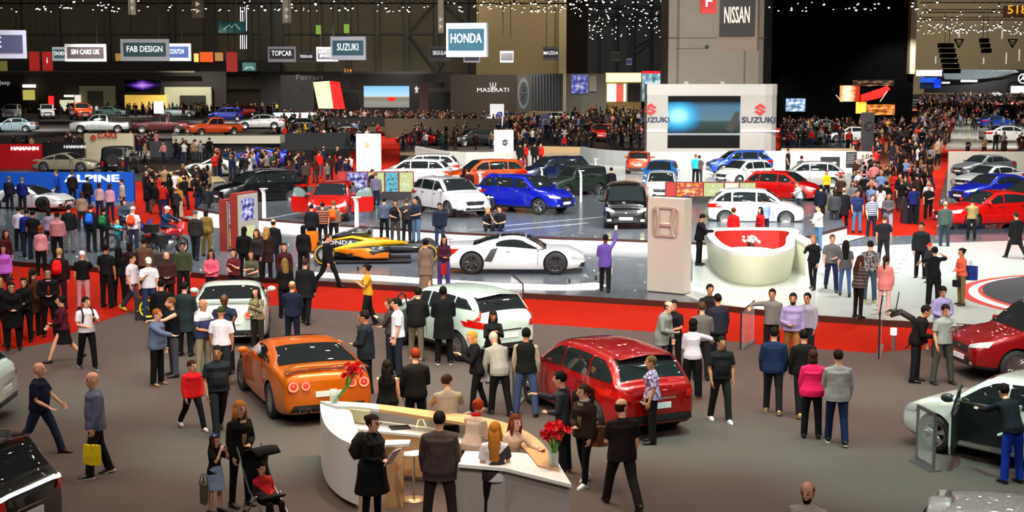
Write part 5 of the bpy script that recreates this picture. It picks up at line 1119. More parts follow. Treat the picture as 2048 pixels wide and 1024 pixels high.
        if hands:
            for q in range(4):
                o_ = sidev * (.033 - q * .022); ln = (.078, .086, .08, .062)[q]; b0 = Wp + d2 * .078 + o_; c1 = (d2 + nrm * .35 + sidev * (.10 - q * .07)).normalized(); c2 = (d2 + nrm * 1.2).normalized()
                body.loft([b0, b0 + c1 * ln * .55, b0 + c1 * ln * .55 + c2 * ln * .45], [.0095, .009, .0072], 6)
            t0 = Wp + d2 * .025 + sidev * .034; body.loft([t0, t0 + (d2 * .5 + sidev * .75).normalized() * .035, t0 + (d2 * .5 + sidev * .75).normalized() * .035 + (d2 + nrm * .4).normalized() * .032], [.013, .011, .009], 6)
    for (hj, kn, an, sa) in joints:
        body.loft([hj + Vector((0, 0, .05)), hj - Vector((0, 0, .04)), (hj + kn) / 2, kn, kn + (an - kn) * .3, kn + (an - kn) * .75, an, an - Vector((0, .0, .04))], [(.075, .08), (.078, .085), (.068, .07), (.05, .054), (.052, .058), (.037, .038), (.033, .036), (.035, .045)], 10, xd=(1, 0, 0))
    out['body'] = body
    # trousers / skirt / shorts
    ez = .012 + loose * .6
    bt = MB()
    if bottom in ('trousers', 'slim', 'shorts', 'baggy'):
        e2 = {'slim': .006, 'trousers': .02, 'shorts': .03, 'baggy': .035}[bottom]
        bt.loft([sp(.11), sp(.05), sp(-.02), sp(-.08)], [(.140 * B, .098 * B), (.158 * B, .112 * B), (.166 * B, .122 * B), (.12, .10)], bn, xd=(1, 0, 0))
        for (hj, kn, an, sa) in joints:
            if bottom == 'shorts': pts = [hj + Vector((0, 0, .05)), hj - Vector((0, 0, .05)), (hj + kn) / 2, kn]; rd = [(.09, .1), (.098, .105), (.1, .1), (.095, .095)]
            else:
                pts = [hj + Vector((0, 0, .05)), hj - Vector((0, 0, .05)), (hj + kn) / 2, kn, (kn + an) / 2, an + Vector((0, 0, -.03))]
                rd = [(.085, .09), (.085 + e2 * .5, .094 + e2 * .5), (.074 + e2, .078 + e2), (.056 + e2, .06 + e2), (.05 + e2, .054 + e2), (.042 + e2 * 1.2, .046 + e2 * 1.3)]
            bt.loft(pts, rd, 10, xd=(1, 0, 0))
    elif bottom == 'skirt' or bottom == 'longskirt':
        lz = .42 if bottom == 'skirt' else .80; bt.loft([sp(.13), sp(.02), sp(-lz * .5), sp(-lz)], [(.15 * B, .115 * B), (.182 * B, .14 * B), (.20, .18), (.23, .23)], bn, xd=(1, 0, 0))
    out['bottom'] = bt
    # top
    tp = MB(); base = {'tee': -.072, 'long': -.072, 'jacket': -.12, 'coat': -.38, 'dress': -.48, 'vest': -.08, 'crop': .02, 'tank': -.05}[top] if hem is None else hem
    es = {'jacket': .028, 'coat': .032, 'vest': .024, 'dress': .014}.get(top, .014) + loose
    pts = []; rds = []
    if base < -.1:
        for s_ in np.linspace(base, -.08, 3 if base > -.3 else 4)[:-1]:
            q = (s_ - base) / (-.08 - base + 1e-6); pts.append(sp(s_)); rds.append(((.185 + .035 * (1 - q) * (1 if top in ('coat', 'dress') else .1)) * B + es * .5, (.135 + .055 * (1 - q) * (1 if top in ('coat', 'dress') else .25)) * B + es * .5))
    for s_, a, b, yo in rings:
        if s_ < base or s_ > .495: continue
        if s_ == rings[0][0]: a, b = .182 * B, .138 * B
        if s_ == 0: a, b = max(a, .176 * B), max(b, .130 * B)
        pts.append(sp(s_, yo)); rds.append((a + es, b + es))
    pts.append(sp(.505)); rds.append((.062, .06) if top in ('jacket', 'coat', 'vest') else (.058, .055))
    tp.loft(pts, rds, bn, xd=(1, 0, 0))
    for (S0, d1, E, d2, Wp, sd) in sleeves:
        j = es * .75
        if top in ('vest', 'tank'): continue
        if top in ('tee',): tp.loft([S0 - Vector((sd * .07, 0, -.005)), S0 + Vector((0, 0, -.004)), S0 + d1 * .1, S0 + d1 * .22], [.05 + j * .7, .054 + j * .8, .058 + j, .06 + j], 10)
        else: tp.loft([S0 - Vector((sd * .07, 0, -.005)), S0 + Vector((0, 0, -.004)), S0 + d1 * .12, E, E + d2 * .1, Wp - d2 * .005], [.05 + j * .7, .054 + j * .8, .05 + j, .043 + j, .042 + j, .033 + j * .9], 10)
    out['top'] = tp
    # shoes
    sh = []
    for (hj, kn, an, sa) in joints:
        s_ = MB(); pit = max(0, min(50, -sa * .9)) if an.z > FH + .012 else 0
        M = Matrix.Translation(an) @ Matrix.Rotation(R(-sa * .55 if an.z > FH + .012 and sa < 0 else (0 if an.z <= FH + .012 else 0)), 4, 'X')
        up_ = [(0, .075, -.045), (0, .06, -.035), (0, .0, -.028), (0, -.08, -.045), (0, -.15, -.058), (0, -.185, -.064)]
        s_.loft([M @ Vector(p) for p in up_], [(.022, .022), (.036, .045), (.041, .052), (.045, .034), (.04, .022), (.02, .012)], 10, xd=(1, 0, 0), mi=0)
        so = [(0, .082, -.078), (0, -.02, -.078), (0, -.12, -.078), (0, -.192, -.076)]; s_.loft([M @ Vector(p) for p in so], [(.032, .008), (.038, .008), (.046, .008), (.022, .007)], 8, xd=(1, 0, 0), mi=1)
        if shoeh: s_.loft([an + (kn - an) * (shoeh / .43), an - Vector((0, 0, .04))], [(.058, .062), (.046, .052)], 10, xd=(1, 0, 0), mi=0)
        sh.append(s_)
    out['shoes'] = sh
    # hair
    hm = MB(); T_ = lambda p: HM @ (Vector(p) * hs)
    def shell(r, c, cut):
        e = MB(); e.ell((0, 0, 0), r, 18, 18); keep = []
        for f in e.f:
            cc_ = sum((Vector(e.v[i]) for i in f), Vector()) / len(f) + Vector(c)
            if cut(cc_): keep.append(f)
        hm.add([T_(Vector(v) + Vector(c)) for v in e.v], keep)
    if hair == 'short': shell((.084, .106, .100), (0, .012, .030), lambda p: p.z > .060 or (p.y > .012 and p.z > -.05) or (abs(p.x) > .05 and p.y > -.045 and p.z > .012))
    elif hair == 'fringe': shell((.080, .100, .092), (0, .014, .010), lambda p: p.y > -.01 and -.06 < p.z < .055)
    elif hair in ('long', 'bob', 'pony', 'bun'):
        shell((.088, .110, .104), (0, .012, .028), lambda p: p.z > .055 or (p.y > -.015 and p.z > -.065))
        if hair == 'long':
            hm.loft([T_((0, .075, .02)), T_((0, .085, -.08)), T_((0, .085, -.12)) - Vector((0, -.03, .08)), hc + Vector((0, .125, -.42)), hc + Vector((0, .12, -.50))], [(.075, .04), (.088, .042), (.095, .04), (.085, .035), (.04, .015)], 10, xd=(1, 0, 0))
            for sd in (1, -1): hm.loft([T_((sd * .072, -.0, .03)), T_((sd * .085, -.01, -.08)), T_((sd * .09, -.01, -.22))], [(.02, .045), (.024, .045), (.012, .02)], 8, xd=(1, 0, 0))
        if hair == 'bob': hm.loft([T_((0, .05, .0)), T_((0, .055, -.09)), T_((0, .045, -.13))], [(.082, .055), (.09, .06), (.07, .045)], 10, xd=(1, 0, 0))
        if hair == 'pony': hm.loft([T_((0, .10, .05)), T_((0, .15, .03)), T_((0, .16, -.12)), T_((0, .14, -.26))], [.025, .038, .036, .012], 8)
        if hair == 'bun': hm.ell(T_((0, .11, .06)), .045, 10, 7)
    elif hair == 'cap':
        shell((.086, .106, .094), (0, .008, .035), lambda p: p.z > .045 or (p.z > .02 and p.y > .02)); hm.loft([T_((0, -.085, .055)), T_((0, -.125, .045)), T_((0, -.16, .036))], [(.07, .008), (.065, .006), (.04, .005)], 10, xd=(1, 0, 0))
    out['hair'] = hm if hm.v else None
    out['HM'] = HM; out['k'] = k; out['hc'] = hc; out['P0'] = P0; out['up'] = up; out['hands'] = [(s[4], s[3], s[5]) for s in sleeves]; out['hs'] = hs
    for key in ('body', 'bottom', 'top', 'hair'):
        if out[key] is not None: out[key].v = [tuple(Vector(p) * k) for p in out[key].v]
    for s_ in sh: s_.v = [tuple(Vector(p) * k) for p in s_.v]
    return out

SKIN = {'p': 'd9a184', 'm': 'b97f5e', 'd': '5a3826', 't': 'c68d6c'}
def skinm(c): return mat(lin(SKIN.get(c, c)), .55, spec=.3, name='skin')
def hairm(h): return mat(lin(h), .75, spec=.15, name='hair_colour', noise=.25, nscale=60, bump=.3)
def pattern(kind, a, b_):
    k = ('pat', kind, a, b_)
    if k in MC: return MC[k]
    m = bpy.data.materials.new('patterned_cloth'); m.use_nodes = True; nt = m.node_tree; N = nt.nodes; b = N['Principled BSDF']; b.inputs['Roughness'].default_value = .85
    tc = N.new('ShaderNodeTexCoord'); r = N.new('ShaderNodeValToRGB'); r.color_ramp.interpolation = 'CONSTANT'
    if kind == 'stripe':
        w = N.new('ShaderNodeTexWave'); w.bands_direction = 'Z'; w.inputs['Scale'].default_value = 3.4; nt.links.new(tc.outputs['Object'], w.inputs[0]); nt.links.new(w.outputs['Fac'], r.inputs[0])
    elif kind == 'check':
        w = N.new('ShaderNodeTexChecker'); w.inputs['Scale'].default_value = 22; nt.links.new(tc.outputs['Object'], w.inputs[0]); nt.links.new(w.outputs['Fac'], r.inputs[0])
    elif kind == 'band':      # lower part a second colour
        sp = N.new('ShaderNodeSeparateXYZ'); nt.links.new(tc.outputs['Object'], sp.inputs[0]); d = N.new('ShaderNodeMath'); d.operation = 'MULTIPLY_ADD'; d.inputs[1].default_value = -2; d.inputs[2].default_value = 3.08; nt.links.new(sp.outputs[2], d.inputs[0]); nt.links.new(d.outputs[0], r.inputs[0])
    elif kind == 'diag':
        sp = N.new('ShaderNodeSeparateXYZ'); nt.links.new(tc.outputs['Object'], sp.inputs[0]); d = N.new('ShaderNodeMath'); d.operation = 'ADD'; nt.links.new(sp.outputs[0], d.inputs[0]); nt.links.new(sp.outputs[2], d.inputs[1])
        e = N.new('ShaderNodeMath'); e.operation = 'PINGPONG'; e.inputs[1].default_value = .34; nt.links.new(d.outputs[0], e.inputs[0]); f = N.new('ShaderNodeMath'); f.operation = 'MULTIPLY'; f.inputs[1].default_value = 2.9; nt.links.new(e.outputs[0], f.inputs[0]); nt.links.new(f.outputs[0], r.inputs[0])
    else:
        w = N.new('ShaderNodeTexNoise'); w.inputs['Scale'].default_value = 24; w.inputs['Detail'].default_value = 1; nt.links.new(tc.outputs['Object'], w.inputs[0]); nt.links.new(w.outputs['Fac'], r.inputs[0])
    e = r.color_ramp.elements; e[0].color = (*lin(a), 1); e[1].color = (*lin(b_), 1); e[1].position = {'diag': .62}.get(kind, .5)
    nt.links.new(r.outputs[0], b.inputs['Base Color']); MC[k] = m; return m
REM = []     # (object, voxel) unified into one surface in a single pass at the end
FACE = []
def colr(c):
    if isinstance(c, bpy.types.Material): return c
    if ':' in c: k, a, b_ = c.split(':'); return pattern(k, a, b_)
    return cloth(c)
def person(u, v, face, label, h=1.75, z=None, loc=None, top='tee', tc='202228', bottom='trousers', bc='16171b', sc='0c0c0d', sole=None, hair='short', hc='1c120c', skin='p', group=None, inner=None, beard=False, vox=None, name='person', tie=None, scarf=None, glasses=False, sock=None, **kw):
    z = SG if z is None else z; p = Vector(loc) if loc else G(u, v, z); f = figure(h, top=top, bottom=bottom, hair=hair, n=12, **kw)
    vx = vox or (.010 if p.y < 34 else .013 if p.y < 48 else .016)
    t = thing(name, label, 'person', tuple(p), R(face), group)
    b = f['body'].build('body', [skinm(skin), mat((.02, .015, .012), .3, name='eye_dark'), mat(lin('9c5548'), .5, name='lip'), hairm(hc)], t, True)
    REM.append((b, vx * .85)); FACE.append((b, f['HM'], f['k'] * f['hs'], f['k'], beard))
    o = f['top'].build({'tee': 't_shirt', 'long': 'shirt', 'crop': 't_shirt'}.get(top, top), colr(tc), t, True); REM.append((o, vx * 1.25))
    if f['bottom'].v: o = f['bottom'].build({'trousers': 'trousers', 'slim': 'trousers', 'baggy': 'trousers', 'longskirt': 'skirt'}.get(bottom, bottom), colr(bc), t, True); REM.append((o, vx * 1.3))
    for s_ in f['shoes']: s_.build('shoe', [mat(lin(sc), .45, name='shoe_upper'), mat(lin(sole or sc), .6, name='shoe_sole')], t, True)
    if f['hair']: f['hair'].build('cap' if hair == 'cap' else 'hair', hairm(hc) if hair != 'cap' else cloth(hc), t, True)
    k = f['k']; up = f['up']; P0 = f['P0']; fr = Vector((0, -1, 0)); ln = kw.get('lean', 0); fw = Vector((0, -math.cos(R(ln)), -math.sin(R(ln))))
    def front(s0, s1, w0, w1, d, m, nm):
        q = MB(); q.loft([(P0 + up * s + fw * dd) * k for s, dd in ((s0, d), ((s0 + s1) / 2, d + .004), (s1, d - .03))], [(w0, .012), ((w0 + w1) / 2, .012), (w1, .012)], 8, xd=(1, 0, 0)); return q.build(nm, m, t, True)
    bk_ = kw.get('bulk', 1.0)
    if inner: front(.05, .47, .035, .06, .135 * bk_ + kw.get('loose', 0), cloth(inner), 'shirt_front')
    if tie: front(.12, .46, .022, .018, .150 * bk_, cloth(tie), 'tie')
    if scarf: q = MB(); q.lathe([(.055, -.03), (.085, -.01), (.085, .03), (.058, .05)], 14); q.v = [tuple((Vector(p_) + P0 + up * .50) * k) for p_ in q.v]; q.build('scarf', colr(scarf), t, True)
    if glasses: q = MB(); [q.box(sd * .030 - .02, sd * .030 + .02, -.102, -.096, -.006, .016) for sd in (1, -1)]; q.v = [tuple((f['HM'] @ (Vector(p_) * f['hs'])) * k) for p_ in q.v]; q.build('glasses', BLACK, t)
    t['_f'] = 0; PF[t.name] = f; return t
PF = {}
def hand_pos(t, i):
    f = PF[t.name]; w, d, sd = f['hands'][i]; bpy_m = Matrix.Translation(t.location) @ Matrix.Rotation(t.rotation_euler.z, 4, 'Z'); return bpy_m @ ((w + d * .10) * f['k'])
def held(t, i, kind, col, label, size=(.3, .12, .36)):
    """something hanging from or lying in hand i of person t: a thing of its own"""
    p = hand_pos(t, i); rz = t.rotation_euler.z; b = MB()
    if kind == 'bag':
        w, d, h = size; o = thing('shopping_bag' if w > .25 else 'handbag', label, 'bag', tuple(p - Vector((0, 0, .0))), rz)
        b.loft([(0, 0, -.16), (0, 0, -.18 - h * .5), (0, 0, -.16 - h)], [(w / 2, d / 2), (w * .52, d * .55), (w / 2, d / 2)], 4, xd=(1, 1, 0)); b.build('bag_body', colr(col), o)
        for s_ in (1, -1): q = MB(); q.loft([(-w * .2, s_ * d * .3, -.17), (-w * .08, s_ * .02, -.02), (w * .08, s_ * .02, -.02), (w * .2, s_ * d * .3, -.17)], .006, 5); q.build('handle', cloth('2a2422'), o)
    elif kind == 'paper': b.box(-.11, .11, -.005, .005, -.05, .25, M=Matrix.Rotation(R(35), 4, 'X')); o = b.build('leaflet', colr(col)); o.location = p; o.rotation_euler = (0, 0, rz); tag(o, label, 'leaflet')
    elif kind == 'phone': b.box(-.04, .04, -.005, .005, -.03, .12, M=Matrix.Rotation(R(25), 4, 'X')); o = b.build('mobile_phone', mat(lin(col), .2, name='phone_case')); o.location = p; o.rotation_euler = (0, 0, rz); tag(o, label, 'phone')
    elif kind == 'tablet': b.box(-.13, .13, -.006, .006, -.09, .09, M=Matrix.Rotation(R(60), 4, 'X')); o = b.build('tablet_computer', mat(lin(col), .2, name='tablet_case')); o.location = p; o.rotation_euler = (0, 0, rz); tag(o, label, 'tablet')
    elif kind == 'camera':
        o = thing('camera', label, 'camera', tuple(p), rz); b.box(-.07, .07, -.03, .03, -.02, .08); b.build('camera_body', BLACK, o); q = MB(); q.cyl((0, -.03, .03), (0, -.13, .03), .038, 12); q.build('lens', BLACK, o)
    return o
def backpack(t, col, label, straps='202020'):
    f = PF[t.name]; k = f['k']; o = thing('backpack', label, 'backpack', tuple(t.location), t.rotation_euler.z); c = (f['P0'] + f['up'] * .26) * k
    b = MB(); y = (.135 + .085) * k; b.loft([c + Vector((0, y, -.19)), c + Vector((0, y + .02, -.12)), c + Vector((0, y + .01, .08)), c + Vector((0, y - .03, .20))], [(.11, .06), (.155, .09), (.145, .085), (.09, .04)], 14, xd=(1, 0, 0), sq=.8); b.build('pack_body', colr(col), o, True)
    b = MB(); b.loft([c + Vector((0, y + .09, -.14)), c + Vector((0, y + .12, -.06)), c + Vector((0, y + .09, .03))], [(.09, .03), (.11, .04), (.09, .02)], 10, xd=(1, 0, 0)); b.build('front_pocket', colr(col), o, True)
    for s_ in (1, -1):
        b = MB(); b.loft([c + Vector((s_ * .09, .12, .22)), c + Vector((s_ * .115, 0, .255)), c + Vector((s_ * .12, -.155, .10)), c + Vector((s_ * .13, -.12, -.08)), c + Vector((s_ * .14, .10, -.14))], [(.022, .008)] * 5, 6); b.build('strap', cloth(straps), o)
    return o
P = person; BLK = '121214'; DK = '1c1c20'; NAVY = '1a2030'; JEAN = '2c3e62'; GRY = '6b6b70'; WHT = 'dedee0'; BRN = '2a1a10'; BLD = 'b08a50'
LP, WK, WR = 'stand', 'walk', 'walkr'
# ---- foreground
P(82, 908, 85, 'bald man in navy t-shirt and jeans striding right beside the black crossover', 1.76, tc='131a2c', bc='232a3c', sc='4a1014', hair='bald', bulk=1.12, legs='walk', arms=('fwd', (10, 8, 50, 10)), yaw=0)
a = P(195, 952, -62, 'bald man in grey-blue shirt standing with a yellow bag', 1.83, top='long', tc='5c6276', bc='18161a', sc='1a1012', sole='e8e8e6', hair='bald', hem=-.16, bulk=1.08, arms=('down', 'pocket'), legs='step')
held(a, 0, 'bag', 'f0d020', 'bright yellow paper bag held by the bald man in grey-blue', (.34, .14, .34))
P(128, 724, -75, 'woman in burgundy top and dark skirt walking left, left of the backpacker', 1.68, top='long', tc='4a1626', bottom='skirt', bc='121014', sc='0c0c0d', fem=True, hair='bun', legs='walk', arms=('hold', 'fwd'), bulk=1.12)
a = P(176, 737, 35, 'man in white shirt and black trousers with a dark backpack', 1.72, tc='d6ccd4', bc='0e0e10', sc='101010', sole='e0e0e0', legs='step', arms=('phone', 'hold'), yaw=20)
backpack(a, '2c3244', 'dark blue-grey backpack on the man in the white shirt')
P(316, 771, 75, 'man in steel-blue jacket with ginger hair facing the man in black', 1.72, top='jacket', tc='56607a', bc='101012', sc='7a6048', hc='8a4a24', arms=('down', 'reach'), bulk=1.08)
P(348, 752, -60, 'bearded man in black gilet and grey jeans talking to the man in steel blue', 1.82, top='vest', tc='101113', bc='43454c', sc='2a2420', hc='6a4428', beard=True, arms=('point', 'down'), bulk=1.08, legs='wide', inner='16171a')
P(386, 857, 38, 'boy in a bright red jacket and white trainers walking', 1.40, top='jacket', tc='e01c1c', bc='121214', sc='e8e4de', hc='3a1a10', child=True, legs='walk', arms=('down', 'down'), yaw=20)
a = P(438, 868, 25, 'man in dark polo shirt with sunglasses on his head', 1.80, tc='222226', bc='1a1a1c', sc='1c1c1e', hc='1a0e08', skin='m', legs='walkr', arms=('back', 'down'), bulk=1.14, yaw=-25)
a = P(482, 1012, 45, 'woman with long ginger hair in a black jacket and patterned scarf', 1.72, top='jacket', tc='17130f', inner='a08060', bc='120f0e', bottom='slim', hc='b06a28', hair='long', fem=True, arms=('hold', 'down'), hem=-.16, scarf='spot:caa878:2a1a10')
g = P(432, 1026, 65, 'little girl with dark hair, a blue flower clip and a denim skirt', 1.26, top='tee', tc='161416', bottom='skirt', bc='8a9cb4', hc='3a1c10', hair='long', fem=True, child=True, arms=('face', 'face'), sc='202020')
b = MB(); b.ell((0, 0, 0), .02, 8, 5, mi=1)
for k in range(6): b.ell((.032 * math.cos(k * 1.05), 0, .032 * math.sin(k * 1.05)), (.02, .01, .02), 6, 4)
o = b.build('flower_clip', [mat(lin('3a66c0'), .5, name='blue_petal'), mat(lin('f0f0f8'), .5, name='white_petal')]); o.location = g.location + Vector((.02, -.06, 1.24)); tag(o, 'blue and white flower clip in the little girl\'s hair', 'hair clip')
held(g, 0, 'bag', '5a5240', 'clear and brown plastic carrier bag hanging at the little girl\'s side', (.32, .12, .32)).location = g.location + Vector((-.12, -.28, .72))
# stroller with a boy
t = thing('stroller', 'dark folding stroller beside the ginger-haired woman', 'stroller', tuple(G(538, 1046, SG)), R(40)); ST = STEEL
b = MB(); b.loft([(0, .22, .42), (0, .10, .40), (0, -.12, .42), (0, -.2, .45)], [(.2, .03)] * 4, 10, xd=(1, 0, 0)); b.loft([(0, .2, .42), (0, .32, .75), (0, .36, .95)], [(.2, .03), (.2, .03), (.19, .03)], 10, xd=(1, 0, 0)); b.build('seat', cloth('141416'), t, True)
b = MB(); b.loft([(0, .38, .80), (0, .34, 1.08), (0, .10, 1.15), (0, -.06, 1.08)], [(.22, .03), (.23, .03), (.23, .03), (.2, .02)], 12, xd=(1, 0, 0)); b.build('canopy', cloth('101012'), t, True)
for s_ in (1, -1): b = MB(); b.loft([(s_ * .21, .55, 1.1), (s_ * .21, .2, .5), (s_ * .2, -.3, .1)], .014, 6); b.loft([(s_ * .21, .0, .45), (s_ * .22, .3, .1)], .014, 6); b.build('frame_tube', ST, t)
for s_ in (1, -1):
    for y in (-.32, .32): b = MB(); b.lathe([(.05, -.02), (.09, -.02), (.09, .02), (.05, .02)], 16, axis='y'); o = b.build('wheel', RUB, t, True); o.matrix_local = Matrix.Translation((s_ * .21, y, .09)) @ Matrix.Rotation(R(90), 4, 'Z')
pk = Matrix.Translation(t.location) @ Matrix.Rotation(R(40), 4, 'Z') @ Vector((0, .10, -.03))
P(0, 0, 40, 'boy in a red and black football top sitting in the stroller', 1.22, loc=tuple(pk), z=0, top='long', tc='diag:c01420:1a1014', bc='121214', sc='7a3a20', hc='2a1810', child=True, legs='sit', lean=-14, arms=('hold', 'hold'), nod=10)
# ---- at the front counter
a = P(745, 1052, 62, 'heavy-set woman in a black dress with a paper in her hands', 1.74, top='dress', tc='0d0c0e', bottom='slim', bc='0c0c0e', hc='24140e', hair='bun', fem=True, bulk=1.28, arms=('hold', 'hold'), glasses=True, inner=None, hem=-.42)
backpack(a, '24201e', 'black backpack on the heavy-set woman in black'); held(a, 1, 'paper', 'dcd8e4', 'white leaflet held by the heavy-set woman in black')
P(880, 1062, 178, 'man in a dark grey suit standing with his back turned inside the counter', 1.84, top='jacket', tc='3a3030', bc='2c2624', sc='0c0c0c', hc='16100c', bulk=1.16, arms=('down', 'down'), hem=-.2, legs='wide')
P(990, 1066, 175, 'woman with a blonde-tipped ponytail, pale top and dark sash', 1.70, top='tee', tc='diag:d8d0d4:2a2224', bc='141214', hc='a86a28', hair='long', fem=True, arms=('down', 'fwd'), hem=-.12)
P(944, 1000, 150, 'woman with ginger hair and a red neckerchief behind the counter', 1.66, top='long', tc='cbb09a', bc='2a2224', hc='9a3a12', hair='bun', fem=True, lean=16, arms=('desk', 'hold'), scarf='d01818')
P(1022, 1030, 40, 'brown-haired woman in a pale top facing the ponytailed woman', 1.64, top='long', tc='c8a890', bc='2a2224', hc='5a2a18', hair='long', fem=True, arms=('desk', 'hold'), lean=8)
P(897, 950, -172, 'man in a beige sweater leaning on the counter rim from outside', 1.76, top='long', tc='9a8c78', bc='2a2622', hc='3a2416', yaw=-40, lean=14, arms=('desk', 'desk'))
P(776, 900, 180, 'woman with long black hair in a black top with pale sleeves', 1.68, top='vest', tc='0e0d0f', bc='101012', hc='120c0a', hair='long', fem=True, arms=('hold', 'down'), hem=-.1)
P(832, 886, -165, 'man in a black suit with short ginger hair standing by the ponytailed girl', 1.80, top='jacket', tc='101012', bc='0d0d0f', hc='6a2a18', arms=('down', 'hold'), yaw=10)
# ---- around the cars
P(733, 790, -95, 'man in a dark grey suit standing left-facing behind the orange coupe', 1.84, top='jacket', tc='20262c', bc='16181c', hc='1e120c', skin='m', bulk=1.1, arms=('hold', 'hold'), hem=-.2)
P(797, 752, -80, 'man in a white t-shirt facing left by the white crossover', 1.80, tc='d8d4e0', bc='20242e', hc='140e0c', arms=('down', 'down'))
P(783, 742, -100, 'woman in a brown top half hidden behind the man in white t-shirt', 1.72, top='long', tc='3c3230', bc='1c2028', hc='4a2a1a', fem=True, hair='bob', arms=('phone', 'hold'))
P(833, 722, 165, 'man in a black leather jacket and khaki trousers at the crossover door', 1.78, top='jacket', tc='141414', bc='6a5f4e', sc='8a7c68', hc='16100c', arms=('hold', 'hold'), lean=14, bulk=1.1)
P(888, 728, -170, 'tall man in a long black coat and white-soled shoes', 1.86, top='coat', tc='101112', bc='0e0e10', sole='e8e8e8', hc='120e0c', skin='d', arms=('hold', 'hold'), lean=6)
a = P(955, 826, -75, 'blonde woman in black holding up a phone', 1.72, top='jacket', tc='15161a', bottom='slim', bc='121214', sc='8a8078', hc='c08a3c', hair='bob', fem=True, arms=('phone', 'phone'), lean=8, legs='step')
held(a, 1, 'phone', '202024', 'dark phone in the blonde woman\'s hand')
a = P(1000, 830, 205, 'grey-haired person in a light grey jacket bending forward', 1.74, top='jacket', tc='8f8f88', bc='121214', sc='3a3430', hc='b8b4a0', arms=('down', 'hold'), lean=26, nod=18, legs='step')
held(a, 0, 'paper', '9a98a0', 'magazine held low by the grey-haired person in grey')
P(986, 765, 10, 'dark-haired woman facing the camera behind the grey-haired person', 1.64, top='long', tc='171416', bc='141214', hc='1c120e', hair='long', fem=True, skin='m', arms=('phone', 'phone'), nod=18)
P(1052, 832, 172, 'man in a black gilet with pale sleeves and blue jeans', 1.80, top='long', tc='9c9484', bc='3c4c6c', hc='120e0c', skin='m', arms=('down', 'down'), legs='wide')
b_ = figure(1.80, top='vest', arms=('down', 'down')); o = b_['top'].build('gilet', cloth('141614')); o.location = G(1052, 832, SG); o.rotation_euler = (0, 0, R(172)); o.name = 'gilet'; _p = [x for x in COL.objects if x.get('label', '').startswith('man in a black gilet with pale')][0]; o.parent = _p; o.location = (0, 0, 0); o.rotation_euler = (0, 0, 0)
a = P(1128, 948, -100, 'dark-haired man in a grey hoodie pointing left with a bare forearm', 1.80, top='long', tc='34323a', bc='16161a', sc='8a5048', hc='100c0a', arms=('hold', (58, 20, 42, 0)), lean=4)
backpack(a, '1c1a20', 'black backpack on the pointing man in the grey hoodie')
a = P(1168, 970, -40, 'woman in an olive top, pale scarf and black leggings', 1.74, top='jacket', tc='2c2018', inner='6e6654', bottom='slim', bc='0d0e10', sc='d8d8d4', hc='3a2216', hair='pony', fem=True, scarf='d8c8b8', yaw=-30, arms=('down', 'hold'), legs='step')
held(a, 0, 'bag', '7a4a30', 'brown shoulder bag of the woman in the olive top', (.3, .12, .34)).location = a.location + Vector((.24, .02, 1.15))
a = P(1243, 1016, -165, 'balding man in a black shirt walking left of centre past the red hatchback', 1.84, top='tee', tc='1c1413', bc='1c1816', sc='16110f', hc='2a1a12', hair='fringe', bulk=1.14, yaw=-62, legs='walk', arms=('hold', 'down'), hem=-.14)
a = P(1303, 886, -85, 'older woman in a lilac floral blouse holding a coat and tablet', 1.66, tc='spot:b8a4c8:5a4460', bc='1a1618', sc='1c1a1a', hc='5a4228', fem=True, bulk=1.12, hem=-.1, arms=('down', 'down'), skin='t')
held(a, 1, 'tablet', 'e8e4f0', 'white tablet held low by the woman in the floral blouse')
P(1440, 843, 12, 'man in a black polo shirt walking towards the camera in white shoes', 1.74, tc='19191b', bc='222420', sc='e6e6e2', hc='160f0c', skin='m', legs='step', arms=('down', 'down'), bulk=1.1)
P(1384, 797, 170, 'woman in a white top and long black trousers seen from behind', 1.72, top='long', tc='c4c2cc', bottom='baggy', bc='111113', sc='a0583c', hc='100c0c', hair='bob', fem=True, arms=('hold', 'side'))
P(1322, 752, 60, 'man in a light grey jacket bending toward the woman in black', 1.76, top='jacket', tc='767a74', bc='4a4c50', hc='3a2818', hair='fringe', arms=('down', 'hold'), lean=12, hem=-.24)
a = P(1347, 745, -30, 'woman in black with a camera strap next to the man in light grey', 1.70, top='tee', tc='161518', bc='131316', hc='1c120e', fem=True, hair='bun', arms=('hold', 'phone'), skin='m'); held(a, 1, 'camera', BLK, 'black camera in the hands of the woman in black')
P(1402, 760, 176, 'man in a grey shirt seen from behind left of the navy group', 1.78, top='long', tc='5c5854', bc='20201f', hc='4a3222', arms=('down', 'hold'))
P(1434, 740, 200, 'broad man in a navy jacket seen from behind', 1.80, top='jacket', tc='22232c', bc='1a1b20', hc='17100e', skin='m', bulk=1.12, arms=('down', 'down'))
P(1417, 714, 10, 'man in dark clothes facing the camera between two others', 1.80, top='long', tc='1e1a1c', bc='18181c', hc='17100e', skin='m')
P(1672, 888, 176, 'man in a grey sweater walking away beside the woman in pink', 1.80, top='long', tc='8a8482', bc='1c2440', sole='e8e8e8', hc='21160f', bulk=1.15, hem=-.14, legs='step', arms=('hold', 'down'))
P(1622, 876, 172, 'woman in a bright pink jacket walking away', 1.70, top='jacket', tc='e02058', bc='131316', hc='3a2418', hair='bob', fem=True, bulk=1.1, arms=('down', 'fwd'))
P(1545, 826, 170, 'man in a navy jacket with a white hem walking away in tan shoes', 1.78, top='jacket', tc='1c2c48', inner=None, bc='20201f', sc='b09468', hc='1a120e', legs='step', arms=('down', 'down'), bulk=1.05)
P(1604, 832, 185, 'man in a black leather jacket walking away right of the navy one', 1.78, top='jacket', tc='171717', bc='1c1c1e', sc='c8a070', hc='16100d', legs='stepr', arms=('down', 'down'))
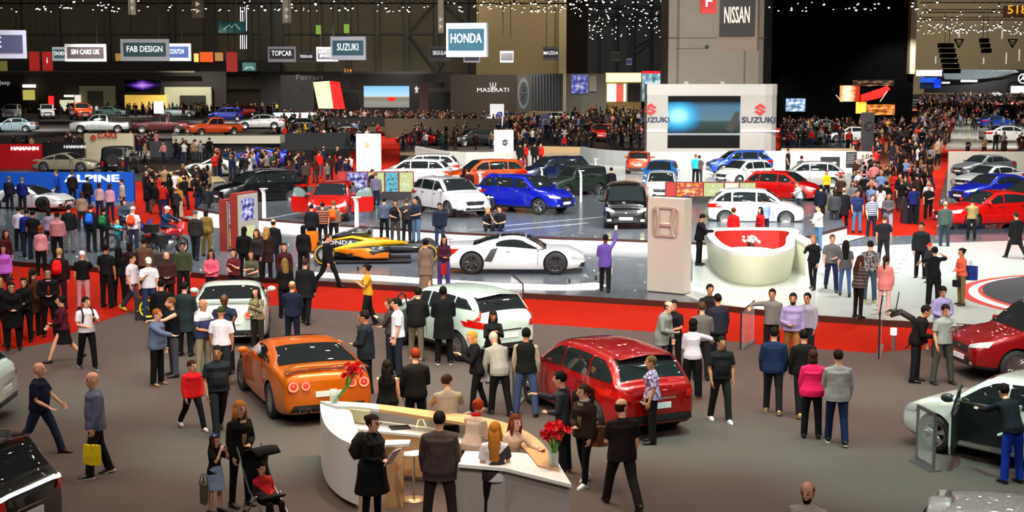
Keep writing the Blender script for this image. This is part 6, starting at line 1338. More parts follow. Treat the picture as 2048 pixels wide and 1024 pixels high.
P(1542, 722, -20, 'man in a grey shirt stretching an arm along the glass rail', 1.76, top='long', tc='6a6460', bc='1a1a1c', hc='100c0a', skin='m', arms=('down', (75, 72, 5, 0)))
P(1583, 738, -15, 'bearded man in a lilac shirt and khaki trousers', 1.82, top='long', tc='8c7ea4', bc='8a5c34', sc='c8b090', hc='17100d', skin='m', beard=True, bulk=1.14, legs='step', arms=('down', 'hold'))
P(1612, 728, -30, 'young man in a grey shirt right of the bearded one in lilac', 1.72, top='long', tc='8a8490', bc='22222a', hc='100c0c', skin='m')
a = P(1830, 764, 70, 'man in a black jacket bending toward the tablet', 1.78, top='jacket', tc='14110f', bc='16151a', hc='17110d', lean=14, arms=('down', 'hold'), skin='m')
a = P(1884, 768, 15, 'man in a pale grey t-shirt and grey trousers holding a tablet', 1.80, tc='868884', bc='44443e', sc='161618', hc='171210', skin='t', arms=('phone', 'down'), legs='wide', nod=14); held(a, 0, 'tablet', 'e8e8e8', 'white tablet held by the man in the pale grey t-shirt')
P(1880, 715, 5, 'man in a lilac-grey shirt reading beside the platform edge', 1.76, top='long', tc='8a84b0', bc='2a2a32', hc='141010', skin='t', nod=22, arms=('hold', 'hold'))
P(2022, 966, 200, 'person in a dark grey top and bright blue jeans leaning into the open car', 1.72, top='long', tc='1d1e24', bc='1c34a0', sc='1a1c20', hc='1a1210', lean=24, arms=('reach', 'reach'))
P(1610, 1240, -28, 'balding man in a grey shirt at the bottom edge, only head and shoulders', 1.80, top='long', tc='a8a094', bc='26262a', hc='2a1810', hair='fringe', beard=True, nod=6)
# ---- around the white coupe and the red aisle
P(408, 752, 60, 'bald man in a navy, white and red polo shirt', 1.78, tc='band:d0d0d4:222c50', bc='8a7f66', sc='b0a488', hair='bald', arms=('phone', 'hold'), bulk=1.1, skin='m')
P(445, 770, 178, 'man in a white t-shirt and green cap seen from behind', 1.76, tc='d4d2da', bc='2a2c30', hair='cap', hc='2f3a1e', skin='m', arms=('down', 'down'), bulk=1.05)
P(452, 746, 5, 'bald dark-skinned man in a navy shirt leaning over toward the camera', 1.84, tc='1c2232', bc='17181c', hair='bald', skin='d', bulk=1.2, nod=26, arms=('reach', 'phone'))
P(516, 708, -25, 'woman with long dark hair in a beige patterned top at the coupe tail', 1.68, top='long', tc='spot:8a7a52:4a4030', bc='2a2620', hc='1c1410', hair='long', fem=True, arms=('phone', 'hold'))
P(372, 712, 170, 'man in a long dark green-grey coat at the white coupe door', 1.84, top='coat', tc='20282a', bc='16181a', hc='16110e', arms=('hold', 'hold'))
P(326, 700, -170, 'man in a black coat just left of the green-grey coat', 1.78, top='coat', tc='101112', bc='101012', hc='120e0c')
P(586, 700, 172, 'man in a navy suit seen from behind at the orange coupe front', 1.74, top='jacket', tc='1a2032', bc='161a26', hc='8a5a3a', hair='fringe', arms=('hold', 'hold'))
P(612, 648, 165, 'tall man in dark clothes by the red aisle, right of the brown-haired woman', 1.84, top='coat', tc='17181a', bc='141416', hc='3a281c', legs='step', hem=-.24)
P(572, 636, -160, 'woman in a black jacket with fair hair on the red aisle', 1.70, top='jacket', tc='15120f', bc='15151a', hc='7a5a34', hair='long', fem=True, arms=('phone', 'hold'))
P(736, 652, -75, 'woman in a mustard top with dark hair tied up', 1.72, tc='c08a28', bc='141416', hc='17100d', hair='bun', fem=True, skin='m', arms=('phone', 'phone'), legs='step')
P(656, 575, 75, 'man in a black jacket striding right past the racing car', 1.82, top='jacket', tc='141416', inner='8a8080', bc='141416', hc='3a281c', legs='walk', arms=('down', 'down'))
P(266, 624, 70, 'man in a white t-shirt and cropped grey trousers walking', 1.76, tc='dcd0dc', bc='3a3e48', sc='b8c84a', sole='d8e060', hc='2a1a12', legs='walkr', arms=('down', 'down'), bottom='trousers')
P(300, 640, 20, 'man in a white cap and white t-shirt looking down', 1.78, tc='dcdce4', bc='2a3a5a', hair='cap', hc='e6e2da', arms=('down', 'phone'), nod=20)
P(336, 628, 15, 'bearded man in a maroon jacket left of the one in a green shirt', 1.80, top='jacket', tc='3a2020', bc='1a1818', hair='fringe', hc='2a1810', beard=True, bulk=1.1, arms=('hold', 'hold'))
P(368, 600, 10, 'man in an olive green shirt smiling at the platform edge', 1.78, top='long', tc='3e4632', bc='1c1c1e', hc='1a120e', skin='m')
P(425, 612, 0, 'woman in a coral pink cardigan with clasped hands', 1.70, top='long', tc='e8607a', bc='2a1a20', hc='2a1810', hair='long', fem=True, arms=('hold', 'hold'), skin='m')
P(470, 608, -15, 'woman in a maroon top holding a blue and white brochure', 1.68, tc='5a2028', bc='1a1a20', hc='22140e', hair='bob', fem=True, arms=('phone', 'hold'))
P(505, 614, -8, 'woman in a grey-green top right of the one with the brochure', 1.70, tc='4c4e40', bc='202024', hc='2a1c14', hair='long', fem=True, arms=('hold', 'cross'))
P(122, 618, 178, 'man with fair hair and a black and maroon jacket seen from behind', 1.80, top='jacket', tc='2a141c', bc='2a1420', hc='b08850', arms=('down', 'down'))
backpack([x for x in COL.objects if x.get('label', '').startswith('man with fair hair and a black and maroon')][0], 'd81c1c', 'bright red backpack on the fair-haired man')
P(168, 618, -170, 'youth in a white cap, black t-shirt and pale pink trousers', 1.72, tc='131316', bc='c08a8c', hair='cap', hc='e8e0e0', arms=('down', 'face'))
P(100, 672, 20, 'man in a black suit with a red tie and glasses', 1.82, top='jacket', tc='121214', inner='d8d8dc', tie='c02020', bc='101012', hc='17100d', glasses=True, arms=('hold', 'hold'), hem=-.2)
P(215, 614, 165, 'tall man in a black t-shirt and black trousers on the red carpet', 1.88, tc='17181c', bc='141418', hc='16100e', skin='m', arms=('down', 'down'))
P(240, 610, -175, 'woman in black with long black hair left of the brown jumper', 1.74, top='long', tc='111114', bottom='slim', bc='101012', hc='0e0b0b', hair='long', fem=True)
P(262, 592, 175, 'woman in dark plum with dark hair behind the white t-shirt', 1.68, top='long', tc='2a181c', bc='1a1418', hc='1c1210', hair='bob', fem=True)
P(291, 590, 180, 'broad man in a brown jumper seen from behind', 1.80, top='long', tc='5a4234', bc='20181a', hc='20140f', bulk=1.2, skin='m')
P(70, 668, 165, 'woman in a brown patterned coat on the red carpet', 1.76, top='coat', tc='4a3020', bc='2a1c14', hc='2a1c14', hair='pony', fem=True)
P(28, 700, 25, 'woman in a long black coat and glasses near the left edge', 1.72, top='coat', tc='0f0e10', bc='111012', hc='1c120e', hair='bun', fem=True, arms=('hold', 'hold'), glasses=True)
P(52, 682, 10, 'woman in a black jacket with a white flowered bag', 1.66, top='jacket', tc='141214', bc='17141a', hc='1a120f', hair='bob', fem=True, arms=('hold', 'down'))
P(4, 690, -10, 'fair-haired person in black cut by the left edge', 1.74, top='jacket', tc='141212', bc='121214', hc='b88a4c', hair='bob', fem=True)
P(10, 600, 30, 'person in a lilac jacket cut by the left edge', 1.70, top='jacket', tc='b060c8', bc='3a2a3a', hc='2a1810', hair='long', fem=True)
P(14, 560, 60, 'woman in a red and black top behind the lilac jacket', 1.70, top='long', tc='4a1a24', bc='1a1418', hc='3a2014', hair='long', fem=True)
b = MB(); b.lathe([(0, -.03), (.40, -.03), (.42, 0), (.40, .03), (0, .03)], 32, axis='y', mi=1); b.lathe([(.17, -.05), (.21, -.05), (.21, -.04)], 28, axis='y', mi=0)
b.v += [(.0, -.05, .0)]; b.add([(-.24, -.055, -.09), (-.04, -.055, .03), (-.02, -.055, -.03), (.24, -.055, .09), (.04, -.055, -.03), (.02, -.055, .03)], [(0, 2, 5, 1), (2, 4, 3, 5)], 0)
b = MB(); b.box(-.32, .42, -.02, .02, 0, .62, mi=1); b.lathe([(.205, -.05), (.25, -.06), (.25, -.02), (.205, -.02)], 28, c=(.05, -.0, .33), axis='y', mi=0); b.loft([(-.26, -.05, .25), (.04, -.05, .37), (.04, -.05, .29), (.36, -.05, .41)], [(.02, .01), (.028, .01), (.028, .01), (.02, .01)], 6, mi=0)
o = b.build('carrier_bag', [mat(lin('e8d818'), .4, name='yellow_mark'), BLACK]); o.location = G(294, 640, SG); o.rotation_euler = (0, 0, R(8)); tag(o, 'black carrier bag printed with a yellow ring and lightning bolt', 'bag')

# ---- dark platform (z .15)
Z1 = .152
P(56, 514, 178, 'man in a blue jumper seen from behind by the white coupe', 1.80, z=Z1, top='long', tc='1e2c7a', bc='232a3c', hc='2a1c14', bulk=1.1)
P(40, 502, 175, 'person in a white top left of the blue jumper', 1.70, z=Z1, top='long', tc='c4bccc', bc='17171a', hc='1c120e')
P(68, 518, 176, 'man in a black t-shirt right of the blue jumper', 1.80, z=Z1, tc='17171a', bc='20283a', hc='1c120e', skin='m')
P(84, 552, 176, 'red-haired woman in a pale pink top', 1.70, z=Z1, top='long', tc='d09098', bc='141216', hc='7a3818', hair='bob', fem=True)
P(117, 522, 180, 'heavy man in a pink shirt seen from behind', 1.78, z=Z1, top='long', tc='b87a80', bc='1a1418', hc='1c1410', bulk=1.28, skin='m')
P(100, 505, 178, 'woman in a lilac top behind the pink shirt', 1.66, z=Z1, top='long', tc='8c7890', bc='1a161c', hc='1c1410', fem=True, hair='bob')
P(140, 505, 185, 'man in a black jacket and grey trousers seen from behind', 1.82, z=Z1, top='jacket', tc='18161a', bc='6a6460', hc='1c120e', bulk=1.1)
a = P(184, 504, 178, 'man in black wearing a blue backpack', 1.82, z=Z1, top='jacket', tc='17171a', bc='16161a', hc='3a2818'); backpack(a, '1c5ac0', 'bright blue backpack on the man in black')
a = P(210, 503, 178, 'woman in black wearing a green hooded backpack', 1.70, z=Z1, top='long', tc='1c2420', bottom='slim', bc='121416', hc='2a1c14', fem=True, hair='bun'); backpack(a, '1f5a34', 'dark green backpack beside the blue one')
P(236, 500, 60, 'small child in a turquoise t-shirt and jeans touching the dark motorcycle', 1.15, z=Z1, tc='3ac0c8', bc='4a7a9c', sc='3a78c0', hc='b08a5c', child=True, arms=('reach', 'reach'))
a = P(268, 505, 175, 'person in a white t-shirt with an orange-red backpack', 1.76, z=Z1, tc='dccfd4', bc='2a2c3a', hc='c8c0b8', hair='cap'); backpack(a, 'd84020', 'orange-red backpack on the person in white')
P(330, 498, 60, 'man in a white cap sitting on the touring motorcycle', 1.76, loc=tuple(G(330, 502, .15) + Vector((0, 0, .38))), top='long', tc='23304e', bc='20283c', hair='cap', hc='e8e4dc', legs='sit', lean=12, arms=('reach', 'reach'))
P(250, 482, 20, 'man in a grey-blue jacket leaning forward behind the motorcycles', 1.76, z=Z1, top='jacket', tc='3a4450', bc='22242a', hc='3a2418', lean=18, arms=('reach', 'hold'))
P(392, 520, 170, 'man in a dark grey jacket and grey cap', 1.82, z=Z1, top='jacket', tc='2a2626', bc='1a1a20', hair='cap', hc='4a4a4c', legs='step')
P(414, 512, 175, 'woman in a khaki trouser suit', 1.76, z=Z1, top='jacket', tc='6a5628', bc='6a5428', hc='2a1c14', fem=True, hair='bob')
for u, v, f_, l, kw in ((490, 560, 170, 'curly-haired person in black by the display stands', dict(top='jacket', tc='131214', bc='141418', hc='17110e', hair='bob')),
    (516, 566, -20, 'long-haired woman in dark grey at the platform edge', dict(top='long', tc='2a2a2c', bc='141416', hc='4a3018', hair='long', fem=True)),
    (534, 560, 175, 'fair-haired woman in brown seen from behind', dict(top='coat', tc='2a1c18', bc='141416', hc='a07c40', hair='long', fem=True)),
    (548, 540, 170, 'balding man in black behind the fair-haired woman', dict(top='jacket', tc='141416', bc='141416', hc='2a1c14', hair='fringe')),
    (570, 600, 10, 'woman in a dark red jacket facing the camera at the platform edge', dict(top='jacket', tc='3a181c', bc='16161a', hc='3a2214', hair='bob', fem=True)),
    (608, 556, 172, 'person in black with bobbed dark hair by the racing car', dict(top='jacket', tc='121214', bc='131316', hc='120d0b', hair='bob', fem=True))):
    P(u, v, f_, l, 1.76, z=Z1 if v < 575 else SG, **kw)
P(624, 500, 175, 'man in a black jacket left of the chequered shirt', 1.78, z=Z1, top='jacket', tc='15161a', bc='141418', hc='1c1210')
a = P(646, 494, 178, 'man in a striped orange and black shirt seen from behind', 1.76, z=Z1, tc='stripe:a85a40:2a2220', bc='16161a', hc='1c1210')
a = P(668, 492, 176, 'man in a tan checked shirt seen from behind', 1.80, z=Z1, top='long', tc='check:8a7458:5a4a3c', bc='1c1c20', hc='6a4a34', bulk=1.08); backpack(a, 'e85010', 'small bright orange rucksack between the striped and checked shirts')
P(769, 480, 176, 'man in a chequered blue shirt seen from behind', 1.74, z=Z1, top='long', tc='check:5a6078:1c2030', bc='121216', hc='1c120e')
P(791, 486, 5, 'woman in black with a hand to her face facing the camera', 1.74, z=Z1, tc='17151a', bc='3a3430', hc='17110e', hair='bob', fem=True, arms=('face', 'hold'), skin='m')
P(814, 484, 172, 'man in a charcoal t-shirt seen from behind', 1.76, z=Z1, tc='26262a', bc='1a1a20', hc='4a3828', bulk=1.1)
P(832, 484, -30, 'man in a navy polo and blue jeans touching his neighbour', 1.82, z=Z1, tc='1a2030', bc='4a5f7a', hc='17110e', skin='m', arms=('hold', 'reach'))
P(880, 498, -5, 'man in a navy jacket and jeans before the white crossover', 1.80, z=Z1, top='jacket', tc='1c2232', bc='2c3a54', hc='2a1c16', skin='m', nod=14)
P(976, 497, 10, 'blonde woman in black sitting on the white riser', 1.68, loc=tuple(G(976, 476, .15) + Vector((0, -.3, -.02))), tc='17171a', bc='141416', hc='b0803c', hair='long', fem=True, legs='sit', arms=('face', 'hold'))
P(999, 497, -20, 'man in black sitting on the white riser next to the blonde woman', 1.76, loc=tuple(G(1000, 476, .15) + Vector((0, -.3, -.02))), tc='19191c', bc='17171a', hc='17110e', legs='sit', arms=('hold', 'hold'))
P(852, 592, 175, 'woman in a long taupe dress with dark hair', 1.80, z=SG, top='dress', tc='6a5e52', bottom='longskirt', bc='6a5e52', sc='3a2a22', hc='1c130f', hair='bun', fem=True, hem=-.3, legs='step')
a = P(888, 577, 12, 'woman in a purple outfit with a red bag', 1.68, z=Z1, top='long', tc='3a2030', bottom='baggy', bc='4a3c78', hc='120c0c', hair='long', fem=True, arms=('hold', 'hold'), skin='m'); held(a, 0, 'bag', '9a2028', 'red shoulder bag of the woman in purple', (.3, .12, .34))
a = P(1210, 583, 170, 'man in a violet shirt raising a phone above his head', 1.80, z=Z1, top='long', tc='5c4a9c', bc='16161a', hc='16100e', skin='d', legs='step', arms=('hold', (128, 18, 30, 0)), hem=-.2)
held(a, 1, 'phone', 'f0e8e8', 'phone held high by the man in the violet shirt'); held(a, 0, 'bag', 'd8d0d4', 'white plastic bag at the side of the man in violet', (.42, .2, .4))
P(1398, 530, 78, 'man in a black suit leaning on the round white counter', 1.82, z=.16, top='jacket', tc='101013', bc='0f0f12', hc='0f0c0b', skin='t', nod=20, lean=6, arms=('hold', 'desk'))
P(1466, 503, 170, 'hostess in a red dress inside the round counter', 1.68, z=.16, top='long', tc='d01418', bc='5a1012', bottom='skirt', hc='5a2a18', hair='bun', fem=True)
P(1520, 500, -60, 'dark-haired hostess in red inside the round counter', 1.66, z=.16, top='long', tc='a81418', bc='5a1012', bottom='skirt', hc='17100e', hair='long', fem=True)
P(1528, 482, -160, 'man in a pale blue shirt behind the round counter', 1.78, z=.16, top='long', tc='8494b8', bc='20242c', hc='1c130f')
Z2 = .16
P(1636, 500, -60, 'person in a white top behind the counter end', 1.74, z=Z2, top='long', tc='dcd8d0', bc='4a6a8c', hc='1c130f', arms=('reach', 'hold'))
P(1625, 578, -35, 'woman in black drinking, left of the grey t-shirt', 1.72, z=Z2, top='long', tc='131316', bottom='slim', bc='121214', hc='8a5a34', hair='bob', fem=True, legs='step', arms=('down', 'face'))
P(1662, 581, -8, 'man in a grey t-shirt and dark jeans wearing rucksack straps', 1.84, z=Z2, tc='5f5d60', bc='1c2440', hc='4a3020', legs='walk', arms=('hold', 'down'))
a = P(1689, 592, 172, 'woman with waist-long black hair and blue jeans', 1.72, z=Z2, tc='4a4a50', bottom='slim', bc='3c5078', hc='120e0d', hair='long', fem=True, legs='step'); 
P(1716, 636, 120, 'woman in a dark striped cardigan at the red carpet edge', 1.74, z=Z2, top='jacket', tc='stripe:2a2224:5a5050', bottom='slim', bc='131214', hc='3a2418', hair='long', fem=True, arms=('hold', 'hold'), nod=12)
P(1738, 605, 175, 'man in a black printed t-shirt and faded jeans', 1.84, z=Z2, tc='spot:17171a:8a8484', bc='3a4c58', sc='c0b468', hc='17110e', bulk=1.15)
P(1768, 630, 150, 'woman in a pink coat and pink trousers', 1.68, z=Z2, top='jacket', tc='d07e78', bottom='slim', bc='dca8a4', sc='b08070', hc='2a1a14', hair='pony', fem=True, hem=-.22, arms=('hold', 'down'))
P(1766, 528, 170, 'man in black walking away across the white floor', 1.84, z=Z2, tc='17171a', bc='141416', hc='4a2e1e', legs='walk', arms=('down', 'down'))
P(1840, 556, -30, 'man in a dark jacket beside a child in a red cap', 1.86, z=Z2, top='jacket', tc='1c1c1e', bc='141418', hc='120d0b', skin='m')
P(1866, 612, 176, 'woman in black with both hands raised to her head', 1.74, z=Z2, top='tee', tc='131316', bottom='baggy', bc='111114', hc='17100e', hair='bun', fem=True, arms=('side', 'head'))
a = P(1921, 610, -75, 'woman in a coral top and olive trousers', 1.68, z=Z2, top='long', tc='d06048', bottom='slim', bc='6a5a38', sc='3a2a20', hc='17100e', hair='bun', fem=True, arms=('hold', 'hold'), skin='m')
held(a, 0, 'bag', '1c3070', 'dark blue tote bag on the back of the woman in coral', (.42, .14, .42)).location = a.location + Vector((.26, .05, 1.3)); held(a, 1, 'bag', '17171c', 'small black handbag of the woman in coral', (.24, .12, .2)).location = a.location + Vector((-.16, -.08, .9))
P(2030, 517, -160, 'man in a long black coat walking left on the white floor', 1.78, z=Z2, top='coat', tc='101012', bc='111114', hc='2a2018', legs='walk')
P(1888, 494, 160, 'balding man in a dark green-grey jacket near the bright red saloon', 1.80, z=.13, top='jacket', tc='3a4440', bc='24303a', hc='8a6a4c', hair='fringe')
P(1942, 480, 170, 'person in an olive top leaning on the bright red saloon', 1.70, z=.13, top='long', tc='8a7a4c', bc='17171a', hc='2a1c14', arms=('reach', 'hold'))

for u, v, f_, l, h, kw in (
    (1713, 465, 5, 'man in a navy polo shirt and light blue jeans at the end of the aisle', 1.86, dict(tc='1c2a50', bc='4a6a94', hc='17110e', bulk=1.12, skin='m')),
    (1742, 475, 8, 'man in a white t-shirt with dark blue stripes', 1.82, dict(tc='stripe:b8b8c4:2c3454', bc='1c2230', hc='3a281c', bulk=1.12)),
    (1775, 468, -10, 'man in a grey shirt and pale jeans pushing a pushchair', 1.78, dict(top='long', tc='4a4648', bc='8c9cb8', hc='17110e', skin='m', arms=('hold', 'hold'))),
    (1826, 447, 180, 'man in a dark blue jacket using the black kiosk', 1.80, dict(top='jacket', tc='1c2258', bc='17171c', hc='17110e', arms=('hold', 'reach'))),
    (1640, 450, 178, 'man in a navy suit facing away left of the aisle', 1.84, dict(top='jacket', tc='161a28', bc='131318', hc='17110e')),
    (1668, 462, 172, 'person in a grey hooded top among the dark group left of the aisle', 1.84, dict(top='jacket', tc='34363a', bc='2a2a2e', hc='2a1c14', hair='bob')),
    (1686, 458, 180, 'man in a black coat right of the grey hooded top', 1.84, dict(top='coat', tc='17171a', bc='141418', hc='7a4a34', hair='fringe')),
    (1598, 432, -60, 'person in a white shirt leaning on the red small car', 1.70, dict(top='long', tc='d8dadc', bc='3a4048', hc='6a4a34', arms=('reach', 'hold'), lean=12)),
    (1652, 402, 5, 'person in a bright yellow top on the white stage', 1.68, dict(tc='e0c818', bc='17171c', hc='3a2418', fem=True, hair='bob')),
    (1708, 386, 175, 'child in a dark blue top and orange shorts', 1.25, dict(tc='23284a', bc='c07a4a', bottom='shorts', hc='a07c4c', child=True)),
    (1733, 362, 0, 'woman in a pink and white jacket and long black skirt', 1.72, dict(top='jacket', tc='d8a8ac', inner='e0dcdc', bc='121216', bottom='skirt', hc='3a2418', fem=True, hair='long')),
    (1680, 420, 170, 'man in a brown shirt with a raised arm, left of the blue polo', 1.80, dict(tc='3a2a24', bc='1a1a1e', hc='5a4030', arms=('down', 'phone'))),
    (1602, 372, 178, 'man in a dark t-shirt behind the red small car', 1.76, dict(tc='2c2c34', bc='1c1c20', hc='2a1c14')),
    (1575, 352, 60, 'man in black at the rear of the silver hatchback', 1.74, dict(tc='17171a', bc='141418', hc='2a1c14')),
    (1222, 402, 165, 'person in black walking on the open white stage', 1.74, dict(top='long', tc='17141a', bc='121216', hc='17110e', legs='step')),
    (1391, 368, 175, 'man in a bright turquoise t-shirt on the white stage', 1.78, dict(tc='2cc4d8', bc='17171c', hc='8a6a4c')),
    (1398, 368, 170, 'person in grey close behind the turquoise t-shirt', 1.70, dict(tc='5a4a48', bc='3a3438', hc='2a1c14')),
    (928, 400, 172, 'woman in a dark dress, left of a pair beside the orange crossover', 1.72, dict(top='dress', tc='2a1618', bc='1a1214', bottom='slim', hc='17110e', hair='long', fem=True)),
    (938, 402, 178, 'man in maroon, right of a pair beside the orange crossover', 1.76, dict(top='long', tc='3a1c1c', bc='1a1416', hc='17110e')),
    (1042, 368, 175, 'person in a plum t-shirt between the orange and navy crossovers', 1.70, dict(tc='7c2c38', bc='2a1a1e', hc='2a1c14')),
    (1040, 336, 170, 'man in black at the beige counter, leftmost', 1.74, dict(top='jacket', tc='17171a', bc='131316', hc='17110e')),
    (1050, 334, 0, 'hostess in red behind the beige counter, left one', 1.66, dict(top='long', tc='b01c1c', bc='5a1c1c', hc='5a2418', hair='long', fem=True)),
    (1069, 336, 175, 'man in a black suit at the beige counter, right of the hostess', 1.78, dict(top='jacket', tc='141416', bc='121214', hc='17110e')),
    (1082, 334, -20, 'hostess in red behind the beige counter, right one', 1.66, dict(top='long', tc='c02018', bc='5a1c1c', hc='7a3018', hair='long', fem=True)),
    (1128, 308, 10, 'woman in red at the brown wall beyond the navy crossover', 1.68, dict(top='long', tc='a82420', bc='2a1a1a', hc='3a1c14', hair='long', fem=True)),
    (752, 420, 175, 'man in lilac behind the open door of the red crossover', 1.80, dict(top='long', tc='6c6478', bc='22243a', hc='7a5a40')),
    (745, 410, 60, 'dark-haired man in black at the picture boards', 1.76, dict(top='jacket', tc='17161a', bc='17161a', hc='17110e')),
    (638, 356, 175, 'person in a bright red jacket and grey jeans in the left aisle', 1.80, dict(top='jacket', tc='e02018', bc='5a5458', hc='6a2a18')),
    (612, 380, 172, 'man in a brown-grey jacket walking away in the left aisle', 1.82, dict(top='jacket', tc='4a3a34', bc='2a2224', hc='4a3424', legs='step')),
    (660, 362, 180, 'man in dark brown with a bag, right of the bright red jacket', 1.80, dict(top='jacket', tc='33261e', bc='1c1a1c', hc='2a1c14')),
    (358, 440, 178, 'woman in a mustard jumper and pale skirt on the red carpet', 1.74, dict(top='long', tc='a87420', bc='b8a88c', bottom='longskirt', hc='4a2a1a', hair='bob', fem=True)),
    (116, 408, -80, 'man in a blue jumper in front of the bright blue wall', 1.80, dict(top='long', tc='1c3a9c', bc='1c2450', hc='5a4838')),
    (146, 412, 176, 'man in black in front of the bright blue wall', 1.84, dict(top='jacket', tc='1a1618', bc='17161a', hc='4a3a2c')),
    (200, 437, 170, 'person in a pale pink top before the white letters', 1.72, dict(top='long', tc='c8a0a0', bc='1c2440', hc='3a2418', hair='bob', fem=True)),
    (221, 441, 178, 'person in a pink shirt right of the pale pink top', 1.70, dict(top='long', tc='c890a0', bc='1a2038', hc='3a2418', hair='bob', fem=True)),
    (246, 430, -60, 'man in a cream shirt walking past the white letters', 1.76, dict(top='long', tc='b8a898', bc='1c1c2c', hc='2a1c14')),
    (20, 424, 175, 'man in a dark navy jacket against the white coupe', 1.80, dict(top='jacket', tc='1c2034', bc='1c1e28', hc='6a5a4c')),
    (46, 426, 180, 'man in a royal blue jacket against the white coupe', 1.78, dict(top='jacket', tc='1a2468', bc='1a1c28', hc='7a6a5c')),
    (176, 424, 170, 'man in black left of the heavy pink shirt wearer, behind', 1.76, dict(top='jacket', tc='19181c', bc='1a1a1e', hc='1c120e')),
    (165, 462, -170, 'woman in a beige top among the dark-clothed group', 1.70, dict(top='long', tc='8a6c5c', bc='2a2224', hc='3a2418', hair='bob', fem=True))):
    zz = SZZ if 1000 < u < 1625 and v < 412 and v > 330 else (TZ if u in (752, 745) else .16 if 440 < v < 470 and u < 400 and u != 358 else .02)
    P(u, v, f_, l, h, z=zz, **kw)

P(1858, 566, -60, 'child in a bright red cap and dark clothes beside the man in a dark jacket', 1.28, z=.16, top='jacket', tc='23252e', bc='17171c', hair='cap', hc='e02828', child=True)
# ---------------------------------------------------------------- hanging signs
def hang_sign(px, Y, txt, label, frame='b9b9c4', panelc='1f4a52', rot=0, th=5, sx=1.1, fe=.12, pm=.12, two=None, tcol=None, off=0, bot=.20, name='hanging_sign', cables=True):
    x0, x1, z0, z1 = vrect(px[0], px[1], px[2], px[3], Y); w, h = x1 - x0, z1 - z0; t = thing(name, label, 'sign', ((x0 + x1) / 2, Y, z0), R(rot)); w = w / math.cos(R(rot))
    b = MB(); b.box(-w / 2, w / 2, 0, .25, 0, h); b.build('frame', mat(lin(frame), .5, emis=fe, name='sign_frame'), t)  # slight emission stands in for light falling on the frame
    b = MB(); b.box(-w / 2 * (1 - pm), w / 2 * (1 - pm), -.04, 0, h * bot, h * (1 - bot * .85)); b.build('face', mat(lin(panelc), .5, emis=.25, name='sign_face'), t)
    tm = mat(lin(tcol or 'f4f4f4'), .5, emis=.8, name='sign_letters'); s_ = Y / FPX
    if txt:
        L_ = txt.split('\n')
        for i, q in enumerate(L_): text('lettering', q, th * s_, t, (off * s_, -.06, h * (.5 - .02) - th * s_ / 2 + ((len(L_) - 1) / 2 - i) * th * s_ * 1.35), tm, sx=sx, bold=.006 * th * s_)
    if cables:
        for s2 in (-.28, .28): b = MB(); b.cyl((s2 * w, .1, h), (s2 * w, .1, h + 6), .012 * Y / 60, 4); b.build('cable', BLACK, t)
    return t
for a in (((-60, 60, 47, 117), 62, 'E', 'white-framed hanging sign cut at the left edge showing a letter E', 'b8b8c8', '3b3d58', 14, 22, 1.0, 0, 2),
          ((131, 88, 211, 123), 100, 'SIN CARS UK', 'brown-panelled hanging sign with three short words, right of two red banners', 'a8a6a4', '352c2c', 4, 9.5, .72), ((105, 94, 160, 122), 135, 'DODGE', 'teal hanging sign half hidden behind the brown-panelled one', '9aa4a8', '1f4248', 0, 7, .9, 0, -8),
          ((243, 78, 336, 122), 76, 'FAB DESIGN', 'large green-panelled hanging sign with two words', 'b4babc', '1d3f44', 6, 12, .78), ((300, 87, 381, 122), 112, 'AUTOSCOUT24', 'blue hanging sign half hidden behind the large green-panelled one', 'e8ecff', '24407c', 0, 9, .62),
          ((536, 93, 591, 124), 122, 'TOPCAR', 'grey-framed hanging sign with one six-letter word, left of the dim ones', 'a0a0ac', '2a2a32', 0, 10.5, .70), ((596, 104, 629, 124), 170, 'FERRARI', 'small dim hanging sign between two larger ones', '5c5c5c', '20282a', 0, 6, .8),
          ((633, 94, 676, 123), 140, 'RADICAL\nSPORTS', 'dim two-line hanging sign behind the tilted teal-panelled one', '84848a', '34343c', 0, 6, .8, 0, -3), ((661, 73, 731, 120), 86, 'SUZUKI', 'tilted teal-panelled hanging sign above the slanted red and white panel', 'b4b8c8', '1b4a56', -5, 14, .66),
          ((892, 46, 973, 114), 62, 'HONDA', 'largest teal-panelled hanging sign, in front of the ochre wall edge', 'a4b4c8', '12404e', -16, 19, .66), ((858, 92, 900, 122), 150, 'SEGULA', 'dim hanging sign just left of the largest teal-panelled one', '4c4c50', '2a2a2e', 0, 8, .68),
          ((927, 108, 960, 125), 130, '', 'pale sign showing under the largest teal-panelled one', 'b0b0b4', '2c2c44', 0, 5, .9), ((1000, 102, 1027, 125), 165, '', 'small two-line sign on the ochre wall', '707078', '26262c', 0, 5, .9),
          ((1086, 93, 1117, 121), 160, 'MAZDA', 'dim black-panelled hanging sign at the right of the ochre wall', '5a5650', '17171a', 0, 7, .85), ((1222, 103, 1240, 122), 260, '', 'tiny dim sign in the far hall', '505054', '2a2a30', 0, 3, 1),
          ((1253, 117, 1264, 130), 280, '', 'tiny white and blue sign in the far hall', 'd0d0e0', '4a5a9c', 0, 3, 1), ((1323, 115, 1338, 131), 250, '', 'tiny pale sign by the pillar in the far hall', '8c8c84', '3c3c3c', 0, 3, 1)):
    hang_sign(a[0], a[1], a[2], a[3], a[4], a[5], a[6], a[7], a[8], off=a[10] if len(a) > 10 else 0)
hang_sign((1436, -30, 1514, 101), 40, 'NISSAN', 'big grey-brown hanging sign with a dark panel in front of the pillar', '5e554c', '15181a', -22, 33, .34, fe=.10, bot=.22, tcol='d8c8b0')
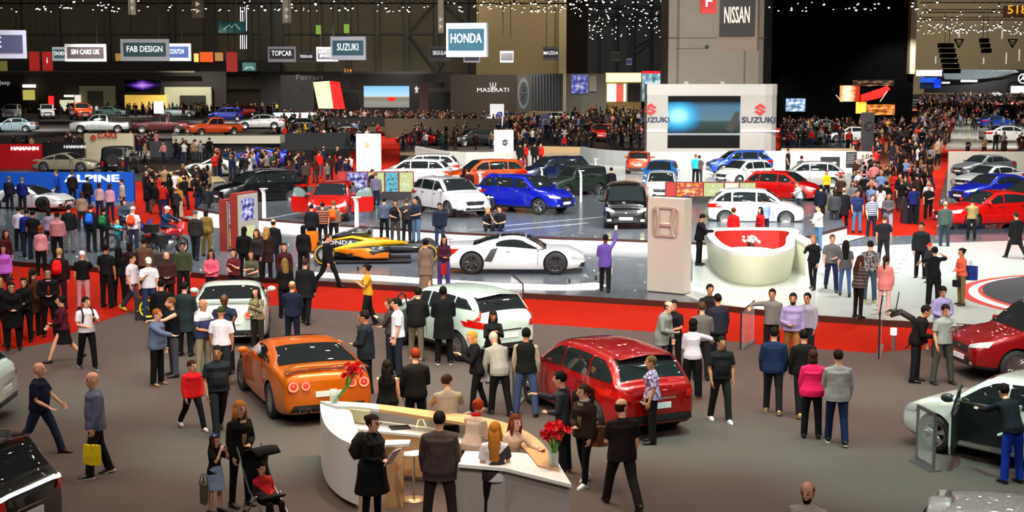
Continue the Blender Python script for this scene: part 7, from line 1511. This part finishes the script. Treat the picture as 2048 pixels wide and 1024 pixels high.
# red F sign, banners, row numbers
t = hang_sign((1401, -12, 1433, 27), 90, 'F', 'red square sign with a white letter F on the pillar', 'd8241c', 'd8241c', 0, 22, 1.1, fe=.35, cables=False)
for px, l in (((59, 103, 78, 142), 'left red hanging banner of a pair'), ((85, 103, 104, 142), 'red hanging banner with a ringed i, right of its twin'), ((453, 104, 474, 144), 'red hanging banner with white script near the teal one')):
    t = hang_sign(px, 150, 'i' if px[0] == 85 else '', l, 'a8201a', 'b8241c', 0, 12, 1, fe=.2, pm=.06, bot=.04, name='hanging_banner')
for px, l in (((437, 43, 490, 66), 'teal banner with white mountain peaks, the higher one'), ((485, 125, 512, 142), 'teal banner with white mountain peaks, the lower small one')):
    t = hang_sign(px, 170, '', l, '1c4c4c', '1e5654', 0, 4, 1, fe=.12, pm=.04, bot=.04, name='hanging_banner'); s_ = 170 / FPX; w = (px[2] - px[0]) * s_; b = MB(); b.loft([(-w * .3, -.08, w * .12), (-w * .1, -.08, w * .30), (0, -.08, w * .2), (w * .12, -.08, w * .34), (w * .32, -.08, w * .12)], .06, 4); b.build('mountain_mark', mat(lin('c8dcdc'), .5, emis=.3, name='pale_mark'), t)
for (u0, v0, u1, v1), tx, l in (((257, -20, 270, 30), '', 'narrow beige vertical banner high on the left'), ((384, -20, 406, 36), '', 'brown vertical direction banner with white arrows'), ((565, -20, 581, 47), '', 'tall pale vertical banner left of the centre'), ((876, -20, 887, 67), '', 'tall thin pale vertical banner beside the largest teal-panelled sign')):
    t = hang_sign((u0, v0, u1, v1), 150, tx, l, '8a8070' if u0 != 384 else '5a4a38', 'a89c88' if u0 != 384 else '54442f', 0, 4, 1, fe=.12, pm=.08, bot=.03, name='vertical_banner', cables=False); s_ = 150 / FPX; b = MB()
    for k, v in enumerate((v1 - 14, v1 - 28)): q = V((u0 + u1) / 2, v, 150).z - t.location.z; b.add([(-.15, -.09, q - .25), (.25, -.09, q), (-.15, -.09, q + .25)], [(0, 1, 2)])
    b.build('arrow_mark', WM, t)
hang_sign((2008, 12, 2060, 34), 110, '518', 'dark sign with an orange row number at the right edge', '2c2010', '3a2a14', 0, 17, 1.15, fe=.05, tcol='e8962a', pm=.02, bot=.02, cables=False)
hang_sign((686, 137, 705, 148), 200, '514', 'tiny orange row number above the race video', '1a1208', '241808', 0, 7, 1.1, fe=.02, tcol='e08a2a', pm=.02, bot=.02, cables=False)
# stage lights and beam on the right, light strings at the left
for (u, v, l, s_) in ((1892, 110, 'black hanging loudspeaker cluster', 1), (1968, 100, 'black hanging loudspeaker box', .5)):
    t = thing('hanging_loudspeaker', l, 'loudspeaker', tuple(V(u, v, 250)), R(20)); b = MB()
    for k in range(int(6 * s_)): b.box(-1.4 * s_ + k * .25, 1.2 * s_ + k * .3, -.5, .5, 1.2 - k * .85, 1.2 - k * .85 + .75)
    b.cyl((-.3, 0, 1.9), (-.3, 0, 6), .06, 4); b.cyl((.6, 0, 1.9), (.6, 0, 6), .06, 4); b.build('speaker_box', BLACK, t)
for u, l in ((1918, 'triangular hanging truss end, left of two'), (2025, 'triangular hanging truss end at the right edge')):
    t = thing('truss_end', l, 'truss', tuple(V(u, 86, 255))); b = MB(); P3 = [(-.8, 0, .6), (.8, 0, .6), (0, 0, -.8)]
    for i in range(3): b.cyl(P3[i], P3[(i + 1) % 3], .12, 5); b.cyl((0, 0, 0), P3[i], .08, 5)
    b.build('truss_bars', mat(lin('3c5048'), .5, name='truss_green'), t)
for u, v0, v1 in ((1871, 112, 127), (1918, 58, 75), (1967, 115, 128), (2004, 60, 78), (2038, 98, 122), (2012, 105, 128), (1911, 112, 130)):
    a, c = V(u, v0, 270), V(u, v1, 270); b = MB(); b.cyl((0, 0, 0), (0, 0, a.z - c.z), .13, 6); o = b.build('tube_light', lit('d8d4c8', .6)); o.location = c; tag(o, 'vertical pale light tube hanging in the far right hall', 'light tube', 'vertical light tubes in the far right hall')
t = thing('light_string_column', 'column of bright vertical light strings high on the left wall', 'light strings', tuple(V(485, 60, 200)))
for k, du in enumerate((-4, 0, 4, 8)):
    b = MB()
    for v0, v1 in ((14, 62), (70, 98)): a, c = V(485 + du, v0, 200), V(485 + du, v1, 200); b.cyl(a - t.location, c - t.location, .05, 4)
    b.build('light_string', lit('e8e8f0', 1.2), t)
for u, v in ((637, 60), (693, 58)): q = V(u, v, 249.2); b = MB(); b.box(-.45, .45, 0, .2, -.7, .8); o = b.build('wall_lamp', lit('6a8c30', .5)); o.location = q; tag(o, 'dim green wall lamp high on the back wall', 'wall lamp', 'green wall lamps on the back wall')

# ---------------------------------------------------------------- ceiling lamps and trusses
LM = lit('fff4e0', 14); LM.cycles.emission_sampling = 'NONE'; LM2 = lit('fff6ea', 60); LM2.cycles.emission_sampling = 'NONE'
lampm = MB(); lampm.loft([(0, 0, .30), (0, 0, .05), (0, -.02, -.02)], [.06, .13, .15], 8, mi=0); lampm.ell((0, -.03, -.05), (.13, .12, .09), 8, 5, mi=1); lampm.box(-.02, .02, -.02, .02, .3, .7, mi=0)
LMESH = lampm.mesh('ceiling_lamp', [BLACK, LM]); r_ = random.Random(11); lamps = []
for n_, (u0, u1), (v0, v1), (z0, z1), pw in ((120, (-10, 1110), (-2, 23), (13.2, 15.2), .5), (28, (1536, 1832), (2, 22), (13.2, 15.2), .5), (22, (900, 1120), (2, 24), (13.2, 15.2), .6), (110, (1110, 1335), (22, 80), (15.5, 19), 1), (60, (1050, 1335), (-3, 24), (13, 16), 1), (130, (1834, 2055), (2, 68), (14, 16.5), .8)):
    for k in range(n_):
        u = r_.uniform(u0, u1); q = r_.random() ** pw; v = v0 + (v1 - v0) * q; z = r_.uniform(z0, z1); 
        if u0 == 1834 and r_.random() < .55: v = 48 + 20 * r_.random()
        Y = (z - CH) * FPX / (HOR - v)
        if Y > 505 and u > 1800: Y = 500; z = CH + (HOR - v) * Y / FPX
        if Y > 425: Y = 420; z = CH + (HOR - v) * Y / FPX
        if Y > 236 and u < 1130: continue
        if Y > 188 and 1536 < u < 1832: continue
        lamps.append((Y, V(u, v, Y), r_.uniform(.35, .95)))
lamps.sort(key=lambda a: a[0])
for i, (Y, p, s_) in enumerate(lamps[:298]):
    o = link('ceiling_lamp', LMESH); o.location = p; o.scale = (s_, s_, s_); o.rotation_euler = (0, 0, r_.uniform(0, 6)); tag(o, 'small bright spotlight hanging among hundreds under the hall ceiling', 'ceiling lamp', 'ceiling spotlights')
b = MB()
for (Y, p, s_) in lamps[298:]: b.add([p + Vector(q) * s_ * 1.25 for q in lampm.v], lampm.f); b.m[-len(lampm.f):] = lampm.m
tag(b.build('ceiling_lamps_far', [BLACK, LM]), 'far ceiling spotlights beyond the pillar and in the right hall', 'ceiling lamps', kind='stuff')
b = MB(); rr = random.Random(5)
for i in range(17):
    for j in range(15):
        x, y = -30 + i * 3.6 + rr.uniform(-1.2, 1.2), -6 + j * 6 + rr.uniform(-2, 2); b.cyl((x, y, 12.6), (x, y, 13.0), .10, 8, mi=0); b.lathe([(0, 12.59), (rr.uniform(.07, .19), 12.59)], 8, c=(x, y, 0), mi=1)
tag(b.build('ceiling_lamps_near', [BLACK, LM2]), 'spotlights of the ceiling grid above the front stands', 'ceiling lamps', kind='stuff')
for i, (Y, z, x0, x1) in enumerate(((150, 15.2, -60, 8), (163, 15.0, -62, 10), (180, 15.3, -66, 12), (150, 15.1, 26, 42), (160, 15.0, 27, 44), (290, 19.5, 8, 34), (340, 20, 8, 38), (400, 21.5, 8, 46), (170, 16.5, 48, 66), (205, 16.6, 56, 80), (240, 16.7, 66, 96), (280, 17.0, 76, 110))):
    t = thing('lighting_truss', 'long black lattice truss carrying spotlights, number %s from the front' % ('one two three four five six seven eight nine ten eleven twelve'.split()[i]), 'truss', ((x0 + x1) / 2, Y, z)); w = (x1 - x0) / 2; b = MB()
    t['label'] = 'long black lattice truss under the hall ceiling'; t['group'] = 'black ceiling trusses'
    for dy, dz in ((-.3, 0), (.3, 0), (0, .5)): b.cyl((-w, dy, dz), (w, dy, dz), .06, 4)
    n_ = int(w * 2 / 1.2)
    for k in range(n_): x = -w + k * 1.2; b.cyl((x, -.3, 0), (x + .6, 0, .5), .035, 4); b.cyl((x + .6, 0, .5), (x + 1.2, -.3, 0), .035, 4)
    b.build('truss_bars', BLACK, t)

# ---------------------------------------------------------------- crowd
PROT = []
for kw in (dict(legs='stand', arms=('down', 'down')), dict(legs='walk', arms=('back', 'fwd')), dict(legs='stepr', arms=('hold', 'down'), bulk=1.12), dict(legs='stand', arms=('phone', 'phone'), nod=12), dict(legs='walkr', arms=('fwd', 'back'), top='jacket', bulk=1.05), dict(fem=True, hair='long', legs='stand', arms=('hold', 'down')), dict(fem=True, hair='bob', legs='step', arms=('down', 'fwd'), top='long'), dict(fem=True, hair='long', top='coat', arms=('hold', 'hold')), dict(top='jacket', legs='wide', arms=('cross', 'cross'), hair='fringe'), dict(top='long', legs='stand', arms=('up', 'phone'))):
    f = figure(1.74, n=8, hands=False, **kw); m = MB()
    for key, mi in (('body', 0), ('hair', 1), ('top', 2), ('bottom', 3)):
        if f[key]: m.add(f[key].v, f[key].f, mi)
    for s_ in f['shoes']: m.add(s_.v, s_.f, 4)
    PROT.append(m)
TOPC = [('black', '121214', 44), ('charcoal', '26262a', 22), ('navy', '1a2238', 16), ('dark brown', '33241c', 16), ('grey', '6c6a6c', 9), ('white', 'c8c4c4', 9), ('red', 'b02420', 6), ('tan', '8c7454', 7), ('pale blue', '6a80a4', 5), ('maroon', '4c1c20', 5), ('green', '2c4030', 3), ('yellow', 'c8a832', 2), ('pink', 'c87880', 3)]
BOTC = [('black', '131316', 6), ('dark blue', '1e2a44', 5), ('grey', '3c3c40', 2)]; HAIRC = ['16100d', '2a1c14', '4a3020', '7a5a34', '100c0b', '8c8478']; SKC = ['p', 'p', 't', 'm', 'p', 'd']
def wch(r, L): return r.choices(L, weights=[q[2] for q in L])[0]
PM = {}
def crowd_person(r, p, rot, sc, label_zone, group, pi=None, tcol=None):
    pi = (r.randrange(9) if r.random() < .97 else 9) if pi is None else pi; fem = pi in (5, 6, 7)
    if pi not in PM: PM[pi] = PROT[pi].mesh('person', [skinm('p')] * 1 + [hairm('16100d'), cloth('121214'), cloth('131317'), BLACK], True)
    t_, b_ = (tcol or wch(r, TOPC)), wch(r, BOTC); o = link('person', PM[pi]); o.location = p; o.rotation_euler = (0, 0, R(rot)); o.scale = (sc, sc, sc)
    for i, m in enumerate((skinm(r.choice(SKC)), hairm(r.choice(HAIRC)), cloth(t_[1]), cloth(b_[1]))): o.material_slots[i].link = 'OBJECT'; o.material_slots[i].material = m
    return tag(o, '%s in %s and %s trousers, %s %s' % ('woman' if fem else 'man', t_[0], b_[0], ('standing', 'walking', 'with one hand up', 'looking down', 'striding', 'with long hair', 'with bobbed hair', 'in a coat', 'with folded arms', 'with a raised arm')[pi], label_zone), 'person', group)
cr = random.Random(21); occupied = []
def ok(p, d=.62):
    for q in occupied:
        if abs(q[0] - p.x) < d and abs(q[1] - p.y) < d: return False
    occupied.append((p.x, p.y)); return True
for o in COL.objects:
    if o.parent is None and o.get('category') == 'person': occupied.append((o.location.x, o.location.y))
CARP = [(o.location.x, o.location.y) for o in COL.objects if o.get('category') == 'car']
def clear(p):
    return all(abs(x - p.x) > 2.0 or abs(y - p.y) > 2.0 for x, y in CARP)
ZONES = (  # n, u range, v range, height, facing, where
    (44, (1700, 1862), (345, 440), .02, (0, 180), 'beyond the black kiosk', 'people in the packed red aisle'),
    (46, (1705, 1880), (285, 345), .02, (0, 180), 'beside the black totem', 'people further up the packed aisle'),
    (24, (272, 425), (384, 446), .02, (150, 240), 'right of the blue wall', 'people on the red carpet right of the blue wall'),
    (16, (560, 705), (338, 378), .02, (150, 230), 'left of the white block', 'people left of the bright white block'),
    (13, (1566, 1715), (286, 300), .12, (0, 360), 'left of the black totem', 'people on the black-floored stand'),
    (8, (1905, 2048), (300, 322), .02, (0, 360), 'before the pale stage', 'people in front of the pale stage'))
N1 = 0
for n_, (u0, u1), (v0, v1), z, (f0, f1), zone, grp in ZONES:
    k = 0; tries = 0
    while k < n_ and tries < 3000:
        tries += 1; p = G(cr.uniform(u0, u1), cr.uniform(v0, v1), z)
        if not clear(p) or not ok(p, .7): continue
        crowd_person(cr, p, cr.choice((f0, f1)) + cr.uniform(-35, 35), cr.uniform(.93, 1.05), zone, grp); k += 1; N1 += 1
# the uncountable rest, far away: one object
palette = [skinm('p'), skinm('m'), hairm('16100d'), hairm('4a3020')] + [cloth(c[1]) for c in TOPC] + [cloth(c[1]) for c in BOTC] + [BLACK]; NT = len(TOPC)
VV, FF, MM = [], [], []; base = 0
PA = [(np.array(m.v), m.f, m.m) for m in PROT]
def crowd_add(p, rot, sc):
    global base
    v, f, mm = PA[cr.randrange(9) if cr.random() < .97 else 9]; c, s = math.cos(R(rot)) * sc, math.sin(R(rot)) * sc; q = v @ np.array([[c, s, 0], [-s, c, 0], [0, 0, sc]]) + np.array(p); VV.append(q); FF.extend([tuple(i + base for i in g) for g in f]); base += len(v)
    w = [cr.choice((0, 0, 1)), cr.choice((2, 3)), 4 + TOPC.index(wch(cr, TOPC)), 4 + NT + cr.randrange(3), 4 + NT + 3]; MM.extend([w[i] for i in mm])
for n_, (u0, u1), (v0, v1), z in ((80, (1735, 1900), (258, 290), .02), (80, (1835, 1905), (200, 258), .02), (330, (1840, 2060), (194, 236), .02), (150, (1030, 1290), (244, 300), .06), (60, (1130, 1290), (228, 246), .03), (70, (1565, 1722), (258, 284), .1), (75, (120, 560), (226, 236), LZ), (130, (-10, 560), (231, 240), .03), (140, (560, 900), (240, 256), .08), (70, (540, 760), (258, 300), .08), (70, (760, 1050), (242, 262), .06), (60, (800, 1060), (262, 302), .06), (60, (1850, 2050), (225, 262), .1), (60, (-20, 430), (296, 330), .06), (30, (430, 560), (340, 362), .04)):
    k = 0; tries = 0
    while k < n_ and tries < 1500:
        tries += 1; p = G(cr.uniform(u0, u1), cr.uniform(v0, v1), z)
        if not clear(p) or not ok(p, .7): continue
        crowd_add(p, cr.uniform(0, 360), cr.uniform(.92, 1.06)); k += 1
me = bpy.data.meshes.new('crowd'); me.from_pydata(np.concatenate(VV).tolist(), [], FF)
for m in palette: me.materials.append(m)
me.polygons.foreach_set('material_index', MM); me.polygons.foreach_set('use_smooth', [True] * len(FF)); me.update()
tag(link('crowd', me), 'dense crowd of tiny far visitors between the distant stands', 'crowd', kind='stuff')
# ---- small stand furniture
GLS = mat((.75, .85, .85), .02, alpha=.22, coat=.5, name='rail_glass')
for i, (u, v, u2, v2, h, l) in enumerate(((1481, 700, 1507, 683, .95, 'clear glass rail on the red carpet where the man stretches his arm'), (1757, 720, 1762, 690, 1.15, 'clear glass rail beside the glowing bollard'), (1046, 640, 1022, 622, 1.0, 'clear glass rail behind the white crossover'))):
    a, c = G(u, v, SG), G(u2, v2, SG); t = thing('glass_rail', l, 'glass rail', tuple(a), math.atan2(c.y - a.y, c.x - a.x)); w = (c - a).length
    b = MB(); b.box(.03, w, -.008, .008, .03, h); b.build('glass_pane', GLS, t); b = MB(); b.cyl((0, 0, 0), (0, 0, h), .022, 8); b.cyl((0, 0, h), (w, 0, h + .1), .02, 8); b.build('post', BLACK, t); b = MB(); b.box(-.05, w, -.07, .07, 0, .03); b.build('foot', ALU, t)
for u, v, rz, l in ((1034, 806, 80, 'upright glass data plate by the nose of the red hatchback'), (1852, 932, 100, 'upright glass data plate by the nose of the pearl white hatchback')):
    t = thing('data_plate', l, 'data plate', tuple(G(u, v, SG)), R(rz)); b = MB(); b.box(-.35, -.30, 0, .04, 0, 1.0); b.box(.30, .35, 0, .04, 0, 1.0); b.box(-.35, .35, 0, .04, .96, 1.02); b.build('plate_frame', STEEL, t); b = MB(); b.box(-.3, .3, .01, .025, .1, .96); b.build('glass_pane', GLS, t); b = MB(); b.box(-.4, .4, -.1, .14, 0, .03); b.build('foot', ALU, t)
t = thing('light_bollard', 'short grey bollard with a glowing white head on the carpet edge', 'bollard', tuple(G(1786, 703, SG))); b = MB(); b.cyl((0, 0, 0), (0, 0, .42), .045, 12); b.build('bollard_post', STEEL, t); b = MB(); b.lathe([(0, .42), (.075, .42), (.075, .58), (0, .58)], 16); b.build('lamp_head', lit('fff0d8', 4), t, True)
t = thing('camera_crane', 'black angled camera crane with fluffy microphone at the platform edge', 'camera crane', tuple(G(1815, 700, SG))); b = MB(); b.loft([(-.45, 0, .85), (-.2, 0, .95), (.1, 0, .78), (.35, 0, .35)], [(.05, .05), (.09, .08), (.09, .08), (.06, .06)], 8); b.build('crane_arm', BLACK, t, True)
b = MB()
for k in range(12): a = k * .52; b.loft([(-.35, 0, .9), (-.35 + .14 * math.cos(a), .1 * math.sin(a), 1.0), (-.35 + .26 * math.cos(a), .2 * math.sin(a), .92)], [.02, .018, .004], 5)
b.build('microphone_cover', mat(lin('2c2a22'), .9, name='fluff'), t); b = MB(); b.cyl((.3, 0, 0), (.3, 0, .45), .03, 8); b.cyl((.3, 0, .4), (.0, .2, 0), .02, 6); b.cyl((.3, 0, .4), (.6, .15, 0), .02, 6); b.cyl((-.33, 0, .95), (-.25, 0, 1.45), .015, 5); b.build('tripod_leg', BLACK, t)
for u, v in ((716, 541), (1139, 566), (1192, 560), (1064, 546)):
    b = MB(); b.cyl((0, 0, 0), (0, 0, .14), .035, 8); o = b.build('rope_socket', BLACK); o.location = G(u, v, .165); tag(o, 'short black socket post on the dark platform edge', 'socket post', 'short black socket posts')
# ---------------------------------------------------------------- last pass: unify every figure's skins, lettering to meshes
for o, vx in REM:
    md = o.modifiers.new('unify', 'REMESH'); md.mode = 'VOXEL'; md.voxel_size = vx; md.use_smooth_shade = True
    if vx > .0: s2 = o.modifiers.new('soft', 'SMOOTH'); s2.factor = .5; s2.iterations = 1 if o.name.startswith('body') else 3
bpy.context.view_layer.update()
dg = bpy.context.evaluated_depsgraph_get()
new = {}
for o, vx in REM:
    me = bpy.data.meshes.new_from_object(o.evaluated_get(dg)); new[o.name] = me
fonts = [o for o in COL.objects if o.type == 'FONT']; fm = {o.name: bpy.data.meshes.new_from_object(o.evaluated_get(dg)) for o in fonts}
for o, vx in REM:
    ms = list(o.data.materials); me = new[o.name]; o.modifiers.clear(); me.materials.clear()
    for m in ms: me.materials.append(m)
    me.polygons.foreach_set('material_index', [0] * len(me.polygons)); me.polygons.foreach_set('use_smooth', [True] * len(me.polygons)); o.data = me
for o, HM, hs, k, beard in FACE:
    me = o.data; n = len(me.polygons); c = np.empty(n * 3); me.polygons.foreach_get('center', c); c = c.reshape(-1, 3) / k
    inv = np.array(HM.inverted()); q = c @ inv[:3, :3].T + inv[:3, 3]; q = q / (hs / k); x, y, z = q[:, 0], q[:, 1], q[:, 2]; ax = np.abs(x)
    idx = np.zeros(n, np.int32); fr = y < -.06
    idx[fr & (np.abs(ax - .031) < .013) & (np.abs(z - .004) < .007)] = 1
    idx[fr & (np.abs(ax - .032) < .015) & (np.abs(z - .028) < .004)] = 3
    idx[fr & (ax < .024) & (np.abs(z + .062) < .006)] = 2
    if beard: idx[(y < -.02) & (z < -.050) & (z > -.125) & ~(fr & (ax < .020) & (np.abs(z + .062) < .006)) & ((ax > .030) | (z < -.070))] = 3
    me.polygons.foreach_set('material_index', idx)
for o in fonts:
    me = fm[o.name]; nm = o.name; par = o.parent; M = o.matrix_local.copy(); lb = o.get('label'); bpy.data.objects.remove(o)
    q = link(nm.split('.')[0], me, par); q.matrix_local = M
    if lb: q['label'] = lb
